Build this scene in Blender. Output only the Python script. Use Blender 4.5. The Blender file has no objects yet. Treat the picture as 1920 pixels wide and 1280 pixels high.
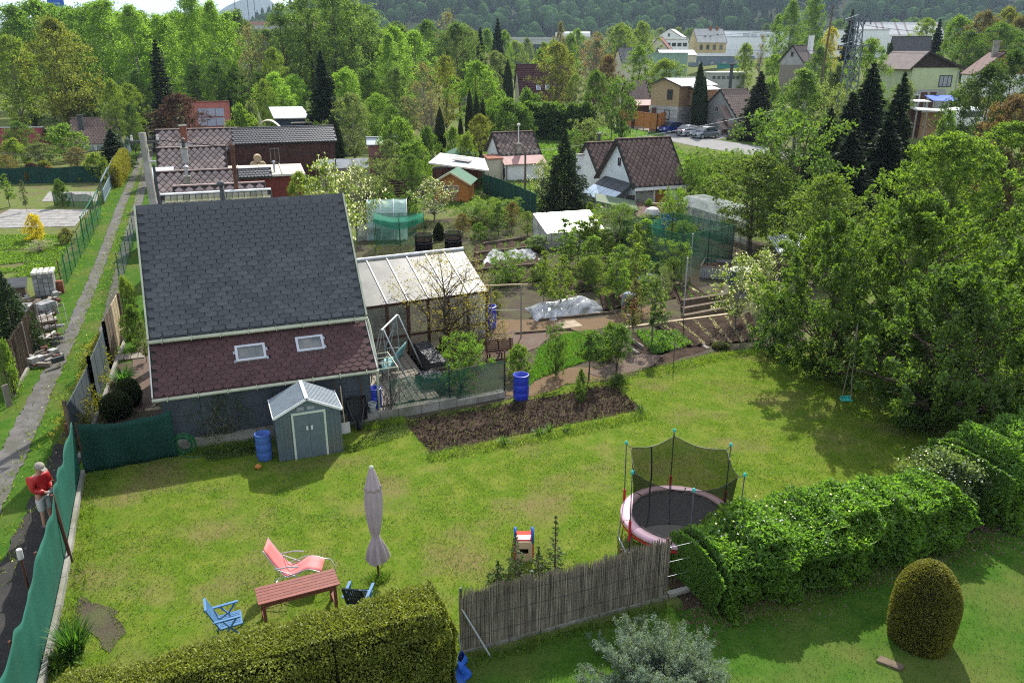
import bpy,math,random
import numpy as np
from mathutils import Vector,Matrix,noise as mnoise
sc=bpy.context.scene
COL=sc.collection
PI=math.pi
EYE=10.6
PITCH=math.radians(19.9)
FPX=1500.0
cam_data=bpy.data.cameras.new('camera')
cam_data.sensor_width=36.0
cam_data.sensor_fit='HORIZONTAL'
cam_data.lens=36.0*FPX/1920.0
cam_data.clip_start=0.3
cam_data.clip_end=20000.0
cam=bpy.data.objects.new('camera',cam_data)
COL.objects.link(cam)
cam.location=(0,0,EYE)
cam.rotation_euler=(PI/2-PITCH,0,0)
sc.camera=cam
SUN_EL=math.radians(41.5)
SUN_AZ=math.radians(11)
world=bpy.data.worlds.new('World')
sc.world=world
world.use_nodes=True
wn,wl=world.node_tree.nodes,world.node_tree.links
wn.clear()
w_out=wn.new('ShaderNodeOutputWorld')
w_bg=wn.new('ShaderNodeBackground')
w_sky=wn.new('ShaderNodeTexSky')
w_sky.sky_type='NISHITA'
w_sky.sun_disc=False
w_sky.sun_elevation=SUN_EL
w_sky.sun_rotation=SUN_AZ
w_sky.altitude=300
w_sky.dust_density=1.5
w_tc=wn.new('ShaderNodeTexCoord')
w_map=wn.new('ShaderNodeMapping')
w_map.inputs['Scale'].default_value=(1.0,1.0,2.6)
w_ns=wn.new('ShaderNodeTexNoise')
w_ns.inputs['Scale'].default_value=2.6
w_ns.inputs['Detail'].default_value=7
w_ns.inputs['Roughness'].default_value=0.55
w_rp=wn.new('ShaderNodeValToRGB')
w_rp.color_ramp.elements[0].position=0.40
w_rp.color_ramp.elements[1].position=0.62
w_mx=wn.new('ShaderNodeMix')
w_mx.data_type='RGBA'
w_mx.inputs[7].default_value=(7.2,7.5,8.0,1)
wl.new(w_tc.outputs['Generated'],w_map.inputs['Vector'])
wl.new(w_map.outputs[0],w_ns.inputs['Vector'])
wl.new(w_ns.outputs['Fac'],w_rp.inputs['Fac'])
wl.new(w_rp.outputs['Color'],w_mx.inputs[0])
wl.new(w_sky.outputs[0],w_mx.inputs[6])
wl.new(w_mx.outputs[2],w_bg.inputs['Color'])
w_bg.inputs['Strength'].default_value=0.13
wl.new(w_bg.outputs[0],w_out.inputs['Surface'])
sun_data=bpy.data.lights.new('sun','SUN')
sun_data.energy=5.0
sun_data.angle=math.radians(0.5)
sun_data.color=(1.0,0.96,0.89)
sun=bpy.data.objects.new('sun',sun_data)
COL.objects.link(sun)
sun.location=(10,40,60)
sd=Vector((math.sin(SUN_AZ)*math.cos(SUN_EL),math.cos(SUN_AZ)*math.cos(SUN_EL),math.sin(SUN_EL)))
sun.rotation_euler=sd.to_track_quat('Z','Y').to_euler()
sc.view_settings.view_transform='Standard'
sc.view_settings.look='None'
sc.view_settings.exposure=0.68
sc.view_settings.gamma=1.0
sc.view_settings.use_curve_mapping=False
sc.cycles.max_bounces=6
sc.cycles.diffuse_bounces=3
sc.cycles.glossy_bounces=2
sc.cycles.transmission_bounces=4
sc.cycles.transparent_max_bounces=12
sc.cycles.volume_bounces=0
sc.cycles.use_adaptive_sampling=True
sc.cycles.use_denoising=False
sc.cycles.adaptive_threshold=0.015
sc.cycles.sample_clamp_indirect=4.0
sc.cycles.filter_width=1.15
CP,SP=math.cos(PITCH),math.sin(PITCH)
def ray(x,y):
 u=(x-960)/FPX
 v=(640-y)/FPX
 return(u,CP+v*SP,-SP+v*CP)
def P(x,y,z=0.0):
 d=ray(x,y)
 t=(z-EYE)/d[2]
 return Vector((d[0]*t,d[1]*t,z))
def A(x,y,Y):
 d=ray(x,y)
 t=Y/d[1]
 return Vector((d[0]*t,Y,EYE+d[2]*t))
def ppm(Y,z=2.0):
 return FPX/(Y*CP+(EYE-z)*SP)
def sstep(a,b,t):
 t=min(1.0,max(0.0,(t-a)/(b-a)))
 return t*t*(3-2*t)
def terrain(x,y):
 return 4.2*sstep(37,62,x)*sstep(70,120,y)+6.0*sstep(150,320,y)*sstep(20,120,x)
def link(o):
 COL.objects.link(o)
 return o
def tag(o,label=None,cat=None,group=None,kind=None):
 if label:o['label']=label
 if cat:o['category']=cat
 if group:o['group']=group
 if kind:o['kind']=kind
 return o
def thing(name,label,cat,loc=(0,0,0),rz=0.0,group=None):
 o=bpy.data.objects.new(name,None)
 o.empty_display_size=0.3
 link(o)
 o.location=loc
 o.rotation_euler=(0,0,rz)
 return tag(o,label,cat,group)
def copy_tree(o,parent=None):
 c=o.copy()
 link(c)
 if parent is not None:
  c.parent=parent
 for ch in list(o.children):
  copy_tree(ch,c)
 return c
def as_obj(name,mesh,parent=None,color=None):
 o=bpy.data.objects.new(name,mesh)
 link(o)
 if parent is not None:
  o.parent=parent
 if color is not None:
  o.color=(color[0],color[1],color[2],1)
 return o
class MB:
 def __init__(s):
  s.v=[]
  s.f=[]
  s.mi=[]
  s.cur=0
  s.smooth=False
 def add(s,vs,fs):
  b=len(s.v)
  s.v.extend([tuple(p)for p in vs])
  for f in fs:
   s.f.append(tuple(b+i for i in f))
   s.mi.append(s.cur)
 def box(s,c,size,rz=0.0,M=None):
  hx,hy,hz=size[0]/2,size[1]/2,size[2]/2
  vs=[Vector((x,y,z))for z in(-hz,hz)for y in(-hy,hy)for x in(-hx,hx)]
  if M is not None:
   vs=[M@p for p in vs]
  elif rz:
   R=Matrix.Rotation(rz,3,'Z')
   vs=[R@p for p in vs]
  c=Vector(c)
  s.add([p+c for p in vs],[(0,2,3,1),(4,5,7,6),(0,1,5,4),(2,6,7,3),(0,4,6,2),(1,3,7,5)])
  return s
 def box2(s,a,b):
  return s.box([(a[i]+b[i])/2 for i in range(3)],[abs(b[i]-a[i])for i in range(3)])
 def beam(s,p,q,w,h=None,up=(0,0,1)):
  h=h or w
  p,q=Vector(p),Vector(q)
  d=q-p
  L=d.length
  if L<1e-6:return s
  d.normalize()
  u=Vector(up)
  x=d.cross(u)
  if x.length<1e-4:x=d.cross(Vector((1,0,0)))
  x.normalize()
  z=x.cross(d).normalized()
  M=Matrix((x,d,z)).transposed()
  return s.box((p+q)/2,(w,L,h),M=M)
 def tube(s,pts,r,n=6,cap=True):
  pts=[Vector(p)for p in pts]
  rs=r if isinstance(r,(list,tuple))else[r]*len(pts)
  b=len(s.v)
  ref=None
  for i,p in enumerate(pts):
   d=(pts[min(i+1,len(pts)-1)]-pts[max(i-1,0)])
   if d.length<1e-7:d=Vector((0,0,1))
   d.normalize()
   if ref is None:
    ref=d.orthogonal().normalized()
   x=(ref-d*ref.dot(d))
   if x.length<1e-5:x=d.orthogonal()
   x.normalize()
   ref=x
   y=d.cross(x)
   for k in range(n):
    a=2*PI*k/n
    s.v.append(tuple(p+(x*math.cos(a)+y*math.sin(a))*rs[i]))
  for i in range(len(pts)-1):
   for k in range(n):
    a0,a1=b+i*n+k,b+i*n+(k+1)%n
    s.f.append((a0,a1,a1+n,a0+n))
    s.mi.append(s.cur)
  if cap:
   s.f.append(tuple(b+k for k in reversed(range(n))));s.mi.append(s.cur)
   e=b+(len(pts)-1)*n
   s.f.append(tuple(e+k for k in range(n)));s.mi.append(s.cur)
  return s
 def lathe(s,prof,n=16,c=(0,0,0),flute=0.0,nf=0,cap=True):
  b=len(s.v)
  for(r,z)in prof:
   for k in range(n):
    a=2*PI*k/n
    rr=r*(1+flute*math.cos(nf*a))if nf else r
    s.v.append((c[0]+rr*math.cos(a),c[1]+rr*math.sin(a),c[2]+z))
  for i in range(len(prof)-1):
   for k in range(n):
    a0,a1=b+i*n+k,b+i*n+(k+1)%n
    s.f.append((a0,a1,a1+n,a0+n));s.mi.append(s.cur)
  if cap:
   s.f.append(tuple(b+k for k in reversed(range(n))));s.mi.append(s.cur)
   e=b+(len(prof)-1)*n
   s.f.append(tuple(e+k for k in range(n)));s.mi.append(s.cur)
  return s
 def prism(s,poly,d):
  d=Vector(d)
  n=len(poly)
  vs=[Vector(p)for p in poly]+[Vector(p)+d for p in poly]
  fs=[tuple(range(n)),tuple(reversed(range(n,2*n)))]
  fs+=[(i,i+n,(i+1)%n+n,(i+1)%n)for i in range(n)]
  s.add(vs,fs)
  return s
 def slab(s,q,t,off=0.0):
  q=[Vector(p)for p in q]
  nrm=(q[1]-q[0]).cross(q[-1]-q[0]).normalized()
  if nrm.z<0:nrm=-nrm
  q=[p+nrm*off for p in q]
  return s.prism(q,-nrm*t)
 def grid(s,f,nu,nv,close_u=False):
  b=len(s.v)
  for j in range(nv+1):
   for i in range(nu+1):
    s.v.append(tuple(f(i/nu,j/nv)))
  for j in range(nv):
   for i in range(nu):
    a=b+j*(nu+1)+i
    s.f.append((a,a+1,a+nu+2,a+nu+1));s.mi.append(s.cur)
  return s
 def mesh(s,name,mats):
  m=bpy.data.meshes.new(name)
  m.from_pydata(s.v,[],s.f)
  if not isinstance(mats,(list,tuple)):mats=[mats]
  for k in mats:m.materials.append(k)
  if len(mats)>1:
   m.polygons.foreach_set('material_index',s.mi)
  if s.smooth:
   m.polygons.foreach_set('use_smooth',[True]*len(m.polygons))
  m.update()
  import bmesh
  bm=bmesh.new();bm.from_mesh(m)
  bmesh.ops.recalc_face_normals(bm,faces=bm.faces)
  bm.to_mesh(m);bm.free()
  return m
 def build(s,name,mats,parent=None,loc=None,rot=None,smooth=None):
  if smooth is not None:s.smooth=smooth
  o=as_obj(name,s.mesh(name,mats),parent)
  if loc is not None:o.location=loc
  if rot is not None:o.rotation_euler=rot
  return o
def nodes_of(name):
 m=bpy.data.materials.new(name)
 m.use_nodes=True
 nt=m.node_tree
 nt.nodes.clear()
 out=nt.nodes.new('ShaderNodeOutputMaterial')
 return m,nt.nodes,nt.links,out
def c4(c):
 return(c[0],c[1],c[2],1)
def mixc(N,L,fac,a,b,mode='MIX'):
 n=N.new('ShaderNodeMix')
 n.data_type='RGBA'
 n.blend_type=mode
 for sock,v in((n.inputs[0],fac),(n.inputs[6],a),(n.inputs[7],b)):
  if isinstance(v,(int,float)):sock.default_value=v
  elif isinstance(v,tuple):sock.default_value=c4(v)
  else:L.new(v,sock)
 return n.outputs[2]
def noise_fac(N,L,vec,scale,detail=4,lo=0.35,hi=0.65,rough=0.55):
 n=N.new('ShaderNodeTexNoise')
 n.inputs['Scale'].default_value=scale
 n.inputs['Detail'].default_value=detail
 n.inputs['Roughness'].default_value=rough
 L.new(vec,n.inputs['Vector'])
 r=N.new('ShaderNodeMapRange')
 r.inputs[1].default_value=lo
 r.inputs[2].default_value=hi
 L.new(n.outputs['Fac'],r.inputs[0])
 return r.outputs[0]
def mat(name,c1,c2=None,scale=6,c3=None,scale3=0.8,rough=0.8,bump=0.0,bscale=30,metal=0.0,spec=0.3,vary=0.0,island=0.0,stretch=None,lo=0.35,hi=0.65):
 m,N,L,out=nodes_of(name)
 p=N.new('ShaderNodeBsdfPrincipled')
 L.new(p.outputs[0],out.inputs[0])
 tc=N.new('ShaderNodeTexCoord')
 vec=tc.outputs['Object']
 if stretch:
  mp=N.new('ShaderNodeMapping')
  mp.inputs['Scale'].default_value=stretch
  L.new(vec,mp.inputs[0])
  vec=mp.outputs[0]
 if c2 is None:c2=tuple(x*0.8 for x in c1)
 col=mixc(N,L,noise_fac(N,L,vec,scale,lo=lo,hi=hi),c1,c2)
 if c3 is not None:
  col=mixc(N,L,noise_fac(N,L,vec,scale3,lo=0.45,hi=0.7),col,c3)
 if vary or island:
  mr=N.new('ShaderNodeMapRange')
  if vary:
   oi=N.new('ShaderNodeObjectInfo')
   L.new(oi.outputs['Random'],mr.inputs[0])
   a=vary
  else:
   ge=N.new('ShaderNodeNewGeometry')
   L.new(ge.outputs['Random Per Island'],mr.inputs[0])
   a=island
  mr.inputs[3].default_value=1-a
  mr.inputs[4].default_value=1+a
  vm=N.new('ShaderNodeVectorMath')
  vm.operation='SCALE'
  L.new(col,vm.inputs[0])
  L.new(mr.outputs[0],vm.inputs['Scale'])
  col=vm.outputs[0]
 L.new(col,p.inputs['Base Color'])
 p.inputs['Roughness'].default_value=rough
 p.inputs['Metallic'].default_value=metal
 p.inputs['Specular IOR Level'].default_value=spec
 if bump:
  b=N.new('ShaderNodeBump')
  b.inputs['Strength'].default_value=bump
  b.inputs['Distance'].default_value=0.03
  n2=N.new('ShaderNodeTexNoise')
  n2.inputs['Scale'].default_value=bscale
  n2.inputs['Detail'].default_value=6
  L.new(vec,n2.inputs['Vector'])
  L.new(n2.outputs['Fac'],b.inputs['Height'])
  L.new(b.outputs[0],p.inputs['Normal'])
 return m
def leaf_mat(name,var=0.35,transl=0.5,hue=0.25,gloss=0.03,alt=(1.14,1.06,0.7)):
 m,N,L,out=nodes_of(name)
 oi=N.new('ShaderNodeObjectInfo')
 ge=N.new('ShaderNodeNewGeometry')
 mr=N.new('ShaderNodeMapRange')
 mr.inputs[3].default_value=1-var
 mr.inputs[4].default_value=1+var
 L.new(ge.outputs['Random Per Island'],mr.inputs[0])
 vm=N.new('ShaderNodeVectorMath');vm.operation='SCALE'
 L.new(oi.outputs['Color'],vm.inputs[0]);L.new(mr.outputs[0],vm.inputs['Scale'])
 tc=N.new('ShaderNodeTexCoord')
 f=noise_fac(N,L,tc.outputs['Object'],1.1,3,0.4,0.65)
 alt_c=N.new('ShaderNodeVectorMath');alt_c.operation='MULTIPLY'
 alt_c.inputs[1].default_value=alt
 L.new(vm.outputs[0],alt_c.inputs[0])
 sc_f=N.new('ShaderNodeMath');sc_f.operation='MULTIPLY'
 sc_f.inputs[1].default_value=hue*3
 sc_f.use_clamp=True
 L.new(f,sc_f.inputs[0])
 col=mixc(N,L,sc_f.outputs[0],vm.outputs[0],alt_c.outputs[0])
 d=N.new('ShaderNodeBsdfDiffuse');L.new(col,d.inputs[0])
 t=N.new('ShaderNodeBsdfTranslucent')
 tcl=N.new('ShaderNodeVectorMath');tcl.operation='MULTIPLY'
 tcl.inputs[1].default_value=(2.0,2.1,0.8)
 L.new(col,tcl.inputs[0]);L.new(tcl.outputs[0],t.inputs[0])
 mx=N.new('ShaderNodeMixShader');mx.inputs[0].default_value=transl
 L.new(d.outputs[0],mx.inputs[1]);L.new(t.outputs[0],mx.inputs[2])
 g=N.new('ShaderNodeBsdfGlossy');g.inputs['Roughness'].default_value=0.6
 g.inputs[0].default_value=(0.8,0.85,0.8,1)
 mx2=N.new('ShaderNodeMixShader');mx2.inputs[0].default_value=gloss
 L.new(mx.outputs[0],mx2.inputs[1]);L.new(g.outputs[0],mx2.inputs[2])
 L.new(mx2.outputs[0],out.inputs[0])
 return m
def film_mat(name,color,transp=0.3,transl=0.4,gloss=0.12,rough=0.25,dirt=0.45):
 m,N,L,out=nodes_of(name)
 d=N.new('ShaderNodeBsdfDiffuse');t=N.new('ShaderNodeBsdfTranslucent')
 tc=N.new('ShaderNodeTexCoord')
 col=mixc(N,L,noise_fac(N,L,tc.outputs['Object'],1.7,6,.4,.65),color,tuple(x*(1-dirt)for x in color))
 L.new(col,d.inputs[0]);L.new(col,t.inputs[0])
 a=N.new('ShaderNodeMixShader');a.inputs[0].default_value=transl
 L.new(d.outputs[0],a.inputs[1]);L.new(t.outputs[0],a.inputs[2])
 g=N.new('ShaderNodeBsdfGlossy');g.inputs['Roughness'].default_value=rough
 b=N.new('ShaderNodeMixShader');b.inputs[0].default_value=gloss
 L.new(a.outputs[0],b.inputs[1]);L.new(g.outputs[0],b.inputs[2])
 tr=N.new('ShaderNodeBsdfTransparent')
 c=N.new('ShaderNodeMixShader');c.inputs[0].default_value=transp
 L.new(b.outputs[0],c.inputs[1]);L.new(tr.outputs[0],c.inputs[2])
 L.new(c.outputs[0],out.inputs[0])
 return m
def ground_mat(name,stops,scales=(0.35,2.3,14),bump=0.4,bscale=40,rough=0.95):
 m,N,L,out=nodes_of(name)
 p=N.new('ShaderNodeBsdfPrincipled')
 p.inputs['Roughness'].default_value=rough
 p.inputs['Specular IOR Level'].default_value=0.02
 L.new(p.outputs[0],out.inputs[0])
 tc=N.new('ShaderNodeTexCoord')
 v=tc.outputs['Object']
 col=mixc(N,L,noise_fac(N,L,v,scales[2],5,0.3,0.7),stops[0],stops[1])
 col=mixc(N,L,noise_fac(N,L,v,scales[1],4,0.42,0.68),col,stops[2])
 if len(stops)>3:
  col=mixc(N,L,noise_fac(N,L,v,scales[0],4,0.5,0.68),col,stops[3])
 L.new(col,p.inputs['Base Color'])
 b=N.new('ShaderNodeBump');b.inputs['Strength'].default_value=bump;b.inputs['Distance'].default_value=0.04
 n2=N.new('ShaderNodeTexNoise');n2.inputs['Scale'].default_value=bscale;n2.inputs['Detail'].default_value=7
 L.new(v,n2.inputs['Vector']);L.new(n2.outputs['Fac'],b.inputs['Height']);L.new(b.outputs[0],p.inputs['Normal'])
 return m
M={}
M['leaf']=leaf_mat('leaf')
M['needle']=leaf_mat('needle',var=0.35,transl=0.28,hue=0.15,gloss=0.03)
M['petal']=leaf_mat('petal',var=0.12,transl=0.35,hue=0.0)
M['grassblade']=leaf_mat('grassblade',var=0.5,transl=0.45,hue=0.33,gloss=0.03,alt=(1.32,1.08,0.95))
M['bark']=mat('bark',(0.10,0.075,0.055),(0.05,0.04,0.03),14,rough=0.95,bump=0.5)
M['bark_grey']=mat('bark_grey',(0.21,0.19,0.165),(0.11,0.095,0.08),12,rough=0.95,bump=0.4)
M['bark_birch']=mat('bark_birch',(0.42,0.40,0.36),(0.10,0.09,0.08),5,rough=0.9)
M['twig_core']=mat('twig_core',(0.030,0.034,0.016),(0.018,0.02,0.01),9,rough=1.0,spec=0.0)
M['shingle']=mat('shingle',(0.098,0.104,0.110),(0.072,0.077,0.082),60,rough=0.7,vary=0.19,bump=0.5,bscale=260,spec=0.4)
M['shingle_red']=mat('shingle_red',(0.105,0.056,0.054),(0.076,0.040,0.039),60,rough=0.8,vary=0.15,bump=0.5,bscale=260,spec=0.25)
M['felt']=mat('felt',(0.075,0.083,0.092),(0.055,0.06,0.068),8,rough=0.95,bump=0.3,bscale=120)
M['slate_wall']=mat('slate_wall',(0.078,0.092,0.108),(0.055,0.066,0.078),2.2,rough=0.75,vary=0.1,bump=0.15,bscale=40)
M['diamond']=mat('diamond',(0.21,0.125,0.105),(0.13,0.085,0.075),5,(0.10,0.09,0.06),1.2,rough=0.9,vary=0.2,bump=0.3)
M['block_grey']=mat('block_grey',(0.30,0.30,0.29),(0.20,0.2,0.195),3,rough=0.95,vary=0.25,bump=0.3)
M['diamond_pink']=mat('diamond_pink',(0.37,0.275,0.25),(0.25,0.19,0.175),4,(0.22,0.195,0.165),1.0,rough=0.9,vary=0.16,bump=0.3)
M['deck_dark']=mat('deck_dark',(0.055,0.045,0.04),(0.03,0.026,0.024),5,rough=0.95)
M['pantile']=mat('pantile',(0.05,0.052,0.058),(0.033,0.034,0.038),3,rough=0.45,spec=0.5,vary=0.1)
M['render_white']=mat('render_white',(0.82,0.82,0.80),(0.68,0.68,0.66),1.4,rough=0.9,bump=0.15,bscale=60)
M['render_grey']=mat('render_grey',(0.42,0.42,0.40),(0.33,0.33,0.31),1.6,rough=0.9,bump=0.2)
M['render_lime']=mat('render_lime',(0.50,0.56,0.33),(0.43,0.49,0.28),1.1,rough=0.9)
M['render_cream']=mat('render_cream',(0.62,0.57,0.43),(0.5,0.46,0.35),1.1,rough=0.9)
M['concrete']=mat('concrete',(0.34,0.32,0.28),(0.22,0.21,0.18),3,(0.17,0.17,0.12),1.1,rough=0.95,bump=0.4)
M['block']=mat('block',(0.46,0.46,0.44),(0.34,0.34,0.33),3,rough=0.95,vary=0.15,bump=0.3)
M['wood_brown']=mat('wood_brown',(0.105,0.045,0.026),(0.065,0.028,0.017),3,rough=0.7,stretch=(1,9,9),vary=0.15)
M['wood_dark']=mat('wood_dark',(0.072,0.030,0.022),(0.045,0.02,0.015),3,rough=0.75,vary=0.15)
M['wood_red']=mat('wood_red',(0.17,0.036,0.026),(0.12,0.026,0.02),3,rough=0.75,vary=0.12)
M['wood_table']=mat('wood_table',(0.25,0.085,0.062),(0.17,0.055,0.042),4,rough=0.6,stretch=(2,14,14),vary=0.12)
M['wood_grey']=mat('wood_grey',(0.30,0.265,0.215),(0.20,0.175,0.14),4,rough=0.9,stretch=(2,10,10),vary=0.18)
M['wood_pale']=mat('wood_pale',(0.52,0.41,0.26),(0.42,0.32,0.19),4,rough=0.8,stretch=(2,9,9),vary=0.12)
M['wood_orange']=mat('wood_orange',(0.50,0.20,0.045),(0.40,0.15,0.035),4,rough=0.6,vary=0.1)
M['wood_old']=mat('wood_old',(0.155,0.115,0.078),(0.09,0.068,0.048),5,rough=0.95,vary=0.2)
M['osb']=mat('osb',(0.46,0.34,0.19),(0.37,0.26,0.14),7,rough=0.85,vary=0.06)
M['osb_dark']=mat('osb_dark',(0.33,0.20,0.11),(0.26,0.155,0.085),5,rough=0.85,vary=0.08)
M['reed']=mat('reed',(0.30,0.26,0.195),(0.16,0.135,0.10),9,rough=0.95,island=0.4,stretch=(1,1,0.15))
M['metal_grey']=mat('metal_grey',(0.42,0.44,0.46),(0.33,0.35,0.37),4,rough=0.4,metal=0.5,spec=0.5)
M['metal_rib']=mat('metal_rib',(0.27,0.31,0.34),(0.22,0.255,0.28),5,rough=0.5)
M['metal_roof']=mat('metal_roof',(0.50,0.54,0.57),(0.42,0.455,0.48),5,rough=0.45,metal=0.15,spec=0.5)
M['metal_white']=mat('metal_white',(0.78,0.79,0.78),(0.68,0.69,0.68),3,rough=0.5,spec=0.4)
M['shed_wall']=mat('shed_wall',(0.115,0.155,0.175),(0.09,0.125,0.145),3,(0.13,0.14,0.13),1.1,rough=0.5,spec=0.4)
M['shed_door']=mat('shed_door',(0.125,0.165,0.185),(0.108,0.145,0.16),3,rough=0.5,spec=0.4)
M['shed_trim']=mat('shed_trim',(0.60,0.66,0.55),(0.5,0.56,0.46),3,rough=0.5)
M['gutter']=mat('gutter',(0.50,0.52,0.38),(0.40,0.42,0.31),3,rough=0.6)
M['white_roof']=mat('white_roof',(0.68,0.67,0.65),(0.55,0.53,0.5),1.2,rough=0.7)
M['beige_roof']=mat('beige_roof',(0.60,0.53,0.42),(0.50,0.44,0.35),1.0,rough=0.8)
M['brown_roof']=mat('brown_roof',(0.15,0.085,0.07),(0.11,0.062,0.052),2,rough=0.85,vary=0.12)
M['red_roof']=mat('red_roof',(0.30,0.10,0.07),(0.23,0.075,0.055),2,rough=0.85,vary=0.12)
M['pale_tile']=mat('pale_tile',(0.25,0.18,0.15),(0.18,0.13,0.11),2,rough=0.85,vary=0.12)
M['green_roof']=mat('green_roof',(0.10,0.20,0.13),(0.075,0.155,0.10),3,rough=0.9)
M['moss_roof']=mat('moss_roof',(0.12,0.19,0.11),(0.2,0.2,0.14),1.5,rough=0.9)
M['blue_plastic']=mat('blue_plastic',(0.02,0.045,0.46),(0.018,0.04,0.38),3,rough=0.4,spec=0.5)
M['blue_faded']=mat('blue_faded',(0.055,0.13,0.40),(0.07,0.15,0.42),3,rough=0.5)
M['blue_tarp']=mat('blue_tarp',(0.02,0.10,0.52),(0.03,0.12,0.45),2,rough=0.5)
M['chair_blue']=mat('chair_blue',(0.085,0.20,0.36),(0.075,0.18,0.33),4,rough=0.5)
M['chair_dark']=mat('chair_dark',(0.012,0.018,0.032),(0.012,0.018,0.03),4,rough=0.45)
M['chair_pink']=mat('chair_pink',(0.78,0.20,0.19),(0.68,0.17,0.16),3,rough=0.7)
M['umbrella_cloth']=mat('umbrella_cloth',(0.42,0.345,0.355),(0.36,0.295,0.305),3,rough=0.9)
M['pink_pad']=mat('pink_pad',(0.62,0.40,0.46),(0.52,0.32,0.39),2,rough=0.5)
M['red_foam']=mat('red_foam',(0.52,0.03,0.035),(0.42,0.025,0.03),3,rough=0.7)
M['red_plastic']=mat('red_plastic',(0.62,0.025,0.03),(0.55,0.02,0.025),3,rough=0.4,spec=0.5)
M['cream_plastic']=mat('cream_plastic',(0.66,0.48,0.32),(0.6,0.43,0.28),3,rough=0.5)
M['teal']=mat('teal',(0.05,0.48,0.42),(0.04,0.42,0.36),3,rough=0.5)
M['tramp_mat']=mat('tramp_mat',(0.07,0.072,0.076),(0.055,0.056,0.06),30,rough=0.8,spec=0.2)
M['black']=mat('black',(0.018,0.018,0.02),(0.012,0.012,0.013),5,rough=0.5)
M['black_film']=mat('black_film',(0.035,0.035,0.038),(0.022,0.022,0.024),5,rough=0.5,spec=0.3,bump=0.3,bscale=9)
M['dark_grey']=mat('dark_grey',(0.07,0.075,0.08),(0.05,0.053,0.057),5,rough=0.6)
M['grey_plastic']=mat('grey_plastic',(0.34,0.37,0.38),(0.29,0.31,0.32),5,rough=0.5)
M['rust']=mat('rust',(0.12,0.05,0.03),(0.07,0.032,0.022),6,rough=0.9)
M['net_green']=mat('net_green',(0.009,0.10,0.068),(0.007,0.08,0.054),1.2,rough=0.75,bump=0.25,bscale=6)
M['net_dark']=mat('net_dark',(0.006,0.048,0.034),(0.005,0.036,0.026),1.2,rough=0.8,bump=0.25,bscale=6)
M['net_open']=film_mat('net_open',(0.015,0.085,0.055),0.45,0.3,0.02,0.6)
M['net_teal']=film_mat('net_teal',(0.01,0.28,0.16),0.25,0.45,0.02,0.6)
M['net_black']=film_mat('net_black',(0.012,0.012,0.013),0.32,0.2,0.01,0.6)
M['polycarb']=film_mat('polycarb',(0.31,0.295,0.24),0.15,0.35,0.10,0.35)
M['poly_clear']=film_mat('poly_clear',(0.60,0.64,0.62),0.55,0.4,0.12,0.15)
M['poly_white']=film_mat('poly_white',(0.55,0.56,0.55),0.08,0.35,0.10,0.3)
M['poly_mint']=film_mat('poly_mint',(0.42,0.66,0.60),0.12,0.45,0.10,0.25)
M['glass_clear']=film_mat('glass_clear',(0.25,0.27,0.25),0.78,0.3,0.25,0.08)
M['sheet']=film_mat('sheet',(0.62,0.64,0.66),0.22,0.35,0.28,0.2)
M['fleece']=film_mat('fleece',(0.66,0.66,0.66),0.03,0.3,0.02,0.5)
M['glass']=mat('glass',(0.03,0.035,0.04),(0.05,0.06,0.07),1,rough=0.06,spec=0.9)
M['glass_sky']=mat('glass_sky',(0.11,0.12,0.115),(0.07,0.08,0.075),5,(0.2,0.19,0.16),2,rough=0.12,spec=0.9)
M['alu']=mat('alu',(0.55,0.56,0.57),(0.48,0.49,0.5),5,rough=0.35,metal=0.6)
M['tube_grey']=mat('tube_grey',(0.50,0.52,0.53),(0.4,0.42,0.43),5,rough=0.4,metal=0.3)
M['brick']=mat('brick',(0.28,0.10,0.06),(0.20,0.075,0.05),4,rough=0.9,vary=0.2)
M['stone']=mat('stone',(0.36,0.35,0.33),(0.24,0.235,0.22),4,rough=0.95,vary=0.25,bump=0.4)
M['paver']=mat('paver',(0.34,0.32,0.29),(0.26,0.245,0.22),5,rough=0.95,vary=0.13,bump=0.3)
M['flagstone']=mat('flagstone',(0.36,0.29,0.20),(0.27,0.215,0.15),5,rough=0.95,vary=0.2,bump=0.3)
M['ivory']=mat('ivory',(0.62,0.60,0.54),(0.5,0.48,0.43),3,rough=0.7)
M['skin']=mat('skin',(0.45,0.26,0.18),(0.42,0.24,0.17),5,rough=0.6)
M['jacket_red']=mat('jacket_red',(0.50,0.018,0.02),(0.40,0.014,0.016),6,rough=0.4,spec=0.5)
M['trouser_pale']=mat('trouser_pale',(0.55,0.55,0.53),(0.45,0.45,0.43),6,rough=0.9)
M['shirt_green']=mat('shirt_green',(0.03,0.30,0.14),(0.025,0.25,0.12),6,rough=0.9)
M['shirt_grey']=mat('shirt_grey',(0.22,0.25,0.28),(0.18,0.2,0.23),6,rough=0.9)
M['trouser_red']=mat('trouser_red',(0.38,0.02,0.045),(0.3,0.015,0.035),6,rough=0.9)
M['cap']=mat('cap',(0.34,0.30,0.24),(0.22,0.2,0.17),30,rough=0.9)
M['car_blue']=mat('car_blue',(0.012,0.035,0.22),(0.012,0.035,0.2),2,rough=0.2,spec=0.7)
M['car_silver']=mat('car_silver',(0.42,0.43,0.45),(0.40,0.41,0.43),2,rough=0.25,metal=0.5,spec=0.6)
M['car_slate']=mat('car_slate',(0.25,0.28,0.31),(0.24,0.27,0.3),2,rough=0.25,metal=0.5,spec=0.6)
M['tyre']=mat('tyre',(0.02,0.02,0.02),(0.015,0.015,0.015),5,rough=0.9)
M['lamp_glass']=mat('lamp_glass',(0.7,0.7,0.68),(0.6,0.6,0.6),5,rough=0.15,spec=0.8)
M['sign_orange']=mat('sign_orange',(0.62,0.16,0.03),(0.55,0.14,0.03),5,rough=0.6)
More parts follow.
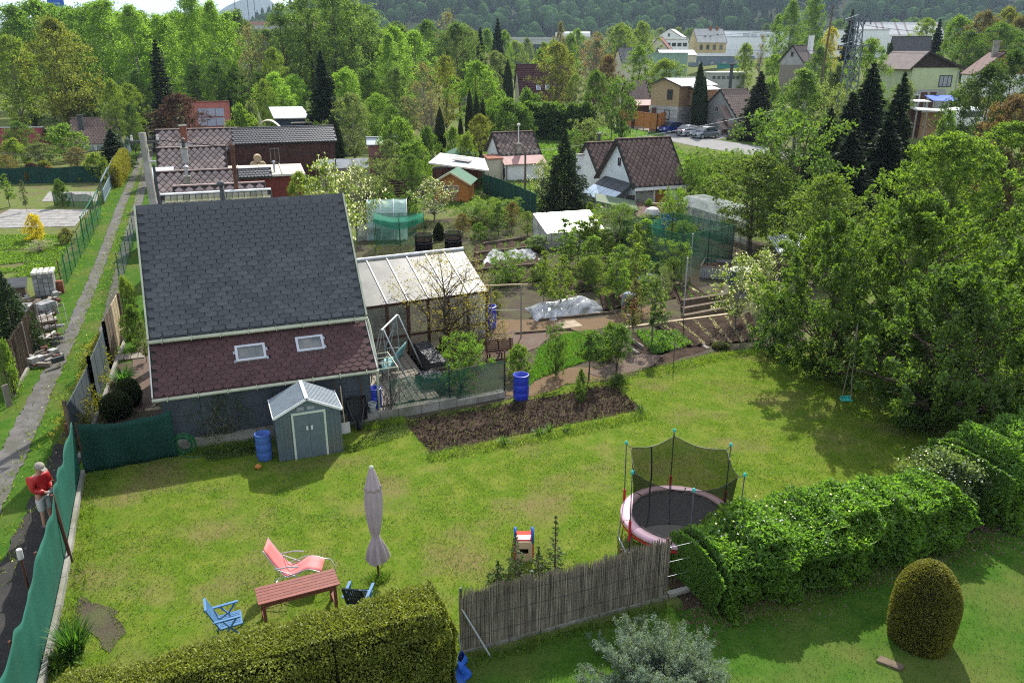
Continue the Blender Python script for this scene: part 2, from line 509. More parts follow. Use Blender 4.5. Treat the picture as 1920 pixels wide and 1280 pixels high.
M['rubber_green']=mat('rubber_green',(0.02,0.15,0.05),(0.018,0.12,0.04),5,rough=0.5)
M['g_wild']=ground_mat('g_wild',[(0.085,0.125,0.030),(0.125,0.165,0.040),(0.15,0.15,0.06),(0.13,0.11,0.06)])
M['g_lawn']=ground_mat('g_lawn',[(0.105,0.168,0.016),(0.068,0.118,0.012),(0.15,0.178,0.03),(0.16,0.138,0.052)],(0.45,1.7,11))
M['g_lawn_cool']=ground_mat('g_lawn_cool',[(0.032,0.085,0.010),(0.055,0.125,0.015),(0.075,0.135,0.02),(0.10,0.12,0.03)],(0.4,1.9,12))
M['g_soil']=ground_mat('g_soil',[(0.066,0.045,0.033),(0.036,0.026,0.020),(0.09,0.063,0.047)],(0.5,2.5,16),bump=0.9)
M['g_soil_pale']=ground_mat('g_soil_pale',[(0.11,0.088,0.068),(0.07,0.056,0.044),(0.10,0.105,0.05)],(0.5,1.5,12),bump=0.9)
M['g_gravel']=ground_mat('g_gravel',[(0.16,0.152,0.142),(0.095,0.09,0.083),(0.19,0.18,0.165),(0.12,0.12,0.075)],(0.5,2.2,38),bump=0.7,bscale=70)
M['g_chip']=ground_mat('g_chip',[(0.27,0.18,0.105),(0.11,0.075,0.048),(0.19,0.135,0.085)],(0.5,2.0,40),bump=0.8,bscale=60)
M['g_chip_red']=ground_mat('g_chip_red',[(0.22,0.155,0.125),(0.11,0.08,0.062),(0.18,0.145,0.115)],(0.5,2.0,40),bump=0.8,bscale=60)
M['g_asphalt']=ground_mat('g_asphalt',[(0.27,0.265,0.25),(0.22,0.215,0.205),(0.30,0.29,0.28)],(0.2,1.0,30),bump=0.2)
M['g_painted_shade']=ground_mat('g_painted_shade',[(0.05,0.047,0.045),(0.038,0.036,0.035),(0.06,0.056,0.05)],(0.3,1.5,30),bump=0.4)  # gravel darkened to imitate the fence's shade on the lane
M['g_forest']=ground_mat('g_forest',[(0.02,0.036,0.012),(0.026,0.042,0.014),(0.03,0.034,0.016)],(0.01,0.05,0.3))
def ground_sheet():
 xs=sorted(set([-4000,-2200,-1200,-700,-420,-260,-180]+list(range(-140,181,10))+[220,300,420,700,1200,2200,4000]))
 ys=sorted(set([-60,-20]+list(range(0,200,10))+[220,250,290,340,420,560,800,1200,2000,4000,9000]))
 mb=MB()
 nx=len(xs)
 for y in ys:
  for x in xs:
   mb.v.append((x,y,terrain(x,y)))
 for j in range(len(ys)-1):
  for i in range(nx-1):
   a=j*nx+i
   mb.f.append((a,a+1,a+nx+1,a+nx));mb.mi.append(0)
 o=mb.build('ground',M['g_wild'])
 tag(o,kind='structure')
ground_sheet()
def ragged(poly,jit,seed=1,step=0.35):
 rng=random.Random(seed)
 out=[]
 n=len(poly)
 for i in range(n):
  a,b=Vector(poly[i][:2]),Vector(poly[(i+1)%n][:2])
  k=max(1,int((b-a).length/step))
  for j in range(k):
   p=a.lerp(b,j/k)
   out.append((p.x+rng.uniform(-jit,jit),p.y+rng.uniform(-jit,jit)))
 return out
def px_poly(pix,z=0.0):
 return[tuple(P(x,y,z))[:2]for x,y in pix]
_pn=[0]
def patch(name,poly,m,layer=1,jit=0.0,seed=1,kind='structure',step=0.35):
 if jit:poly=ragged(poly,jit,seed,step)
 import bmesh
 bm=bmesh.new()
 vs=[bm.verts.new((x,y,0.0))for x,y in poly]
 es=[bm.edges.new((vs[i],vs[(i+1)%len(vs)]))for i in range(len(vs))]
 bmesh.ops.triangle_fill(bm,edges=es,use_beauty=True)
 bmesh.ops.recalc_face_normals(bm,faces=bm.faces)
 for f in bm.faces:
  if f.normal.z<0:f.normal_flip()
 me=bpy.data.meshes.new(name)
 bm.to_mesh(me);bm.free()
 me.materials.append(m)
 o=as_obj(name,me)
 o.location.z=0.012*layer+0.0009*_pn[0]
 _pn[0]=(_pn[0]+1)%13
 return tag(o,kind=kind)
def inside(poly,pts):
 x,y=pts[:,0],pts[:,1]
 r=np.zeros(len(pts),bool)
 n=len(poly)
 for i in range(n):
  x1,y1=poly[i];x2,y2=poly[(i+1)%n]
  if y1==y2:continue
  c=((y1>y)!=(y2>y))&(x<(x2-x1)*(y-y1)/(y2-y1)+x1)
  r^=c
 return r
def np_mesh(name,V,F,mats,smooth=False):
 me=bpy.data.meshes.new(name)
 k=F.shape[1]
 me.vertices.add(len(V));me.vertices.foreach_set('co',V.astype(np.float32).ravel())
 me.loops.add(F.size);me.loops.foreach_set('vertex_index',F.astype(np.int32).ravel())
 me.polygons.add(len(F));me.polygons.foreach_set('loop_start',np.arange(0,F.size,k,dtype=np.int32))
 if smooth:me.polygons.foreach_set('use_smooth',np.ones(len(F),bool))
 me.update(calc_edges=True)
 for m in(mats if isinstance(mats,(list,tuple))else[mats]):me.materials.append(m)
 return me
def unit(v):
 return v/np.maximum(np.linalg.norm(v,axis=1,keepdims=True),1e-6)
def leaf_geo(rng,pos,size,aspect=0.55,bias=(0,0,0),dirs=None,spread=1.0,fold=0.18):
 n=len(pos)
 d=rng.normal(size=(n,3))*spread+np.array(bias)
 if dirs is not None:d=d+dirs
 d=unit(d)
 s=unit(np.cross(d,rng.normal(size=(n,3))))
 nn=np.cross(d,s)
 L=(size if np.ndim(size)else np.full(n,size))[:,None]*rng.uniform(0.7,1.25,(n,1))
 V=np.empty((n,4,3))
 V[:,0]=pos-d*L*0.5
 V[:,2]=pos+d*L*0.5
 V[:,1]=pos+s*L*aspect*0.5+nn*L*fold
 V[:,3]=pos-s*L*aspect*0.5+nn*L*fold
 return V.reshape(-1,3),np.arange(n*4).reshape(n,4)
def join_geo(parts):
 Vs,Fs,b=[],[],0
 for V,F in parts:
  Vs.append(V);Fs.append(F+b);b+=len(V)
 return np.vstack(Vs),np.vstack(Fs)
def grass(name,poly,n,h=0.06,w=0.016,col=(0.12,0.17,0.03),seed=3,clump=0.0,keep=None):
 rng=np.random.default_rng(seed)
 a=np.array(poly)
 lo,hi=a.min(0),a.max(0)
 area_f=2.2
 pts=rng.uniform(lo,hi,(int(n*area_f),2))
 pts=pts[inside(poly,pts)][:n]
 if clump:
  c=pts[rng.integers(0,len(pts),len(pts)//3)]
  pts=np.vstack([pts[:len(pts)//3],np.repeat(c,2,0)+rng.normal(size=(len(c)*2,2))*clump])
 if keep is not None:pts=pts[keep(pts)]
 n=len(pts)
 hh=h*rng.uniform(0.45,1.5,n)
 ang=rng.uniform(0,2*PI,n)
 lean=rng.normal(size=(n,2))*0.6
 V=np.zeros((n,3,3))
 dx,dy=np.cos(ang)*w/2,np.sin(ang)*w/2
 V[:,0,0]=pts[:,0]-dx;V[:,0,1]=pts[:,1]-dy
 V[:,1,0]=pts[:,0]+dx;V[:,1,1]=pts[:,1]+dy
 V[:,2,0]=pts[:,0]+lean[:,0]*hh;V[:,2,1]=pts[:,1]+lean[:,1]*hh
 V[:,2,2]=hh
 me=np_mesh(name,V.reshape(-1,3),np.arange(n*3).reshape(n,3),M['grassblade'])
 o=as_obj(name,me,color=col)
 o.location.z=0.03
 return tag(o,kind='stuff')
def tube_geo_mesh(name,tubes,m,n=5):
 mb=MB()
 for pts,rs in tubes:mb.tube(pts,rs,n,cap=False)
 me=bpy.data.meshes.new(name)
 me.from_pydata(mb.v,[],mb.f)
 me.polygons.foreach_set('use_smooth',[True]*len(me.polygons))
 me.materials.append(m)
 return me
def prof_round(t):return math.sin(PI*min(1,max(0,t))**0.85)**0.55
def prof_tall(t):return(math.sin(PI*(0.10+0.88*t)**0.85)**0.6)*(1-0.15*t)
def prof_dome(t):return max(0.05,(1-t*t))**0.5
def prof_vase(t):return 0.35+0.65*math.sin(PI*min(1,t*0.62+0.08))
def decid(seed,H,R,h0=0.25,prof=prof_round,nc=160,nl=55,leaf=0.2,cr=0.22,limbs=30,droop=0.0,trunk_r=None,surf=0.5,bark='bark',lean=0.05,aspect=0.6,twigs=0,ltype='leaf',stems=1,shoot=0.0):
 rnd=random.Random(seed)
 rng=np.random.default_rng(seed)
 trunk_r=trunk_r or H*0.016
 tubes=[]
 axes=[]
 for sidx in range(stems):
  lx,ly=rnd.uniform(-1,1)*lean*H,rnd.uniform(-1,1)*lean*H
  if stems>1:
   a=2*PI*sidx/stems+rnd.uniform(-.5,.5)
   lx,ly=math.cos(a)*R*0.45,math.sin(a)*R*0.45
  pts,rs=[],[]
  for i in range(7):
   t=i/6
   pts.append(Vector((lx*t**1.3+rnd.uniform(-1,1)*0.012*H*(i>0),ly*t**1.3+rnd.uniform(-1,1)*0.012*H*(i>0),0.9*H*t-(0.1 if i==0 else 0))))
   rs.append(trunk_r/(stems**0.5)*(1-0.9*t)*(1.25 if i==0 else 1)+0.004)
  tubes.append((pts,rs));axes.append(pts)
 cs,rads=[],[]
 for i in range(nc):
  t=rnd.random()**0.9
  rr=R*prof(t)*(rnd.random()**surf)
  a=rnd.uniform(0,2*PI)
  wob=1+0.22*math.sin(3*a+seed)+0.13*math.sin(5*a+2*seed+7*t)
  z=H*(h0+(1-h0)*t)
  ax=axes[i%stems]
  k=min(5.99,z/(0.9*H)*6);k0=int(k)
  base=ax[k0].lerp(ax[min(6,k0+1)],k-k0)if stems==1 else Vector((0,0,z))
  cs.append((base.x*0.8+rr*wob*math.cos(a),base.y*0.8+rr*wob*math.sin(a),z-droop*rr*0.4))
  rads.append(R*cr*rnd.uniform(0.55,1.35))
 cs=np.array(cs);rads=np.array(rads)
 for i in rnd.sample(range(nc),min(limbs,nc)):
  c=Vector(cs[i])
  ax=axes[i%stems]
  zt=max(H*h0*0.75,c.z-(Vector((c.x,c.y)).length)*rnd.uniform(0.5,1.1))
  k=min(5.99,max(0,zt/(0.9*H)*6));k0=int(k)
  s=ax[k0].lerp(ax[min(6,k0+1)],k-k0)
  L=(c-s).length
  mid=s.lerp(c,0.5)+Vector((rnd.uniform(-.1,.1)*L,rnd.uniform(-.1,.1)*L,0.10*L))
  r0=max(0.006,trunk_r*0.42*(1-zt/H)+0.006)
  tubes.append(([s,mid,c],[r0,r0*0.6,r0*0.2]))
  for q in range(twigs):
   p=mid.lerp(c,rnd.random())
   e=p+Vector((rnd.gauss(0,1),rnd.gauss(0,1),rnd.gauss(0.5,0.7))).normalized()*R*rnd.uniform(0.15,0.4)
   tubes.append(([p,p.lerp(e,.5)+Vector((0,0,0.03*L)),e],[r0*0.35,r0*0.25,0.003]))
 n=nc*nl
 idx=np.repeat(np.arange(nc),nl)
 u=unit(rng.normal(size=(n,3)))
 rr=rads[idx][:,None]*rng.random((n,1))**0.72
 off=u*rr*np.array([1,1,0.75])
 if shoot:
  ax_=unit(np.column_stack([cs[:,0]/R,cs[:,1]/R,np.full(nc,.9)])+rng.normal(size=(nc,3))*.3)*(shoot*rng.uniform(.4,1.3,(nc,1)))
  t_=rng.random((n,1))
  off=off*(1.05-.75*t_)+ax_[idx]*(t_-.25)
 pos=cs[idx]+off
 if droop:
  pos[:,2]-=droop*np.abs(rng.normal(size=n))*rads[idx]*1.2
 pos[:,2]=np.maximum(pos[:,2],0.03)
 V,F=leaf_geo(rng,pos,leaf*(0.75+0.5*rng.random(nc))[idx],aspect,bias=(0,0,0.25-droop),dirs=u*0.5)
 return tube_geo_mesh('trunk',tubes,M[bark]),np_mesh('crown',V,F,M[ltype])
def spruce(seed,H,R,leaf=0.35,levels=26,per=9,sprays=26,open_=0.0,sag=0.35,h0=0.05,bark='bark',curve=1.0):
 rnd=random.Random(seed);rng=np.random.default_rng(seed)
 tubes=[([Vector((0,0,-0.1)),Vector((0,0,H*0.5)),Vector((0,0,H))],[H*0.014,H*0.009,0.01])]
 pos,dirs=[],[]
 for l in range(levels):
  t=l/(levels-1)
  z=H*(h0+(0.985-h0)*t)
  r=R*(1-t)**curve+0.02*H*(1-t*.6)
  k=max(4,int(per*(1-0.4*t)))
  for b in range(k):
   a=2*PI*(b+rnd.random())/k+l*0.7
   rb=r*rnd.uniform(0.5,1.22)
   ca,sa=math.cos(a),math.sin(a)
   tubes.append(([Vector((0,0,z)),Vector((ca*rb*.5,sa*rb*.5,z-sag*rb*.12)),Vector((ca*rb,sa*rb,z-sag*rb*.45))],[0.006*H*(1-t)*0.5+.004,.006,.003]))
   n=max(5,int(sprays*(rb/R)**0.8))if rb>0 else 5
   s=rnd.random()
   q=np.sqrt(rng.uniform(0.03+open_,1,n))
   w=(1-q*0.75)*0.36*rb+0.03*R
   lat=rng.normal(size=n)*0.6*w
   px=ca*rb*q-sa*lat
   py=sa*rb*q+ca*lat
   pz=z-sag*rb*0.45*q**1.6+0.10*rb*(q>.85)*sag-np.abs(rng.normal(size=n))*0.06*R
   pos.append(np.stack([px,py,pz],1))
   dirs.append(np.stack([np.full(n,ca)-sa*lat/(w+.01)*.6,np.full(n,sa)+ca*lat/(w+.01)*.6,np.full(n,-0.25)],1))
 pos=np.vstack(pos);dirs=np.vstack(dirs)
 V,F=leaf_geo(rng,pos,leaf,0.38,dirs=dirs*1.6,spread=0.5)
 return tube_geo_mesh('trunk',tubes,M[bark],4),np_mesh('crown',V,F,M['needle'])
def shell_plant(seed,H,prof,n,leaf,depth=0.12,aspect=0.35,up=0.8,wob=0.06,ltype='needle',bark='bark',core=True,cfac=0.86,sq=0.0):
 rng=np.random.default_rng(seed)
 ts=np.linspace(0,1,60)
 rr=np.array([prof(t)for t in ts])
 wgt=rr+0.12*rr.max()
 cdf=np.cumsum(wgt);cdf/=cdf[-1]
 t=np.interp(rng.random(n),cdf,ts)
 a=rng.uniform(0,2*PI,n)
 r=np.interp(t,ts,rr)*(1+wob*np.sin(3*a+seed+5*t)+wob*.7*np.sin(7*a+9*t))
 r=np.maximum(0,r-np.abs(rng.normal(size=n))*depth)
 pos=np.stack([r*np.cos(a),r*np.sin(a),t*H],1)
 out=np.stack([np.cos(a),np.sin(a),np.full(n,up)],1)
 V,F=leaf_geo(rng,pos,leaf,aspect,dirs=out,spread=0.45)
 crown=np_mesh('crown',V,F,M[ltype])
 mb=MB()
 mb.tube([(0,0,-0.1),(0,0,H*0.3)],[H*0.02+.02,H*0.015],6)
 if core:
  mb.lathe([(max(0.01,prof(k/12)*cfac),0.02*H+H*0.96*k/12)for k in range(13)],14)
 m=mb.mesh('trunk',M['twig_core'])
 return m,crown
PROTO={}
def proto(kind,builder,n,H,R):
 PROTO[kind]=(n,H,R,builder,{})
proto('round',lambda s:decid(s,10,3.4,0.22,prof_round,210,64,0.19,0.19,34),3,10,3.4)
proto('fine',lambda s:decid(s,10,3.2,0.2,prof_round,170,60,0.19,0.2,40,twigs=2,bark='bark_grey'),2,10,3.2)
proto('birch',lambda s:decid(s,14,2.7,0.16,prof_tall,260,66,0.175,0.23,34,droop=0.35,bark='bark_birch',surf=0.6),3,14,2.7)
proto('alder',lambda s:decid(s,14,2.9,0.22,prof_tall,200,62,0.175,0.2,60,droop=0.1,surf=0.65,twigs=1),3,14,2.9)
proto('sparse',lambda s:decid(s,8,2.6,0.2,prof_round,110,16,0.19,0.24,90,bark='bark_grey',twigs=5),2,8,2.6)
proto('vase',lambda s:decid(s,5,2.0,0.1,prof_vase,130,46,0.15,0.2,40,stems=4,twigs=2),2,5,2.0)
proto('bush',lambda s:decid(s,2.4,1.5,0.08,prof_dome,120,44,0.13,0.24,18,stems=3,surf=0.45),3,2.4,1.5)
proto('blossom',lambda s:decid(s,4,1.9,0.2,prof_round,100,24,0.13,0.22,50,twigs=3,bark='bark_grey'),2,4,1.9)
proto('young',lambda s:decid(s,4,0.75,0.22,prof_tall,62,26,0.13,0.3,30,twigs=2,trunk_r=.04,bark='bark_grey'),3,4,0.75)
proto('willow',lambda s:decid(s,6,2.1,0.28,prof_round,190,46,0.12,0.2,60,droop=-0.15,twigs=3,aspect=0.3,bark='bark_grey'),1,6,2.1)
proto('spruce',lambda s:spruce(s,12,2.6,0.5,26,12,70,curve=.85,sag=.5),3,12,2.6)
proto('narrow',lambda s:spruce(s,14,2.0,0.42,34,11,44,curve=0.7),1,14,2.0)
proto('nearspruce',lambda s:spruce(s,6,2.3,0.17,28,14,90,sag=0.5),1,6,2.3)
proto('thuja',lambda s:shell_plant(s,6,lambda t:0.85*(math.sin(PI*(0.14+0.86*t))**0.6*(1-0.25*t)if t<1 else 0),5200,0.2,0.10),2,6,0.85)
proto('ball',lambda s:shell_plant(s,1.0,lambda t:0.62*math.sqrt(max(0,1-(2*t-1)**2*.98)),3000,0.07,0.05,ltype='leaf',aspect=.6),2,1.0,0.62)
NICE={'round':'leafy_tree','fine':'leafy_tree','birch':'birch_tree','alder':'alder_tree','sparse':'bare_tree','vase':'shrub_tree','bush':'shrub','blossom':'blossom_tree','young':'fruit_tree','willow':'willow_tree','spruce':'spruce_tree','narrow':'spruce_tree','nearspruce':'spruce_tree','thuja':'thuja','ball':'clipped_shrub'}
_cnt={}
def plant_xyz(kind,x,y,z,H,R,col,label,group=None,cat=None,blossom=None,rz=None):
 n,H0,R0,b,cache=PROTO[kind]
 i=_cnt.get(kind,0);_cnt[kind]=i+1
 v=i%n
 if v not in cache:cache[v]=b(11+17*v+101*list(PROTO).index(kind))
 tm,cm=cache[v]
 shrub=kind in('bush','ball','vase')
 o=thing(NICE[kind],label,cat or('shrub' if shrub else 'tree'),(x,y,z-0.05),(i*2.399)%6.28 if rz is None else rz,group)
 q=1+.13*math.sin(i*4.7)
 o.scale=(R/R0*q,R/R0/q,H/H0)
 as_obj('stem' if shrub else 'trunk',tm,o)
 as_obj('foliage' if shrub else 'crown',cm,o,col)
 if blossom is not None:
  bm_=PET.get(kind)
  if bm_ is None:
   rng=np.random.default_rng(5)
   me=cm
   co=np.empty(len(me.vertices)*3,np.float32);me.vertices.foreach_get('co',co)
   pos=co.reshape(-1,4,3)[:,2]
   pos=pos[rng.random(len(pos))<blossom]+rng.normal(size=(1,3))*0.01
   V,F=leaf_geo(rng,pos,0.12,0.9)
   bm_=PET[kind]=np_mesh('blossom',V,F,M['petal'])
  as_obj('blossom',bm_,o,(0.74,0.70,0.66))
 return o
PET={}
def plant(kind,px,Y,ytop,wpx,col,label,group=None,cat=None,blossom=None):
 top=A(px,ytop,Y)
 z0=terrain(top.x,Y)
 H=max(0.3,top.z-z0)
 R=wpx/2/ppm(Y,z0+H*0.6)
 return plant_xyz(kind,top.x,Y,z0,H,R,col,label,group,cat,blossom)
def tuft(name,x,y,n,L,w,col,label,cat='plant',spread=0.9,seed=1,group=None,z=0.0,r=0.05):
 rng=np.random.default_rng(seed)
 Vs,Fs=[],[]
 for i in range(n):
  a=rng.uniform(0,2*PI);l=L*rng.uniform(0.6,1.15);sp=spread*rng.uniform(0.25,1.0)
  ca,sa=math.cos(a),math.sin(a)
  b=np.array([ca*r*rng.random(),sa*r*rng.random(),0])
  pts=[]
  for k in range(5):
   t=k/4
   rad=l*sp*t**1.4
   h=l*(t*(1.15-0.35*sp)-0.55*sp*t**3)
   ww=w*(1-t**2*0.95)/2
   c=b+np.array([ca*rad,sa*rad,max(0.01,h)])
   pts+=[c+np.array([-sa,ca,0])*ww,c-np.array([-sa,ca,0])*ww]
  Vs.append(np.array(pts))
  Fs.append(np.array([[2*k,2*k+1,2*k+3,2*k+2]for k in range(4)]))
 V,F=join_geo(list(zip(Vs,Fs)))
 o=as_obj(name,np_mesh(name,V,F,M['grassblade']),color=col)
 o.location=(x,y,z)
 return tag(o,label,cat,group)
def hedge_box(name,label,pts,width,H,n,leaf,col,seed=1,aspect=0.5,ltype='leaf',wob=0.10,depth=0.16,round_=0.25,heights=None,up=0.5,cat='hedge',edge_bottom=0.0):
 rng=np.random.default_rng(seed)
 P2=[np.array(p[:2])for p in pts]
 seg=[np.linalg.norm(P2[i+1]-P2[i])for i in range(len(P2)-1)]
 cum=np.concatenate([[0],np.cumsum(seg)]);L=cum[-1]
 heights=heights or[H]*len(pts)
 o=thing(name,label,cat,(P2[0][0],P2[0][1],0))
 def at(s):
  s=np.clip(s,0,L)
  X=np.interp(s,cum,[p[0]for p in P2]);Y=np.interp(s,cum,[p[1]for p in P2])
  i=np.clip(np.searchsorted(cum,s,'right')-1,0,len(seg)-1)
  d=np.array([(P2[k+1]-P2[k])/seg[k]for k in range(len(seg))])[i]
  return X,Y,d,np.interp(s,cum,heights)
 per=2*H+width
 s=rng.uniform(-width*0.08,L+width*0.08,n)
 q=rng.uniform(0,per,n)
 ncap=int(n*(width*H*2)/(L*per)*1.1)
 X,Y,d,hh=at(s)
 off=np.where(q<H,-width/2,np.where(q<H+width,q-H-width/2,width/2))
 zz=np.where(q<H,q/H,np.where(q<H+width,1.0,1-(q-H-width)/H))
 sc_=np.concatenate([rng.choice([0.0,1.0],ncap)*L])
 Xc,Yc,dc,hc=at(sc_)
 Xc=Xc+np.where(sc_>0,1,-1)*dc[:,0]*width*.1;Yc=Yc+np.where(sc_>0,1,-1)*dc[:,1]*width*.1
 offc=rng.uniform(-width/2,width/2,ncap);zc=rng.random(ncap)*.86
 X,Y,off,zz,hh=np.concatenate([X,Xc]),np.concatenate([Y,Yc]),np.concatenate([off,offc]),np.concatenate([zz,zc]),np.concatenate([hh,hc])
 d=np.vstack([d,dc]);s=np.concatenate([s,sc_])
 edge=np.clip((zz-(1-round_))/round_,0,1)
 off=off*(1-0.28*edge**2)
 zz=np.where((np.abs(off)>width*0.28),zz-0.10*edge*(np.abs(off)/width*2),zz)
 w_=np.array([mnoise.noise(Vector((a*1.1,b*1.1,c*1.6+seed)))+.5*mnoise.noise(Vector((a*3.1,b*3.1,c*3.3+seed)))for a,b,c in zip(X,Y,zz*H)])
 inn=np.abs(rng.normal(size=len(X)))*depth
 side=np.sign(off)*np.minimum(1,np.abs(off)/(width*.3))
 nx,ny=-d[:,1],d[:,0]
 off2=off+side*(w_*wob*2-inn*(zz<0.97))
 z2=np.maximum(edge_bottom+0.02,zz*hh+(zz>0.9)*(w_*wob*2.2-inn*0.8))
 pos=np.stack([X+nx*off2-P2[0][0],Y+ny*off2-P2[0][1],z2],1)
 out=np.stack([nx*side,ny*side,np.full(len(X),up)],1)
 V,F=leaf_geo(rng,pos,leaf,aspect,dirs=out*0.8,spread=0.7)
 as_obj('foliage',np_mesh('foliage',V,F,M[ltype]),o,col)
 mb=MB()
 for i in range(len(P2)-1):
  a,b=P2[i]-P2[0],P2[i+1]-P2[0]
  dd=(b-a)/seg[i];nn=np.array([-dd[1],dd[0]])*(width/2-depth*1.5-.05-wob*.8)
  ha,hb=heights[i]-depth*1.7-.05-wob*.8,heights[i+1]-depth*1.7-.05-wob*.8
  e=edge_bottom+0.01
  if i==0:a=a+dd*0.12
  if i==len(P2)-2:b=b-dd*0.12
  mb.add([(a[0]+nn[0],a[1]+nn[1],e),(a[0]-nn[0],a[1]-nn[1],e),(b[0]-nn[0],b[1]-nn[1],e),(b[0]+nn[0],b[1]+nn[1],e),(a[0]+nn[0]*.8,a[1]+nn[1]*.8,ha),(a[0]-nn[0]*.8,a[1]-nn[1]*.8,ha),(b[0]-nn[0]*.8,b[1]-nn[1]*.8,hb),(b[0]+nn[0]*.8,b[1]+nn[1]*.8,hb)],[(0,1,2,3),(4,7,6,5),(0,4,5,1),(1,5,6,2),(2,6,7,3),(3,7,4,0)])
 mb.build('branches',M['twig_core'],o)
 return o
def strip_poly(pts,w):
 pts=[Vector(p[:2])for p in pts]
 ws=w if isinstance(w,(list,tuple))else[w]*len(pts)
 Lf,Rt=[],[]
 for i,p in enumerate(pts):
  d=(pts[min(i+1,len(pts)-1)]-pts[max(0,i-1)]).normalized()
  n=Vector((-d.y,d.x))*ws[i]/2
  Lf.append(tuple(p+n));Rt.append(tuple(p-n))
 return Lf+Rt[::-1]
BND0,BND1=Vector((-0.95,12.1)),Vector((3.25,13.74))
bdir=(BND1-BND0).normalized()
def bnd(s,off=0.0):
 p=BND0+bdir*s+Vector((-bdir.y,bdir.x))*off
 return(p.x,p.y)
FENCE=[(-12.1,19.9),(-11.44,18.75),(-10.7,16.95),(-9.81,14.86),(-9.1,13.1),(-8.43,11.36),(-7.75,9.5),(-7.2,8.0)]
GARDEN_EDGE=px_poly([(676,806),(760,790),(945,752),(1060,722),(1150,715),(1215,692),(1340,662),(1420,652),(1500,656),(1560,660)])
lawn_poly=FENCE[1:7]+[bnd(-6.6),bnd(0),bnd(4.5),bnd(9),bnd(14.5),(30,25),(32,40),(22,36),(15,31)]+GARDEN_EDGE[::-1]+[(-4.3,21.9),(-9.6,20.0)]
patch('lawn',lawn_poly,M['g_lawn'],1,0.08,1)
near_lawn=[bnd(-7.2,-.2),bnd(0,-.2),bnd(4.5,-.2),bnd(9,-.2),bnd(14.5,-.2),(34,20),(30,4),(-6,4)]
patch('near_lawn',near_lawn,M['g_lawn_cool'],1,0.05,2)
lane_l=px_poly([(-150,1150),(-60,1010),(20,862),(85,722),(140,612),(190,490),(226,390),(256,322),(270,285),(281,255)])
lane_r=px_poly([(-60,1330),(10,1130),(78,985),(128,850),(168,740),(206,585),(236,462),(258,385),(274,318),(284,280),(293,255)])
patch('track_verge',strip_poly([((a[0]+b[0])/2,(a[1]+b[1])/2)for a,b in zip(lane_l,lane_r)],4.4),M['g_lawn_cool'],0,0.2,4,step=0.8)
patch('gravel_track',strip_poly(lane_l,[.95,.85,.75,.62,.55,.55,.6,.7,.8,.8]),M['g_gravel'],2,0.05,5,step=.2)
patch('gravel_track',strip_poly(lane_r,[0.9,.95,.85,.45,.35,.45,.5,.6,.7,.7,.7]),M['g_gravel'],2,0.05,6,step=.2)
garden_poly=GARDEN_EDGE[:9]+px_poly([(1520,600),(1560,480),(1300,430),(1000,400),(700,420),(660,470),(690,560)])+[(-4.0,22.6)]
patch('garden_soil',garden_poly,M['g_soil_pale'],1.3,0.1,7)
patch('woodchip_path',px_poly([(948,742),(1000,712),(1065,690),(1150,690),(1215,668),(1260,655),(1215,690),(1150,712),(1060,722),(1000,745)]),M['g_chip'],2,0.07,8)
patch('woodchip_path',px_poly([(1010,640),(900,620),(905,600),(985,600),(1120,598),(1240,570),(1250,590),(1150,612),(1100,622)]),M['g_chip'],2,0.07,9)
patch('gravel_bed',px_poly([(860,668),(880,640),(960,622),(1040,625),(1010,652),(960,672),(900,680)]),M['g_chip_red'],3,0.05,10)
patch('chip_bed',px_poly([(1100,700),(1200,665),(1245,668),(1215,692),(1140,712)]),M['g_chip_red'],3,0.05,10)
garden_grass=px_poly([(985,735),(1000,690),(1010,655),(1060,628),(1110,622),(1120,650),(1100,678),(1060,692),(1000,715)])
patch('grass_plot',garden_grass,M['g_lawn_cool'],2,0.06,11)
patch('woodchip_yard',px_poly([(248,690),(262,640),(282,640),(290,760),(245,780)]),M['g_chip_red'],2,0.06,12)
patch('side_yard',[(-11.9,19.9),(-9.7,20.1),(-12.2,27.5),(-14.4,26.8),(-13.0,23)],M['g_soil_pale'],1,0.06,12)
patch('bare_patch',px_poly([(150,1120),(215,1140),(232,1190),(205,1225),(170,1190),(140,1160)]),M['g_soil_pale'],2,0.05,13,step=.15)
patch('hedge_bed',[bnd(4.6,-.55),bnd(9,-.65),bnd(14,-.6),bnd(14,.9),bnd(9,.9),bnd(4.6,.9)],M['g_soil'],2,0.12,14)
patch('painted_shade_track',strip_poly(lane_r[:5],[1.05,1.0,.95,.85,.6]),M['g_painted_shade'],3,0.05,16,step=.2)  # fence shadow painted as a dark strip over the right wheel track
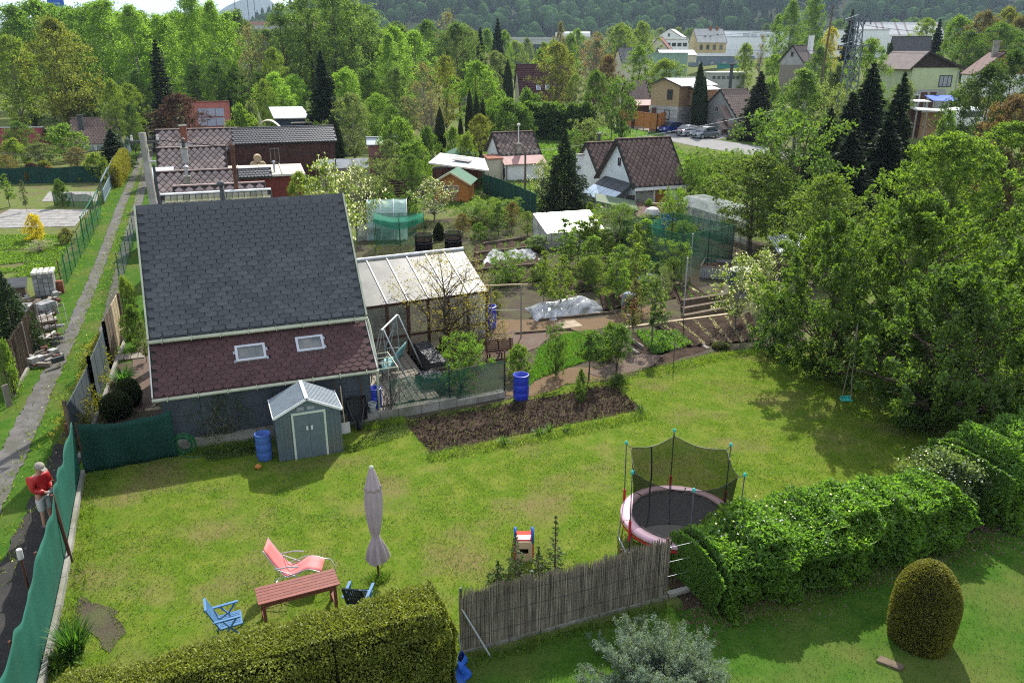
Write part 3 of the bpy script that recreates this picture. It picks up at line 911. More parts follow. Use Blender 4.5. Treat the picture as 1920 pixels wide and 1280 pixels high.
def soil_bed():
 q=[P(757,792),P(1150,722),P(1206,768),P(806,850)]
 nu,nv=150,62
 V=[]
 for j in range(nv+1):
  for i in range(nu+1):
   u,v=i/nu,j/nv
   p=q[0].lerp(q[1],u).lerp(q[3].lerp(q[2],u),v)
   e=min(u,1-u,v*0.5,(1-v)*0.5)*14
   wob=mnoise.noise(p*1.3)*.22
   p=p+Vector((wob*(u-.5)*.8,wob*(v-.5),0))
   h=0.05*abs(mnoise.noise(p*3.1))+0.11*max(0,mnoise.noise(p*8.0))+0.05*abs(mnoise.noise(p*19))
   V.append((p.x,p.y,0.02+min(1,e)*(h+0.015)))
 F=[(j*(nu+1)+i,j*(nu+1)+i+1,(j+1)*(nu+1)+i+1,(j+1)*(nu+1)+i)for j in range(nv)for i in range(nu)]
 o=as_obj('dug_soil',np_mesh('dug_soil',np.array(V),np.array(F),M['g_soil']))
 tag(o,kind='stuff')
 poly=[tuple(p)[:2]for p in q]
 rng=np.random.default_rng(4)
 pts=rng.uniform(np.array(poly).min(0),np.array(poly).max(0),(9000,2));pts=pts[inside(poly,pts)][:2600]
 pos=np.column_stack([pts,rng.uniform(0.06,0.13,len(pts))])
 V2,F2=leaf_geo(rng,pos,0.07,0.7,fold=0.3)
 c=as_obj('soil_clods',np_mesh('soil_clods',V2,F2,M['g_soil']))
 tag(c,kind='stuff')
soil_bed()
plot_px=[(757,792),(1150,722),(1206,768),(806,850)]
weed_poly=px_poly(plot_px)
dug=px_poly([(762,792),(1146,725),(1200,766),(808,846)])
sparse_noise=lambda pts:np.array([mnoise.noise(Vector((x*.55,y*.55,3)))+.6*mnoise.noise(Vector((x*1.9,y*1.9,8)))for x,y in pts])>np.random.default_rng(1).uniform(-.85,.35,len(pts))
bare=px_poly([(158,1130),(205,1146),(220,1188),(200,1208),(175,1184),(152,1156)])
grass('lawn_grass',lawn_poly,330000,0.042,0.017,(0.118,0.182,0.018),3,keep=lambda p:~inside(dug,p)&~inside(bare,p)&sparse_noise(p))
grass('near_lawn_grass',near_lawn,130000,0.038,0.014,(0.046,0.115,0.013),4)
grass('plot_grass',garden_grass,16000,0.10,0.025,(0.085,0.19,0.03),5)
grass('plot_weeds',weed_poly,1700,0.10,0.022,(0.11,0.15,0.05),6,clump=0.06)
edge_poly=strip_poly([P(800,860),P(900,842),P(1010,822),P(1120,800),P(1215,778)],0.5)
grass('plot_edge_grass',edge_poly,9000,0.09,0.022,(0.11,0.18,0.03),7,clump=.09)
verge_l=strip_poly([((a[0]*.5+b[0]*.5),(a[1]*.5+b[1]*.5))for a,b in zip(lane_l,lane_r)],[1.3]*6+[0.9]*4)
grass('track_grass',verge_l[:],70000,0.09,0.03,(0.13,0.185,0.026),8,clump=.1)
out_l=strip_poly([(p[0]-1.15,p[1]-.3)for p in lane_l],1.1)
grass('track_edge_grass',out_l,60000,0.12,0.03,(0.115,0.195,0.026),9,clump=.12)
for i_,(pts__,w__,n__,h__)in enumerate((([(p[0]+.28,p[1]+.1)for p in FENCE[1:7]],.35,5000,.13),([bnd(-.2,.25),bnd(4.4,.25)],.35,3500,.13),([bnd(-.3,-.3),bnd(4.4,-.25)],.3,3000,.11),([(-9.0,20.05),(-6.7,20.7)],.5,2200,.12),([(-4.4,21.6),(-3.3,22.1)],.4,1600,.12),([(-2.95,14.2),(-2.75,14.5)],.35,500,.1),(px_poly([(1220,705),(1340,672),(1420,660),(1500,662)]),.5,4000,.12),([bnd(5,-1.1),bnd(13,-1.0)],.4,3500,.09))):
 grass('edge_grass',strip_poly(pts__,w__),n__,h__,.02,(0.105,0.175,0.022),30+i_,clump=.07)
for i_,(ln_,sg_,wd_)in enumerate(((lane_l,1,.52),(lane_l,-1,.52),(lane_r,-1,.5))):
 grass('lane_edge_grass',strip_poly([(p[0]+sg_*wd_*(1 if k_<3 else .8),p[1]+sg_*.12)for k_,p in enumerate(ln_)],.34),13000,.10,.03,(0.12,0.185,0.026),50+i_,clump=.09)
rng_=np.random.default_rng(9)
pts_=rng_.uniform(np.array(verge_l).min(0),np.array(verge_l).max(0),(9000,2));pts_=pts_[inside(verge_l,pts_)][:700]
V_,F_=leaf_geo(rng_,np.column_stack([pts_,np.full(len(pts_),0.10)]),0.045,0.9,bias=(0,0,.3))
tag(as_obj('daisies',np_mesh('daisies',V_,F_,M['petal']),color=(0.7,0.68,0.5)),kind='stuff')
pts_=rng_.uniform((-11,12),(8,20),(26000,2));pts_=pts_[inside(lawn_poly,pts_)]
msk=np.array([mnoise.noise(Vector((x*.8,y*.8,20)))for x,y in pts_])>0.12
msk&=~inside(bare,pts_)
pts_=pts_[msk][:7000]
V_,F_=leaf_geo(rng_,np.column_stack([pts_,np.full(len(pts_),0.05)]),0.038,0.8,bias=(0,0,.1))
tag(as_obj('clover',np_mesh('clover',V_,F_,M['leaf']),color=(0.095,0.17,0.035)),kind='stuff')
def tile_mesh(kind,w,h,t):
 if kind=='hex':
  pl=[(-w/2,h*.5),(w/2,h*.5),(w/2,-h*.24),(w*.35,-h*.5),(-w*.35,-h*.5),(-w/2,-h*.24)]
 elif kind=='scale':
  pl=[(w/2,h*.5),(-w/2,h*.5)]+[(-w/2*math.cos(a),-h*.08-h*.42*math.sin(a))for a in[PI*k/6 for k in range(7)]]
 elif kind=='diamond':
  pl=[(-w/2,0),(0,-h/2),(w/2,0),(0,h/2)]
 else:
  pl=[(-w/2,-h/2),(w/2,-h/2),(w/2,h/2),(-w/2,h/2)]
 mb=MB()
 mb.prism([(x,y,0)for x,y in pl],(0,0,t))
 return mb
def cover(parent,o,u,v,W,Hs,kind,m,cols,rows,t=0.012,tilt=0.05,name='shingle',limit=300,gap=0.94,over=1.35,jit=0.006,seed=1,skip=None,cellw=None):
 o,u,v=Vector(o),Vector(u).normalized(),Vector(v).normalized()
 n=u.cross(v).normalized()
 if n.z<0:n=-n
 rnd=random.Random(seed)
 cw,ch=W/cols,Hs/rows
 if kind=='diamond':mbt=tile_mesh(kind,cw*gap,ch*2*gap,t)
 else:mbt=tile_mesh(kind,cw*gap,ch*over,t)
 me=mbt.mesh(name,m)
 rest=MB()
 cnt=0
 for r in range(rows+(1 if kind=='diamond' else 0)):
  for c in range(cols+1):
   a=(c+(0.5 if r%2==0 else 0.0))*cw
   b=(r+0.5)*ch if kind!='diamond' else r*ch
   if a<cw*0.24 or a>W-cw*0.24:continue
   if kind=='diamond' and(b<ch*.5 or b>Hs-ch*.5):continue
   if skip and skip(a,b):continue
   lift=0.004+(0.010 if kind!='diamond' else 0.003*(r%2))
   R=Matrix((u,v,n)).transposed()
   R=R@Matrix.Rotation(-(tilt if kind!='diamond' else tilt*.3)+rnd.uniform(-.006,.006),3,'X')@Matrix.Rotation(rnd.uniform(-1,1)*jit*2,3,'Z')
   p=o+u*(a+rnd.uniform(-jit,jit))+v*(b+rnd.uniform(-jit,jit))+n*(lift+rnd.uniform(0,.003))
   if cnt<limit:
    ob=as_obj(name,me,parent)
    ob.matrix_local=Matrix.Translation(p)@R.to_4x4()
    cnt+=1
   else:
    rest.add([p+R@Vector(q)for q in mbt.v],mbt.f)
 if rest.v:
  x=rest.build(name+'_field',m,parent)
  x['kind']='stuff'
def window(parent,c,w,h,nrm,frame_m,pane_m,bar=0.06,mull=1,depth=0.05,hinge=None,name='window'):
 nrm=Vector(nrm).normalized()
 up=Vector((0,0,1))
 if abs(nrm.z)>0.9:up=Vector((0,1,0))
 s=up.cross(nrm).normalized()
 up=nrm.cross(s).normalized()
 c=Vector(c)
 mb=MB()
 pt=lambda a,b,d=0.0:c+s*a+up*b+nrm*d
 def bar_(a0,b0,a1,b1,d0,d1):
  vs=[pt(a,b,d)for d in(d0,d1)for(a,b)in((a0,b0),(a1,b0),(a1,b1),(a0,b1))]
  mb.add(vs,[(0,3,2,1),(4,5,6,7),(0,1,5,4),(1,2,6,5),(2,3,7,6),(3,0,4,7)])
 W,Hh=w/2,h/2
 bar_(-W,-Hh,-W+bar,Hh,-.02,depth);bar_(W-bar,-Hh,W,Hh,-.02,depth)
 bar_(-W+bar,-Hh,W-bar,-Hh+bar,-.02,depth);bar_(-W+bar,Hh-bar,W-bar,Hh,-.02,depth)
 for k in range(mull):
  x=-W+w*(k+1)/(mull+1)
  bar_(x-bar*.35,-Hh+bar,x+bar*.35,Hh-bar,-.02,depth*.8)
 f=mb.build(name,frame_m,parent)
 mb2=MB()
 mb=mb2
 vs=[pt(a,b,d)for d in(-.015,0.012)for(a,b)in((-W+bar*.8,-Hh+bar*.8),(W-bar*.8,-Hh+bar*.8),(W-bar*.8,Hh-bar*.8),(-W+bar*.8,Hh-bar*.8))]
 mb2.add(vs,[(0,3,2,1),(4,5,6,7),(0,1,5,4),(1,2,6,5),(2,3,7,6),(3,0,4,7)])
 mb2.build('pane',pane_m,f)
 return f
HY=0.37
def main_house():
 L=6.12
 h=thing('cabin','dark slate clad cabin with grey hexagon shingles and a lower maroon roof','cabin',(-9.74,19.9,0),HY)
 ye,ze,yr,zr=1.35,2.99,4.13,6.26
 yb,zb=6.85,3.1
 mb=MB()
 prof=[(0.25,0.3),(0.25,1.72),(1.5,2.62),(1.6,3.1),(yr,zr-.16),(6.6,3.2),(6.6,0.0),(0.45,0.0)]
 mb.prism([(0.16,y,z)for y,z in prof],(L-0.32,0,0))
 wall=mb.build('wall',M['slate_wall'],h)
 rnd=random.Random(3)
 x=0.17
 for w in(0.98,0.96,1.0,0.97,0.98,0.85):
  for z0,z1 in((0.34,1.02),(1.03,1.70)):
   MB().box2((x,0.225-rnd.uniform(0,.008),z0),(x+w-0.012,0.247,z1)).build('panel',M['slate_wall'],wall)
  x+=w
 MB().box2((0.05,0.08,-0.1),(L+0.0,0.6,0.32)).build('foundation',M['concrete'],h)
 mb=MB()
 mb.slab([(0.02,ye,ze),(L+0.03,ye,ze),(L+0.03,yr,zr),(0.02,yr,zr)],0.09)
 roof=mb.build('roof',M['felt'],h)
 mb=MB()
 mb.slab([(0.02,yr+.01,zr),(L+0.03,yr+.01,zr),(L+0.03,yb,zb),(0.02,yb,zb)],0.09)
 mb.build('rear_slope',M['felt'],h)
 sl=Vector((0,yr-ye,zr-ze));Ls=sl.length
 cover(roof,(0.04,ye+.04,ze+.045),(1,0,0),sl,L-0.02,Ls-0.18,'hex',M['shingle'],18,27,t=0.018,tilt=.075,name='shingle',seed=4)
 k=18
 for i in range(k):
  x0=0.02+(L+.01)*i/k
  mb=MB()
  a=Vector((0,-(yr-ye),-(zr-ze))).normalized()*0.17
  b=Vector((0,yb-yr,zb-zr)).normalized()*0.15
  x1=x0+(L+.01)/k+0.02
  top=0.03+rnd.uniform(0,.006)
  mb.add([(x0,yr+a.y,zr+a.z+top),(x1,yr+a.y,zr+a.z+top+.006),(x1,yr,zr+top+.006),(x0,yr,zr+top),(x0,yr+b.y,zr+b.z+top),(x1,yr+b.y,zr+b.z+top+.006)],[(0,1,2,3),(3,2,5,4)])
  mb.build('ridge_cap',M['shingle'],roof)
 y0,z0,y1,z1=0.0,1.77,1.52,2.86
 mb=MB()
 mb.slab([(0.0,y0,z0),(L,y0,z0),(L,y1,z1),(0.0,y1,z1)],0.07)
 lr=mb.build('lower_roof',M['deck_dark'],h)
 sl2=Vector((0,y1-y0,z1-z0));L2=sl2.length
 sky=[(2.62,0.86),(4.28,0.80)]
 n2=Vector((1,0,0)).cross(sl2).normalized()
 def lp(px,py):
  org=Vector(h.location);R=Matrix.Rotation(HY,3,'Z')
  d=Vector(ray(px,py));e=Vector((0,0,EYE))
  nn=R@n2;p0=org+R@Vector((0,y0,z0))
  t=(p0-e).dot(nn)/d.dot(nn)
  q=R.transposed()@(e+d*t-org)
  return q
 cs=[]
 for px,py,w,hh in((470,663,0.84,0.55),(581,646,0.80,0.52)):
  c=lp(px,py)
  cs.append((c.x,(c-Vector((0,y0,z0))).dot(sl2.normalized()),w,hh))
  c=c+n2*0.03
  f=window(h,c+n2*0.02,w,hh,n2,M['alu'],M['glass_sky'],0.07,0,0.05,name='skylight')
  MB().slab([c+Vector((-w/2-.06,0,0))-sl2.normalized()*(hh/2+.08),c+Vector((w/2+.06,0,0))-sl2.normalized()*(hh/2+.08),c+Vector((w/2+.06,0,0))+sl2.normalized()*(hh/2+.04),c+Vector((-w/2-.06,0,0))+sl2.normalized()*(hh/2+.04)],0.02,-0.005).build('flashing',M['metal_grey'],f)
 skip=lambda a,b:any(abs(a-x)<w/2+.0 and abs(b-yy)<hh/2+0.0 for x,yy,w,hh in cs)
 cover(lr,(0.02,y0-.01,z0+.0),(1,0,0),sl2,L-0.02,L2-.04,'scale',M['shingle_red'],24,12,t=0.017,tilt=.07,name='shingle',seed=5,skip=skip,gap=0.97)
 g=MB()
 g.tube([(-0.04,ye-.05,ze-.07),(L+0.08,ye-.05,ze-.09)],0.055,8)
 g.build('gutter',M['gutter'],h,smooth=True)
 g=MB()
 g.tube([(-0.04,y0-.06,z0-.07),(L+0.06,y0-.06,z0-.09)],0.05,8)
 g.build('gutter',M['gutter'],h,smooth=True)
 for yy,zz in((ye-.05,ze-.02),(y0-.06,z0-.02)):
  b=MB()
  for i in range(8):
   x=0.35+i*0.78
   b.box((x,yy,zz-.05),(0.02,0.13,0.12))
  b.build('gutter_bracket',M['gutter'],h)
 MB().box2((0.0,ye-.005,ze-.14),(L+.04,ye+.02,ze-.03)).build('fascia',M['gutter'],h)
 v=MB()
 v.beam((0.0,ye,ze-.01),(0.0,yr,zr-.01),0.05,0.15)
 v.build('verge_board',M['gutter'],h)
 v=MB()
 v.beam((L+.05,ye,ze-.01),(L+.05,yr,zr-.01),0.05,0.15)
 v.build('verge_board',M['gutter'],h)
 for x in(-0.02,L+.02):
  v=MB();v.beam((x,y0,z0-.02),(x,y1,z1-.02),0.035,0.12);v.build('verge_board',M['ivory'],h)
 e=MB();e.box2((0.0,-0.012,z0-.08),(L,-0.002,z0+.01));e.build('drip_edge',M['shingle_red'],h)
 d=MB()
 d.tube([(L+.06,ye-.05,ze-.1),(L+.10,ye-.1,ze-.28),(L+.06,0.35,2.05),(L+.06,0.2,1.72),(L+.04,0.16,1.5),(L+.04,0.16,0.3)],0.04,7)
 d.build('downpipe',M['gutter'],h,smooth=True)
 d=MB();d.tube([(2.52,yr+.55,zr-.8),(2.52,yr+.55,zr+.42)],0.075,10);d.tube([(2.52,yr+.55,zr+.42),(2.47,yr+.5,zr+.5)],[0.10,0.11],10)
 d.build('stove_pipe',M['dark_grey'],h,smooth=True)
 d=MB()
 for yy in(0.5,0.95,1.4,1.85):
  d.tube([(L,yy,1.5),(L+.75,yy,1.5)],0.018,5)
 d.tube([(L+.75,.45,1.5),(L+.75,1.9,1.5)],0.018,5)
 d.tube([(L+.75,.45,1.5),(L+.75,.45,0.2)],0.018,5)
 d.tube([(L+.75,1.9,1.5),(L+.75,1.9,0.2)],0.018,5)
 d.build('drying_rack',M['gutter'],h)
 return h
house=main_house()
def climber():
 rng=random.Random(7);nr=np.random.default_rng(7)
 R=Matrix.Rotation(HY,3,'Z')
 o=thing('climbing_plant','thin leafy climber on the dark slate wall left of the metal shed','plant',Vector((-9.74,19.9,0))+R@Vector((1.6,0.12,0.0)),HY)
 tubes,pos=[],[]
 for i in range(16):
  x=rng.uniform(-.5,.6);p=Vector((x,0,0.05));pts=[p.copy()]
  for k in range(6):
   p=p+Vector((rng.uniform(-.22,.26),rng.uniform(-.03,.02),rng.uniform(.12,.34)))
   p.y=max(-.12,min(0.03,p.y));p.z=min(p.z,1.62);pts.append(p.copy())
  tubes.append((pts,[0.009]*4+[0.005]*3))
  for _ in range(42):pos.append(np.array(rng.choice(pts[1:]))+nr.normal(size=3)*np.array([.12,.03,.1]))
 as_obj('stem',tube_geo_mesh('stem',tubes,M['bark_grey'],4),o)
 V,F=leaf_geo(nr,np.array(pos),0.065,0.6)
 as_obj('foliage',np_mesh('foliage',V,F,M['leaf']),o,(0.075,0.11,0.03))
climber()
def garden_shed():
 yaw=0.37
 s=thing('garden_shed','small blue-grey metal shed with pale ribbed gable roof and double doors','shed',(-6.36,19.53,0),yaw)
 W,D,E,Rz=1.70,1.22,1.36,1.78
 mb=MB()
 mb.prism([(0,0,0),(W,0,0),(W,0,E),(W/2,0,Rz-.03),(0,0,E)],(0,D,0))
 wall=mb.build('wall',M['shed_wall'],s)
 n=15
 for i in range(n+1):
  x=W*i/n
  if 0.40<x<1.30:continue
  zt=E-.02+(Rz-E)*(1-abs(x-W/2)/(W/2))*.9
  MB().box2((x-.022,-0.018,0.02),(x+.022,-.001,min(zt,E+.0))).build('rib',M['shed_wall'],wall)
 for i in range(11):
  y=D*i/10
  for xx,sx in((-0.018,0),(W,W+.018)):
   MB().box2((xx,y-.022,.02),(0 if xx<0 else sx,y+.022,E-.04)).build('rib',M['shed_wall'],wall)
 oh,ov=0.06,0.07
 for sx,lab in((-1,0),(1,1)):
  xe=W/2+sx*(W/2+ov);ze=E-(Rz-E)*ov/(W/2)+.02
  xr=W/2+sx*.02;zr=Rz+.01
  q=[(xe,-oh,ze),(xr,-oh,zr),(xr,D+oh,zr),(xe,D+oh,ze)]
  m=MB();m.slab(q,0.02)
  rf=m.build('roof_sheet',M['metal_roof'],s)
  m=MB()
  k=13
  nrm=Vector((xe-xr,0,ze-zr)).cross(Vector((0,1,0))).normalized()
  if nrm.z<0:nrm=-nrm
  for i in range(k):
   y=-oh+(D+2*oh)*(i+.5)/k
   m.beam(Vector((xe,y,ze))+nrm*.008,Vector((xr,y,zr))+nrm*.008,0.045,0.022,up=nrm)
  m.build('rib',M['metal_rib'],rf)
  m=MB()
  m.beam((xe,-oh-.012,ze-.01),(xr,-oh-.012,zr-.01),0.02,0.06)
  m.beam((xe+sx*.01,-oh,ze-.005),(xe+sx*.01,D+oh,ze-.005),0.02,0.05)
  m.build('trim',M['metal_white'],rf)
 m=MB();m.beam((W/2,-oh-.01,Rz+.03),(W/2,D+oh,Rz+.03),0.10,0.02);m.build('ridge_cap',M['metal_roof'],s)
 f=MB()
 f.box2((0.40,-.045,0.0),(0.455,-.002,1.40));f.box2((1.265,-.045,0.0),(1.32,-.002,1.40));f.box2((0.455,-.045,1.345),(1.265,-.002,1.40))
 f.build('door_frame',M['shed_trim'],s)
 for a,b in((0.457,0.857),(0.863,1.263)):
  d=MB().box2((a,-.03,0.02),(b,-.003,1.342)).build('door',M['shed_door'],s)
  hx=b-.06 if a<.6 else a+.06
  MB().box2((hx-.025,-.048,0.86),(hx+.025,-.031,0.98)).build('handle',M['metal_white'],d)
 for x in(0.66,0.94):
  v=MB()
  for k in range(4):v.box2((x-.09,-.02,1.455+k*.022),(x+.09,-.003,1.47+k*.022))
  v.box2((x-.10,-.010,1.445),(x+.10,-.0025,1.545))
  v.build('vent',M['grey_plastic'],s)
garden_shed()
def barrel(name,label,loc,r,h,m,open_top=True,group=None,dark='black'):
 o=thing(name,label,'barrel',loc,0.3,group)
 pr=[(r*.86,0),(r*.96,h*.06),(r,h*.2),(r*1.02,h*.33),(r*.985,h*.345),(r*1.02,h*.36),(r*1.02,h*.64),(r*.985,h*.655),(r*1.02,h*.67),(r,h*.85),(r*.97,h*.97),(r*.97,h)]
 if open_top:pr+=[(r*.91,h),(r*.90,h*.3)]
 mb=MB();mb.lathe(pr,24);mb.build('drum',m,o,smooth=True)
 mb=MB();mb.lathe([(r*.97,h-.035),(r*1.035,h-.03),(r*1.035,h-.005),(r*.97,h)],24,cap=False);mb.build('rim',m,o)
 return o
barrel('water_barrel','faded blue plastic barrel cut open, left of the metal shed',(-6.83,19.72,0),0.215,0.80,M['blue_faded'])
barrel('water_barrel','deep blue plastic barrel standing by the dug soil plot',(0.29,23.72,0),0.25,0.90,M['blue_plastic'])
ball=MB();ball.lathe([(0.02,0),(0.07,.02),(0.09,.07),(0.085,.11),(0.04,.15),(0.01,.155)],12)
tag(ball.build('garden_ball',M['wood_orange'],None,(-6.85,19.15,0),smooth=True),'small orange ball on shaded grass before the blue barrel','ball')
def lean_tools():
 R=Matrix.Rotation(HY,3,'Z');o0=Vector((-9.74,19.9,0))
 w=lambda x,y,z=0:o0+R@Vector((x,y,z))
 t=thing('snow_shovel','pale bladed shovel leaning on the wall right of the metal shed','shovel',w(5.0,-.42),HY)
 MB().tube([(0,.0,.30),(0.02,.42,1.35)],0.018,6).build('handle',M['wood_pale'],t)
 mb=MB();mb.grid(lambda u,v:(-.15+.3*u,-.06+.08*v-.02*math.sin(PI*u),0.02+0.33*v),6,4)
 mb.build('blade',M['ivory'],t)
 t=thing('wheelbarrow','black wheelbarrow tipped up against the dark wall','wheelbarrow',w(5.42,-.25),HY)
 mb=MB()
 b0=[(-.2,.02,.42),(.2,.02,.42),(.2,-.16,.50),(-.2,-.16,.50)]
 mb.add([(-.29,.10,1.0),(.29,.10,1.0),(.29,-.05,.28),(-.29,-.05,.28),(-.20,.30,.92),(.20,.30,.92),(.20,.16,.36),(-.20,.16,.36)],[(4,5,6,7),(0,4,7,3),(1,2,6,5),(0,1,5,4),(3,7,6,2)])
 mb.build('tray',M['black'],t)
 mb=MB()
 for s in(-1,1):mb.tube([(s*.08,-.12,.12),(s*.24,.12,.7),(s*.28,.36,1.38)],0.018,6)
 mb.tube([(-.2,.1,.7),(-.16,-.1,.95)],.015,5);mb.tube([(.2,.1,.7),(.16,-.1,.95)],.015,5)
 mb.build('frame',M['dark_grey'],t)
 mb=MB();mb.lathe([(.06,-.04),(.16,-.04),(.185,0),(.16,.04),(.06,.04)],16)
 mb.build('wheel',M['tyre'],t,(0,-.13,.19),(0,PI/2,0))
 for i,(x,lab)in enumerate(((4.86,'dark thin rake pole leaning on the wall beside the shovel'),(5.62,'dark thin pole leaning on the wall above the black wheelbarrow'))):
  q=thing('tool_pole',lab,'pole',w(x,-.12),HY)
  MB().tube([(0,-.1,0),(0,.30,1.72)],0.014,6).build('shaft',M['rust'],q)
  MB().box((0,-.12,.05),(.3,.04,.09)).build('head',M['dark_grey'],q)
 t=thing('bucket','grey plastic bucket standing on the low concrete wall','bucket',w(5.93,0.02,.36))
 mb=MB();mb.lathe([(.085,0),(.125,.27),(.135,.28),(.135,.295),(.118,.295),(.08,.02)],18);mb.build('body',M['grey_plastic'],t,smooth=False)
 MB().tube([(-.13,0,.28),(-.1,-.1,.22),(0,-.14,.2),(.1,-.1,.22),(.13,0,.28)],.006,5).build('handle',M['metal_white'],t)
 rn=random.Random(2)
 pts=[]
 for k in range(150):
  a=k*0.33
  r=.25+.07*math.sin(k*.13)+rn.uniform(-.012,.012)
  pts.append((r*math.cos(a),.10*math.sin(k*.05)-.06*math.sin(a),0.30+(r+.05)*math.sin(a)))
 pts+=[(-.1,-.15,.05),(.2,-.3,.03),(.5,-.25,.03)]
 hz=MB();hz.tube(pts,0.014,5)
 tag(hz.build('garden_hose',M['rubber_green'],None,P(348,852)+Vector((0,0,0.02)),(0,0,.2)),'coiled green garden hose hanging beside the dark shade net','hose')
lean_tools()
def wall_and_fence():
 a,b=Vector((-4.55,21.86,0)),Vector((-0.22,23.86,0))
 d=(b-a);L=d.length;yaw=math.atan2(d.y,d.x)
 w=thing('retaining_wall','low weathered concrete wall under the green wire fence','wall',a,yaw)
 rnd=random.Random(4)
 x=0
 while x<L:
  l=min(rnd.uniform(0.55,0.75),L-x)
  hh=0.34 if x<0.9 else 0.22+.10*(x<L*.6)
  MB().box2((x+.006,0,-.1),(x+l-.006,0.24+rnd.uniform(0,.02),hh+rnd.uniform(-.01,.01))).build('block',M['concrete'],w)
  x+=l
 f=thing('wire_fence','wire fence with green shade cloth above the dug soil plot','fence',a+Vector((math.cos(yaw),math.sin(yaw),0))*.95+Vector((0,.12,0.22)),yaw)
 LF=L-0.95
 mb=MB()
 mb.grid(lambda u,v:(u*LF,.02*math.sin(u*19)*v,v*(1.02+.03*math.sin(u*9))),40,4)
 o=mb.build('shade_cloth',M['net_open'],f)
 for k in(0,.5,1.0):
  MB().tube([(LF*k,0.04,-.2),(LF*k,0.04,1.2+(.18 if k==1 else 0))],0.028,8).build('post',M['rust']if k==1 else M['dark_grey'],f)
 wires=MB()
 n=38
 for i in range(n):
  x0=LF*i/n
  for s in(-1,1):
   pts=[(min(LF,max(0,x0+s*LF/n*j*1.0)),0.028,1.0*j/7)for j in range(8)]
   pts=[p for p in pts]
   wires.tube(pts,0.0035,3,cap=False)
 wires.tube([(0,.03,1.02),(LF,.03,1.02)],.006,4);wires.tube([(0,.03,.02),(LF,.03,.02)],.006,4)
 wires.build('wire_mesh',M['dark_grey'],f)
 t=thing('twig_bundle','bundle of dry grey twigs leaning at the fence end beside the cabin corner','twigs',a+Vector((.72,.45,.3)),yaw)
 rn=random.Random(8);mb=MB()
 for i in range(60):
  p=Vector((rn.uniform(-.15,.15),rn.uniform(-.1,.1),0));q=p+Vector((rn.uniform(-.1,.55),rn.uniform(-.15,.15),rn.uniform(.5,1.15)))
  mb.tube([p,p.lerp(q,.5)+Vector((.05,0,.05)),q],[.008,.006,.003],3)
 mb.build('twigs',M['bark_grey'],t)
 barrel('water_barrel','blue barrel half hidden behind twigs at the cabin corner',a+Vector((.35,.62,.25)),.2,.72,M['blue_plastic'])
wall_and_fence()
def curve_fence():
 pts=FENCE[1:]
 f=thing('shade_net_fence','long sagging green shade net fence beside the gravel lane','fence',(pts[0][0],pts[0][1],0))
 P2=[Vector(p)for p in pts]
 seg=[(P2[i+1]-P2[i]).length for i in range(len(P2)-1)];tot=sum(seg)
 def at(s):
  for i,l in enumerate(seg):
   if s<=l or i==len(seg)-1:
    t=s/l
    return P2[i].lerp(P2[i+1],min(1,t)),(P2[i+1]-P2[i]).normalized()
   s-=l
 hs=lambda s:1.55+.06*math.sin(s*2.3)+.05*math.sin(s*5.1+1)-.08*math.sin(s*1.1)
 def fn(u,v):
  s=u*tot
  p,d=at(s)
  n=Vector((-d.y,d.x))
  off=.035*math.sin(s*1.3+2*v)*v+.012*math.sin(s*4.3)*(v**2)+.008*math.sin(s*9+v*3)*v
  q=p+n*off-P2[0]
  return(q.x,q.y,0.10+v*(hs(s)-.10))
 mb=MB();mb.grid(fn,160,10)
 o=mb.build('net',M['net_green'],f,smooth=True)
 so=o.modifiers.new('thickness','SOLIDIFY');so.thickness=0.008
 s=0.0
 while s<tot-.05:
  l=min(1.0,tot-s)
  p,d=at(s+.005);q,_=at(s+l-.01)
  n=Vector((d.y,-d.x))*-0.0
  pin=Vector((-d.y,d.x))
  a=p-P2[0]+pin*.07;b=q-P2[0]+pin*.07
  MB().beam((a.x,a.y,.09),(b.x,b.y,.09),0.09,0.22).build('kerb',M['concrete'],f)
  s+=l
 for s,hh in((0.1,1.62),(3.1,1.55),(6.0,1.5),(8.6,1.45)):
  p,d=at(s);n=Vector((d.y,-d.x))*.09
  q=p-P2[0]+n
  MB().tube([(q.x,q.y,0),(q.x,q.y,hh)],.03,8).build('post',M['rust'],f)
 p=P(123,1055);b=Vector((-9.83,15.0,0))
 t=thing('prop_post','dark rusty post leaning beside the green shade net','post',b)
 MB().tube([(0.12,-.05,-.1),(0.03,0.0,.8),(-.05,.04,1.66)],.038,8).build('post',M['rust'],t)
 for k in range(5):pass
 cap=A(50,1090,13.1)
 t=thing('can_post','rusty stake topped with a white can outside the green net','post',(cap.x,13.1,0))
 MB().tube([(0,0,0),(0.0,0,1.45)],.025,8).build('stake',M['rust'],t)
 MB().lathe([(.05,1.40),(.055,1.42),(.055,1.60),(.045,1.62)],14).build('can',M['ivory'],t,smooth=False)
 a,b2=Vector((-11.40,18.86,0)),Vector((-9.30,19.86,0))
 d=b2-a
 f2=thing('shade_net','dark green shade net stretched from the lane fence to the cabin corner','fence',a,math.atan2(d.y,d.x))
 Ld=d.length
 mb=MB();mb.grid(lambda u,v:(u*Ld,.05*math.sin(u*7)*v+.03*math.sin(u*17+v*2),.02+v*(1.42-.12*math.sin(PI*u)+.03*math.sin(u*13)+(.0 if u<.9 else .0))),50,8)
 o=mb.build('net',M['net_dark'],f2,smooth=True)
 so=o.modifiers.new('thickness','SOLIDIFY');so.thickness=0.008
 for x in(0.03,Ld-.03):
  MB().tube([(x,.05,0),(x,.05,1.48)],.025,8).build('post',M['rust'],f2)
curve_fence()
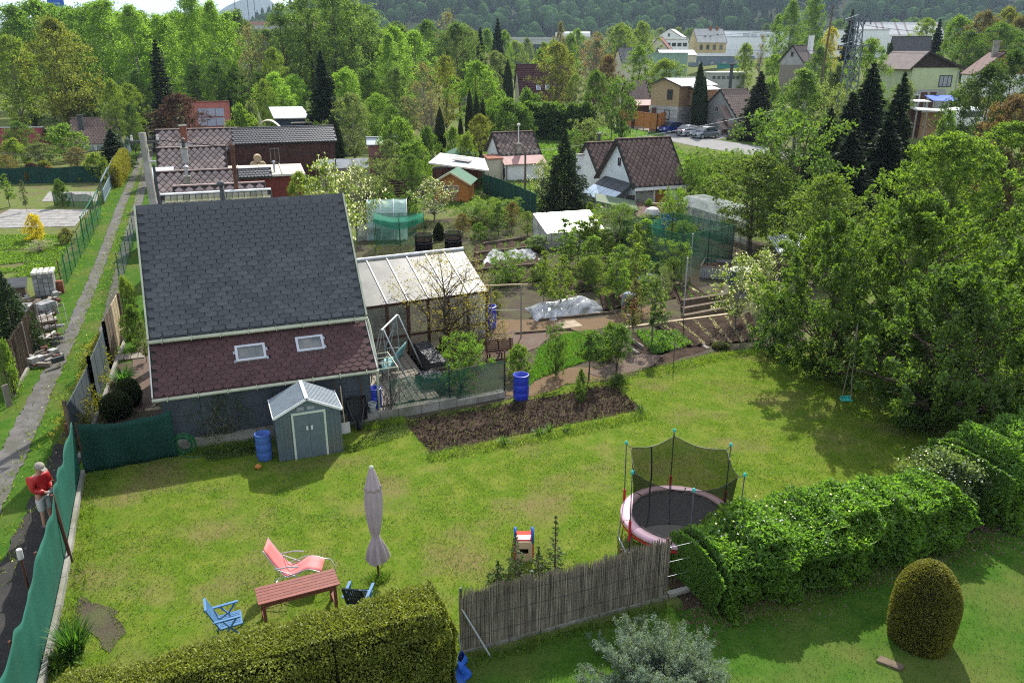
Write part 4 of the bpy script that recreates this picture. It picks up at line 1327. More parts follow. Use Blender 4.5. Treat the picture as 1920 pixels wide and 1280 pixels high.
def reed_screen():
 L=4.45
 yaw=math.atan2(bdir.y,bdir.x)
 f=thing('reed_screen','weathered grey reed screen along the near garden boundary','fence',(BND0.x,BND0.y,0),yaw)
 rnd=random.Random(5)
 hgt=lambda x:1.36+.03*math.sin(x*2.1)+.05*sstep(3.2,4.0,x)+(.03*math.sin(x*11))
 for nm,y0,n,dz in(('reeds',0.0,520,0.0),('reeds',0.025,420,.05)):
  mb=MB()
  for i in range(n):
   x=L*i/n+rnd.uniform(-.004,.004)
   h_=hgt(x)+rnd.uniform(-.06,.07)-dz+(rnd.random()<.04)*rnd.uniform(0,.12)
   r=rnd.uniform(.0045,.008)
   lx,ly=rnd.uniform(-.025,.025),rnd.uniform(-.02,.02)
   mb.tube([(x,y0+rnd.uniform(-.008,.008),.04),(x+lx,y0+ly,h_)],[r,r*.7],4,cap=False)
  o=mb.build(nm,M['reed'],f)
  o['kind']='stuff'
 mb=MB()
 k=60
 for i in range(k):
  x=L*i/k
  mb.box2((x,.032,.05),(x+L/k-.002,.040,hgt(x)-.10+rnd.uniform(-.05,.03)))
 o=mb.build('backing_reeds',M['reed'],f);o['kind']='stuff'
 w=MB()
 for z in(.35,.75,1.12):w.tube([(0,-.012,z),(L*.5,-.014,z-.02),(L,-.012,z+.03)],.004,4)
 w.build('tie_wire',M['dark_grey'],f)
 for x in(.04,1.45,3.35,L-.04):
  MB().tube([(x,.07,-.1),(x,.07,1.42)],.025,8).build('post',M['dark_grey']if x<3 else M['rust'],f)
 x=0
 while x<L-.1:
  MB().box2((x+.005,-.03,-.05),(min(L,x+.95),.10,.07+rnd.uniform(0,.02))).build('kerb',M['concrete'],f);x+=.96
 w=MB()
 for z in(.5,.85,1.2):w.tube([(L,.05,z),(L+1.6,.05,z-.03)],.005,4)
 w.build('strand',M['metal_grey'],f)
 MB().box2((L+.04,-.02,-.05),(L+1.7,.10,.10)).build('kerb',M['concrete'],f)
 t=thing('strut','grey steel strut leaning from hedge end down to the shaded grass','pole',P(921,1232))
 tp=Vector((BND0.x+.02,BND0.y+.02,1.02))-P(921,1232)
 MB().tube([(0,0,0),tuple(tp)],.018,8).build('pipe',M['tube_grey'],t)
 tb=P(866,1272)
 t=thing('blue_tarp','crumpled blue tarpaulin beside the hedge end at the picture foot','tarpaulin',tb)
 mb=MB()
 rn=random.Random(6)
 mb.grid(lambda u,v:((.12+.06*math.sin(v*9))*math.cos(2*PI*u)*(1.1-.5*v),(.16+.05*math.sin(v*7+u*12))*math.sin(2*PI*u)*(1.1-.6*v)+.05*math.sin(v*5),v*.55-.06*math.sin(u*19)),26,9)
 mb.build('sheet',M['blue_tarp'],t,smooth=False)
 MB().tube([(.02,.1,0),(-.05,.18,.85)],.012,6).build('stake',M['tube_grey'],t)
reed_screen()
def trampoline():
 c=Vector((3.78,15.72,0));Rr=1.27
 t=thing('trampoline','round trampoline with pink edge pad and black safety net','trampoline',c,0.2)
 zt=0.72
 mb=MB();mb.tube([(Rr*math.cos(a),Rr*math.sin(a),zt)for a in[2*PI*k/48 for k in range(49)]],.022,6)
 mb.build('frame_ring',M['tube_grey'],t,smooth=True)
 mb=MB()
 mb.lathe([(0.005,zt-.035),(.5,zt-.03),(1.07,zt-.005)],48,cap=False)
 mb.build('jump_mat',M['tramp_mat'],t,smooth=True)
 for k in range(6):
  a0,a1=2*PI*k/6+.012,2*PI*(k+1)/6-.012
  mb=MB()
  prof=[(1.06,zt+.008),(1.085,zt+.026),(1.2,zt+.032),(1.30,zt+.022),(1.313,zt+.0),(1.31,zt-.05)]
  mb.grid(lambda u,v:(lambda i,a:(prof[i][0]*math.cos(a),prof[i][0]*math.sin(a),prof[i][1]+.004*math.sin(a*40)))(min(5,int(round(v*5))),a0+(a1-a0)*u),12,5)
  mb.build('edge_pad',M['pink_pad'],t,smooth=True)
 sk=MB()
 sk.grid(lambda u,v:(1.305*math.cos(2*PI*u),1.305*math.sin(2*PI*u),zt-.08-v*.06),48,1)
 sk.build('skirt',M['red_foam'],t)
 for k in range(3):
  a=2*PI*k/3+1.0
  mb=MB()
  p=[Vector((Rr*math.cos(a+s*.32),Rr*math.sin(a+s*.32),zt))for s in(-1,1)]
  q=[Vector((1.33*math.cos(a+s*.30),1.33*math.sin(a+s*.30),.03))for s in(-1,1)]
  mb.tube([p[0],q[0],q[1],p[1]],.02,6)
  mb.build('leg',M['tube_grey'],t)
 np_=6
 hz=2.18
 for k in range(np_):
  a=2*PI*k/np_+.28
  ca,sa=math.cos(a),math.sin(a)
  mb=MB();mb.tube([(1.33*ca,1.33*sa,.05),(1.35*ca,1.35*sa,zt),(1.37*ca,1.37*sa,hz)],.013,7)
  pole=mb.build('net_pole',M['dark_grey'],t,smooth=True)
  mb=MB();mb.lathe([(.012,-.05),(.032,-.04),(.036,.0),(.03,.03),(.01,.045)],10,c=(1.37*ca,1.37*sa,hz));mb.build('pole_cap',M['teal'],pole,smooth=True)
  mb=MB();mb.tube([(1.345*ca,1.345*sa,zt-.25),(1.352*ca,1.352*sa,zt+.25)],.032,8);mb.build('foam_sleeve',M['red_foam'],pole)
  mb=MB();mb.tube([(1.37*ca,1.37*sa,hz-.04),(1.24*ca,1.24*sa,hz-.10)],.008,4);mb.build('strap',M['black'],pole)
 ph0=.28
 def nf(u,v):
  a=2*PI*u
  k=((a-ph0)/(2*PI/np_))%1.0
  sag=4*k*(1-k)
  r0,z0=1.05,zt+.01
  r1=1.25-.16*sag;z1=hz-.09-.12*sag
  r=r0+(r1-r0)*v**.7-.05*sag*math.sin(PI*v)
  return(r*math.cos(a),r*math.sin(a),z0+(z1-z0)*v)
 mb=MB();mb.grid(nf,72,10);net=mb.build('safety_net',M['net_black'],t,smooth=True)
 mb=MB();mb.tube([nf(u/72,1)for u in range(73)],.008,4);mb.build('hem',M['black'],net)
 mb=MB();mb.tube([Vector(nf(u/72,0))+Vector((0,0,.02+.012*math.sin(u*1.3)))for u in range(73)],.01,4);mb.build('hem',M['black'],net)
 zp=MB()
 pts=[nf(.30,v/6)for v in range(7)]
 zp.tube(pts,.018,5);zp.build('zip',M['chair_dark'],net)
trampoline()
def umbrella():
 t=thing('garden_umbrella','tall folded mauve sun umbrella tied up on the lawn','umbrella',(-2.85,14.36,0),.3)
 MB().tube([(0,0,-.15),(0,0,2.66)],.022,8).build('pole',M['wood_brown'],t)
 mb=MB()
 pr=[(.225,.50),(.215,.60),(.17,.80),(.095,1.02),(.075,1.08),(.105,1.22),(.15,1.55),(.165,1.85),(.16,2.1),(.12,2.28)]
 n=64
 b=len(mb.v)
 rnd=random.Random(3)
 for i,(r,z)in enumerate(pr):
  for k in range(n):
   a=2*PI*k/n
   fl=.20 if i<3 else(.08 if i<5 else .15)
   rr=r*(1+fl*math.cos(8*a+.3*i*.25)+.07*math.cos(3*a+i*.7))
   zz=z+(.05*math.cos(8*a)if i==0 else 0)
   mb.v.append((rr*math.cos(a),rr*math.sin(a),zz))
 for i in range(len(pr)-1):
  for k in range(n):
   a0,a1=i*n+k,i*n+(k+1)%n
   mb.f.append((a0,a1,a1+n,a0+n));mb.mi.append(0)
 mb.build('canopy',M['umbrella_cloth'],t,smooth=True)
 mb=MB();mb.lathe([(.17,2.20),(.14,2.27),(.09,2.50),(.045,2.66),(.02,2.68)],48,flute=.16,nf=8);mb.build('top_vent',M['umbrella_cloth'],t,smooth=True)
 mb=MB();mb.lathe([(.03,2.66),(.045,2.68),(.04,2.72),(.01,2.74)],12);mb.build('finial',M['ivory'],t,smooth=True)
 mb=MB();mb.tube([(.08*math.cos(2*PI*k/16),.08*math.sin(2*PI*k/16),1.075)for k in range(17)],.012,5);mb.build('tie',M['umbrella_cloth'],t)
 mb=MB();mb.tube([(.05,0,.25),(.09,0,.3),(.09,0,.42)],.01,5);mb.build('crank',M['dark_grey'],t)
umbrella()
def table():
 c=Vector((-4.22,13.16,0));yaw=0.42
 t=thing('garden_table','reddish slatted wooden garden table beside the clipped hedge','table',c,yaw)
 L,W=1.56,.56
 n=6
 for i in range(n):
  y=-W/2+W*(i+.5)/n
  MB().box((0,y,.715),(L+(0.004 if i%2 else 0),W/n-.012,.028)).build('slat',M['wood_table'],t)
 for x in(-.68,.68):MB().box((x,0,.67),(.06,W-.04,.06)).build('batten',M['wood_table'],t)
 for y in(-.23,.23):MB().box((0,y,.655),(L-.2,.03,.09)).build('apron',M['wood_table'],t)
 for x in(-.68,.68):
  for y in(-.22,.22):
   m=MB();m.beam((x,y*1.12,0),(x,y,.64),.06,.05);m.build('leg',M['wood_table'],t)
 for x in(-.68,.68):MB().box((x,0,.22),(.05,.46,.05)).build('stretcher',M['wood_table'],t)
table()
def lounger():
 t=thing('lounge_chair','coral pink reclining lounge chair behind the wooden table','chair',(-4.62,14.22,0),.06)
 t.scale=(.9,.9,.9)
 prof=[(-.56,1.10),(-.50,.98),(-.36,.72),(-.16,.42),(-.06,.36),(.08,.40),(.34,.55),(.42,.57),(.56,.53),(.70,.47)]
 w=.25
 mb=MB()
 n=len(prof)
 mb.grid(lambda u,v:(prof[int(round(v*(n-1)))][0],(u-.5)*2*w*(1-.14*(v<.05)),prof[int(round(v*(n-1)))][1]-.015*math.sin(PI*u)),4,n-1)
 fb=mb.build('sling',M['chair_pink'],t,smooth=True)
 so=fb.modifiers.new('thickness','SOLIDIFY');so.thickness=.012
 for s in(-1,1):
  y=s*(w+.02)
  m=MB();m.tube([(x,y,z)for x,z in prof]+[(.84,y,.45),(.93,y*.8,.30),(.95,y*.5,.2)],.012,6);m.build('side_rail',M['tube_grey'],t,smooth=True)
  m=MB();m.tube([(-.42,y*1.08,0.012),(-.36,y*1.08,.3),(.32,y*1.08,.56)],.012,6);m.tube([(.60,y*1.08,0.012),(.35,y*1.08,.3),(-.30,y*1.08,.60)],.012,6)
  m.build('leg',M['tube_grey'],t)
  m=MB();m.tube([(-.34,y*1.15,.62),(.0,y*1.15,.68),(.22,y*1.15,.66)],.016,6);m.build('armrest',M['tube_grey'],t)
 m=MB();m.tube([(-.42,-.28,.012),(-.42,.28,.012)],.012,6);m.tube([(.60,-.28,.012),(.60,.28,.012)],.012,6);m.build('foot_bar',M['tube_grey'],t)
lounger()
def plastic_chair(label,loc,yaw,mseat,marm):
 t=thing('garden_chair',label,'chair',loc,yaw)
 t.scale=(.84,.84,.84)
 bx=lambda z:-.22-(z-.40)*.42
 for i in range(8):
  y=-.19+.38*i/7
  m=MB();m.beam((bx(.44),y,.44),(bx(.94),y*.96,.94),.038,.016,up=(1,0,.4));m.build('back_slat',mseat,t)
 m=MB()
 for s in(-1,1):m.beam((bx(.40),s*.235,.40),(bx(.98),s*.225,.98),.045,.03,up=(1,0,.4))
 m.beam((bx(.98),-.23,.98),(bx(.98),.23,.98),.05,.03);m.beam((bx(.70),-.22,.70),(bx(.70),.22,.70),.02,.022);m.beam((bx(.44),-.23,.43),(bx(.44),.23,.43),.05,.03)
 m.build('back_frame',mseat,t)
 for i in range(7):
  y=-.19+.38*i/6
  m=MB();m.beam((-.22,y,.405),(.24,y,.435),.045,.016);m.build('seat_slat',mseat,t)
 m=MB()
 for s in(-1,1):m.beam((-.23,s*.235,.40),(.26,s*.235,.43),.04,.035)
 m.beam((.25,-.24,.425),(.25,.24,.425),.04,.03)
 m.build('seat_frame',marm,t)
 for s in(-1,1):
  m=MB();m.beam((bx(.66)-.02,s*.275,.645),(.24,s*.285,.67),.065,.03);m.build('armrest',marm,t)
  m=MB();m.beam((-.30,s*.265,0.0),(.16,s*.265,.65),.045,.03);m.build('leg',marm,t)
  m=MB();m.beam((.28,s*.255,0.0),(-.16,s*.255,.64),.045,.03);m.build('leg',marm,t)
plastic_chair('light blue slatted armchair facing the table, beside the clipped hedge',(-5.42,12.62,0),.40,M['chair_blue'],M['chair_blue'])
plastic_chair('dark navy slatted armchair with blue armrests between table and umbrella',(-3.05,13.30,0),1.45,M['chair_dark'],M['chair_blue'])
def slide():
 t=thing('toddler_slide','small toddler slide with red chute and blue handles behind the reed screen','slide',(0.26,15.0,0),0.0)
 w=.19
 m=MB()
 m.box2((-w,-.03,0),(w,.01,.20));m.box2((-w,-.03,.34),(w,.01,.52));m.box2((-w,-.03,.20),(-.10,.01,.34));m.box2((.10,-.03,.20),(w,.01,.34))
 m.build('step_panel',M['cream_plastic'],t)
 m=MB()
 m.box2((-w,0.012,.50),(w,.20,.55));m.build('platform',M['red_plastic'],t)
 m=MB()
 m.grid(lambda u,v:(-w+2*w*u,.20+.95*v,.545-.52*v**.9+.02*(abs(u-.5)>.4)),10,10)
 o=m.build('chute',M['red_plastic'],t);so=o.modifiers.new('thickness','SOLIDIFY');so.thickness=.02
 for s in(-1,1):
  m=MB();m.prism([(s*w,.02,0),(s*w,.24,0),(s*w,.9,.10),(s*w,.2,.56),(s*w,0.02,.56)],(s*.03,0,0));m.build('side_panel',M['red_plastic'],t)
  m=MB();m.tube([(s*w,.0,.45),(s*w,-.02,.70),(s*w,.05,.80),(s*w,.14,.77),(s*w,.18,.56)],.030,8);m.build('handle',M['blue_tarp'],t,smooth=True)
slide()
def rope_swing():
 b=P(1583,772)
 t=thing('rope_swing','child swing with small mint seat hanging on ropes from the big tree','swing',(b.x,b.y,0.0))
 m=MB();m.box((0,0,.42),(.34,.17,.03));m.box((0,.08,.47),(.34,.02,.10));m.build('seat',M['teal'],t)
 for s in(-1,1):
  m=MB();m.tube([(s*.15,0,.42),(s*.08,.02,1.2),(.02,.05,2.9)],.017,5);m.build('rope',M['wood_grey'],t)
rope_swing()
def skin_mesh(name,verts,edges,radii,mats,sub=1,root=0):
 me=bpy.data.meshes.new(name)
 me.from_pydata([tuple(v)for v in verts],edges,[])
 o=bpy.data.objects.new('tmp',me);COL.objects.link(o)
 sk=o.modifiers.new('s','SKIN');sk.use_smooth_shade=True
 for i,r in enumerate(radii):
  me.skin_vertices[0].data[i].radius=(r,r)if not isinstance(r,tuple)else r
 me.skin_vertices[0].data[root].use_root=True
 ss=o.modifiers.new('ss','SUBSURF');ss.levels=sub;ss.render_levels=sub
 dg=bpy.context.evaluated_depsgraph_get()
 out=bpy.data.meshes.new_from_object(o.evaluated_get(dg))
 out.name=name
 bpy.data.objects.remove(o)
 out.materials.clear();out.materials.append(mats)
 return out
def person(label,loc,yaw,pose,top_m,leg_m,sc_=1.0,hat=None,jacket=True,shorts=False,hold=None):
 t=thing('person',label,'person',loc,yaw)
 t.scale=(sc_,sc_,sc_)
 J=pose
 V,E,Rr=[],[],[]
 def add(p,r,par=None):
  V.append(Vector(p));Rr.append(r)
  if par is not None:E.append((par,len(V)-1))
  return len(V)-1
 pel=add(J['pelvis'],.135);wai=add(Vector(J['pelvis']).lerp(Vector(J['chest']),.45),.125,pel);che=add(J['chest'],.15,wai)
 nk=add(J['neck'],.06,che);hd0=add(J['head0'],.075,nk);hd1=add(J['head'],.10,hd0);hd2=add(J['headtop'],.075,hd1)
 for s in('l','r'):
  sh=add(J['sh'+s],.075,che);el=add(J['el'+s],.05,sh);wr=add(J['wr'+s],.034,el)
  hv=Vector(J['wr'+s])-Vector(J['el'+s]);hv.normalize()
  pm=add(Vector(J['wr'+s])+hv*.06,.036,wr)
  side=hv.cross(Vector((0,0,1))).normalized()if abs(hv.z)<.95 else Vector((0,1,0))
  for q,ln in((-.03,.055),(-.01,.065),(.012,.06),(.032,.045)):
   f1=add(Vector(V[pm])+hv*.035+side*q,.0105,pm);add(Vector(V[f1])+hv*ln*.8+Vector((0,0,-.02)),.009,f1)
  th=add(Vector(V[pm])-side*(.045 if s=='l' else-.045)+Vector((0,0,.01)),.011,pm);add(Vector(V[th])+hv*.04,.0095,th)
 for s in('l','r'):
  hp=add(J['hp'+s],.095,pel);kn=add(J['kn'+s],.062,hp);an=add(J['an'+s],.042,kn);add(Vector(J['an'+s])+Vector((.14,0,-.05)),.036,an)
 as_obj('body',skin_mesh('body',V,E,Rr,M['skin'],2),t)
 V2,E2,R2=[],[],[]
 def add2(p,r,par=None):
  V2.append(Vector(p));R2.append(r)
  if par is not None:E2.append((par,len(V2)-1))
  return len(V2)-1
 g=.035 if jacket else .016
 a=add2(Vector(J['pelvis']).lerp(Vector(J['chest']),-.05),.15+g);b=add2(Vector(J['pelvis']).lerp(Vector(J['chest']),.5),.145+g,a);c=add2(J['chest'],.165+g,b)
 d=add2(Vector(J['chest']).lerp(Vector(J['neck']),.8),.085+g*.5,c)
 for s in('l','r'):
  p1=add2(J['sh'+s],.082+g*.7,c);pm_=add2(Vector(J['sh'+s]).lerp(Vector(J['el'+s]),.55),.066+g*.7,p1);p2=add2(J['el'+s],.055+g*.7,pm_)
  if jacket:p3_=add2(Vector(J['el'+s]).lerp(Vector(J['wr'+s]),.5),.048+g*.7,p2);add2(Vector(J['el'+s]).lerp(Vector(J['wr'+s]),.95),.042+g*.6,p3_)
 jm=skin_mesh('jacket',V2,E2,R2,top_m,2)
 as_obj('jacket' if jacket else 'shirt',jm,t)
 V2,E2,R2=[],[],[]
 a=add2(Vector(J['pelvis']).lerp(Vector(J['chest']),.12),.14);b=add2(J['pelvis'],.155,a)
 for s in('l','r'):
  p1=add2(J['hp'+s],.115,b);p2=add2(J['kn'+s],.082,p1)
  if not shorts:add2(Vector(J['kn'+s]).lerp(Vector(J['an'+s]),.95),.062,p2)
 as_obj('shorts' if shorts else 'trousers',skin_mesh('trousers',V2,E2,R2,leg_m,2),t)
 for s in('l','r'):
  m=MB();q=Vector(J['an'+s])
  m.box((q.x+.07,q.y,q.z-.035),(.27,.10,.09));m.build('shoe',M['dark_grey'],t)
 h=Vector(J['head']);up=(Vector(J['headtop'])-Vector(J['head0'])).normalized();fw=Vector(J['face']).normalized();sd_=up.cross(fw).normalized()
 m=MB()
 m.lathe([(.012,-.02),(.016,0),(.006,.03)],8);m.build('nose',M['skin'],t,h+fw*.098)
 m=MB()
 for q in(-1,1):m.lathe([(.003,-.01),(.013,0),(.003,.01)],8,c=tuple(h+fw*.086+sd_*q*.036+up*.03))
 m.build('eyes',M['black'],t)
 m=MB();m.box(tuple(h+fw*.092-up*.048),(.02,.05,.012));m.build('mouth',M['red_foam'],t)
 m=MB()
 for q in(-1,1):m.lathe([(.005,-.03),(.018,0),(.005,.03)],8,c=tuple(h+sd_*q*.098))
 m.build('ears',M['skin'],t)
 Rm=Matrix((fw,sd_,up)).transposed()
 m=MB();m.lathe([(.112,0),(.113,.03),(.095,.075),(.055,.105),(.005,.115)],18)
 if hat is not None:
  m.prism([(.06,-.08,.0),(.20,-.055,-.012),(.215,0,-.014),(.20,.055,-.012),(.06,.08,.0)],(0,0,.014))
 hm=m.build('cap' if hat is not None else 'hair',hat or M['bark'],t,smooth=False)
 hm.matrix_local=Matrix.Translation(h+up*.035)@Rm.to_4x4()
 return t
look_down=dict(pelvis=(0,0,.92),chest=(.03,0,1.32),neck=(.06,0,1.50),head0=(.085,0,1.57),head=(.12,0,1.65),headtop=(.10,0,1.75),face=(.85,0,-.5),shl=(.03,.19,1.42),ell=(.05,.23,1.14),wrl=(.28,.09,1.08),shr=(.03,-.19,1.42),elr=(.05,-.23,1.14),wrr=(.28,-.09,1.08),hpl=(0,.09,.88),knl=(.02,.10,.48),anl=(0,.11,.09),hpr=(0,-.09,.88),knr=(.03,-.10,.48),anr=(.01,-.11,.09))
pilot=person('person in red puffer jacket and cap looking down at a handheld controller',(-10.98,16.35,0),-.35,look_down,M['jacket_red'],M['trouser_pale'],0.97,hat=M['cap'],shorts=True)
ctl=thing('remote_controller','pale handheld controller held by the person in red','controller',Vector((-10.98,16.35,0))+Matrix.Rotation(-.35,3,'Z')@Vector((.35,0,1.06)),-.35)
MB().box((0,0,0),(.09,.17,.03)).build('body',M['ivory'],ctl)
MB().box((.05,0,.03),(.015,.14,.08),M=Matrix.Rotation(-.5,3,'Y')).build('screen',M['grey_plastic'],ctl)
bend=dict(pelvis=(-.05,0,.84),chest=(.34,0,.98),neck=(.48,0,.93),head0=(.54,0,.88),head=(.60,0,.82),headtop=(.66,0,.76),face=(.1,0,-1),shl=(.36,.18,.96),ell=(.42,.20,.66),wrl=(.46,.12,.42),shr=(.36,-.18,.96),elr=(.42,-.2,.66),wrr=(.46,-.12,.42),hpl=(-.04,.09,.80),knl=(.03,.11,.45),anl=(-.02,.12,.09),hpr=(-.04,-.09,.80),knr=(.0,-.11,.45),anr=(-.05,-.12,.09))
person('person in red trousers and grey top bending over a garden bed',(5.15,32.3,0),2.6,bend,M['shirt_grey'],M['trouser_red'],1.0,jacket=True)
stand=dict(look_down);stand.update(head0=(.05,0,1.57),head=(.06,0,1.66),headtop=(.05,0,1.77),face=(1,0,0),neck=(.03,0,1.5),ell=(.02,.25,1.12),wrl=(.06,.24,.86),elr=(.02,-.25,1.12),wrr=(.06,-.24,.86))
p3=P(1465,277)
person('person in green shirt and pale trousers standing by the lane',(p3.x,p3.y,terrain(p3.x,p3.y)),-2.6,stand,M['shirt_green'],M['trouser_pale'],1.3 if False else 1.05,jacket=False)
GY=0.40
def greenhouse():
 o=Vector((-5.25,27.25,0));yaw=.45;L,D,h0,h1=4.75,2.35,2.15,3.15
 g=thing('greenhouse','brown timber greenhouse with cloudy lean-to polycarbonate roof beside the slate cabin','greenhouse',o,yaw)
 n=6
 for i in range(n):
  x0,x1=L*i/n,L*(i+1)/n
  mb=MB();mb.slab([(x0+.012,-.15,h0-.06),(x1-.012,-.15,h0-.06),(x1-.012,D,h1),(x0+.012,D,h1)],.012)
  mb.build('roof_panel',M['polycarb'],g)
  if i:MB().beam((x0,-.16,h0-.05),(x0,D,h1+.012),.035,.03).build('glazing_bar',M['alu'],g)
  MB().beam((x0+L/n/2,-.14,h0-.10),(x0+L/n/2,D,h1-.045),.05,.06).build('rafter',M['wood_brown'],g)
 MB().tube([(-.02,D+.02,h1+.03),(L+.05,D+.02,h1+.03)],.06,8).build('ridge_cap',M['metal_white'],g)
 m=MB();m.beam((0,-.02,h0-.13),(L,-.02,h0-.13),.09,.12);m.beam((0,D-.05,h1-.13),(L,D-.05,h1-.13),.08,.1);m.build('beam',M['wood_brown'],g)
 for x in[L*i/n for i in range(n+1)]:
  MB().beam((x,-.02,0),(x,-.02,h0-.15),.10,.09).build('post',M['wood_brown'],g)
 for x in(0,L*.5,L):
  MB().beam((x,D-.05,0),(x,D-.05,h1-.15),.09,.08).build('post',M['wood_brown'],g)
 m=MB();m.beam((0,-.02,.75),(L,-.02,.75),.07,.08);m.beam((0,-.02,.06),(L,-.02,.06),.09,.12);m.build('rail',M['wood_brown'],g)
 for i in range(n):
  x0,x1=L*i/n+.06,L*(i+1)/n-.06
  cl=i>=2
  m=MB();m.box2((x0,-.03,.12),(x1,-.018,.70));m.build('lower_pane',M['glass_clear']if cl else M['polycarb'],g)
  m=MB();m.box2((x0,-.03,.80),(x1,-.018,h0-.2));m.build('pane',M['glass_clear']if cl else M['polycarb'],g)
 for x in(0.0,L):
  m=MB();m.prism([(x,0.04,.1),(x,D-.1,.1),(x,D-.1,h1-.2),(x,.04,h0-.2)],(.012,0,0));m.build('end_pane',M['poly_clear'],g)
 m=MB();m.box2((0,D-.02,.1),(L,D-.01,h1-.2));m.build('rear_pane',M['glass_clear'],g)
greenhouse()
def loc_frame(px,py,yaw,z=0.0):
 p=P(px,py,z)
 return p
def deck():
 R=Matrix.Rotation(HY,3,'Z');o0=Vector((-9.74,19.9,0))
 a=o0+R@Vector((6.3,.75,0))
 d=thing('timber_deck','weathered timber boards laid beside the cabin wall','deck',a,HY)
 rnd=random.Random(3)
 for i in range(9):
  x=.08+i*.21
  MB().box2((x,rnd.uniform(0,.15),.12),(x+.19,5.2+rnd.uniform(-.2,.1),.16+rnd.uniform(0,.008))).build('plank',M['wood_grey'],d)
 for k in range(4):MB().box2((0,.3+1.4*k,.0),(2.0,.4+1.4*k,.118)).build('joist',M['wood_old'],d)
 for k,(x,z)in enumerate(((2.0,.02),(2.05,.16))):pass
 s=thing('swing_seat','garden swing seat with teal bench and pale tube frame on the deck','swing seat',a+R@Vector((.95,2.35,.16)),HY-.55)
 s.scale=(1.08,1.08,1.1)
 for y in(-.72,.72):
  m=MB();m.tube([(-.75,y,0),(-.2,y,1.2),(-.05,y,1.75),(.05,y,1.75),(.28,y,1.2),(.8,y,0)],.024,7);m.build('leg',M['tube_grey'],s,smooth=True)
  m=MB();m.tube([(0.0,y*.92,1.72),(.05,y*.86,.85),(.10,y*.86,.50)],.012,5);m.tube([(.0,y*.92,1.72),(-.3,y*.86,.52)],.012,5);m.build('hanger',M['tube_grey'],s)
  m=MB();m.tube([(-.32,y*.88,.46),(-.36,y*.88,.66),(.02,y*.88,.70),(.12,y*.88,.5)],.016,6);m.build('armrest',M['tube_grey'],s,smooth=True)
 m=MB();m.tube([(0,-.75,1.75),(0,.75,1.75)],.026,8);m.build('top_bar',M['metal_white'],s)
 m=MB();m.grid(lambda u,v:(-.34+.46*u,-.60+1.2*v,.44-.05*math.sin(PI*u)),6,2);o=m.build('seat',M['chair_teal'],s,smooth=True);o.modifiers.new('t','SOLIDIFY').thickness=.02
 m=MB();m.grid(lambda u,v:(.12+.20*u,-.60+1.2*v,.44+.52*u),4,2);o=m.build('backrest',M['chair_teal'],s,smooth=True);o.modifiers.new('t','SOLIDIFY').thickness=.02
 c=thing('covered_chair','dark blue folded chair standing against the cabin side wall','chair',a+R@Vector((.35,2.2,.16)),HY)
 m=MB();m.tube([(-.2,-.2,0),(-.15,-.15,.9)],.015,6);m.tube([(.2,-.2,0),(.15,-.15,.9)],.015,6);m.build('frame',M['dark_grey'],c)
 m=MB();m.grid(lambda u,v:(-.2+.4*u,-.2+.3*v,.38+.55*v+.04*math.sin(6*u)),5,5);m.build('sling',M['chair_dark'],c)
 r=thing('flower_box','small red flower box beside the greenhouse door','planter',a+R@Vector((.55,4.3,.16)),HY)
 m=MB();m.prism([(-.2,-.1,.0),(.2,-.1,.0),(.24,-.13,.22),(-.24,-.13,.22)],(0,.22,0));m.build('box',M['red_plastic'],r)
 for i,(x0,y0,w,l,h_,lab)in enumerate(((2.05,1.55,.8,2.6,.66,'long raised bed wrapped in black film beside the swing seat'),(1.55,.75,.95,.85,.5,'short raised bed wrapped in black film near the green fence'))):
  b=thing('raised_bed',lab,'raised bed',a+R@Vector((x0,y0,0)),HY+.02)
  rn=random.Random(i+4)
  m=MB()
  nu,nv=14,36
  def f(u,v):
   e=min(1,min(u,1-u)*9)*min(1,min(v,1-v)*12)
   return(w*u,l*v,h_*min(1,e*1.02)+.035*e*(mnoise.noise(Vector((u*7,v*20,i)))+.6*mnoise.noise(Vector((u*19,v*50,i)))))
  m.grid(f,nu,nv)
  m.build('film_cover',M['black_film'],b,smooth=False)
  for yy in(0.0,l):
   MB().box2((.03,yy-.02,0),(w-.03,yy+.02,h_*.8)).build('end_board',M['wood_old'],b)
 b=thing('raised_bed','open wooden raised bed with brown soil beside the greenhouse front','raised bed',a+R@Vector((3.35,3.6,0)),HY+.03)
 W_,L_=1.0,1.15
 MB().box2((.04,.04,.02),(W_-.04,L_-.04,.36)).build('soil',M['g_soil'],b)
 for z in(.0,.22):
  for(p,q)in(((0,0),(W_,.035)),((0,L_-.035),(W_,L_)),((0,.04),(.035,L_-.04)),((W_-.035,.04),(W_,L_-.04))):
   MB().box2((p[0],p[1],z),(q[0],q[1],z+.21)).build('board',M['wood_brown'],b)
M['chair_teal']=mat('chair_teal',(0.16,0.34,0.34),(0.13,0.29,0.29),4,rough=0.7)
deck()
def bench():
 p=P(938,672)
 b=thing('garden_bench','brown slatted garden bench on the pinkish gravel','bench',(p.x,p.y,0),.30)
 b.scale=(.9,.9,.72)
 for i in range(5):MB().beam((-.62,.18+.02*i,.48+.10*i),(.62,.18+.02*i,.48+.10*i),.02,.075).build('back_slat',M['wood_brown'],b)
 for i in range(4):MB().box((0,-.18+.10*i,.42),(1.24,.08,.025)).build('seat_slat',M['wood_brown'],b)
 for x in(-.5,0,.5):
  m=MB();m.beam((x,-.2,0),(x,-.2,.41),.05);m.beam((x,.14,0),(x,.30,.95),.05,.04);m.beam((x,-.22,.38),(x,.2,.38),.05,.05);m.build('leg',M['wood_dark'],b)
bench()
def ground_line(pa,pb):
 return P(*pa),P(*pb)
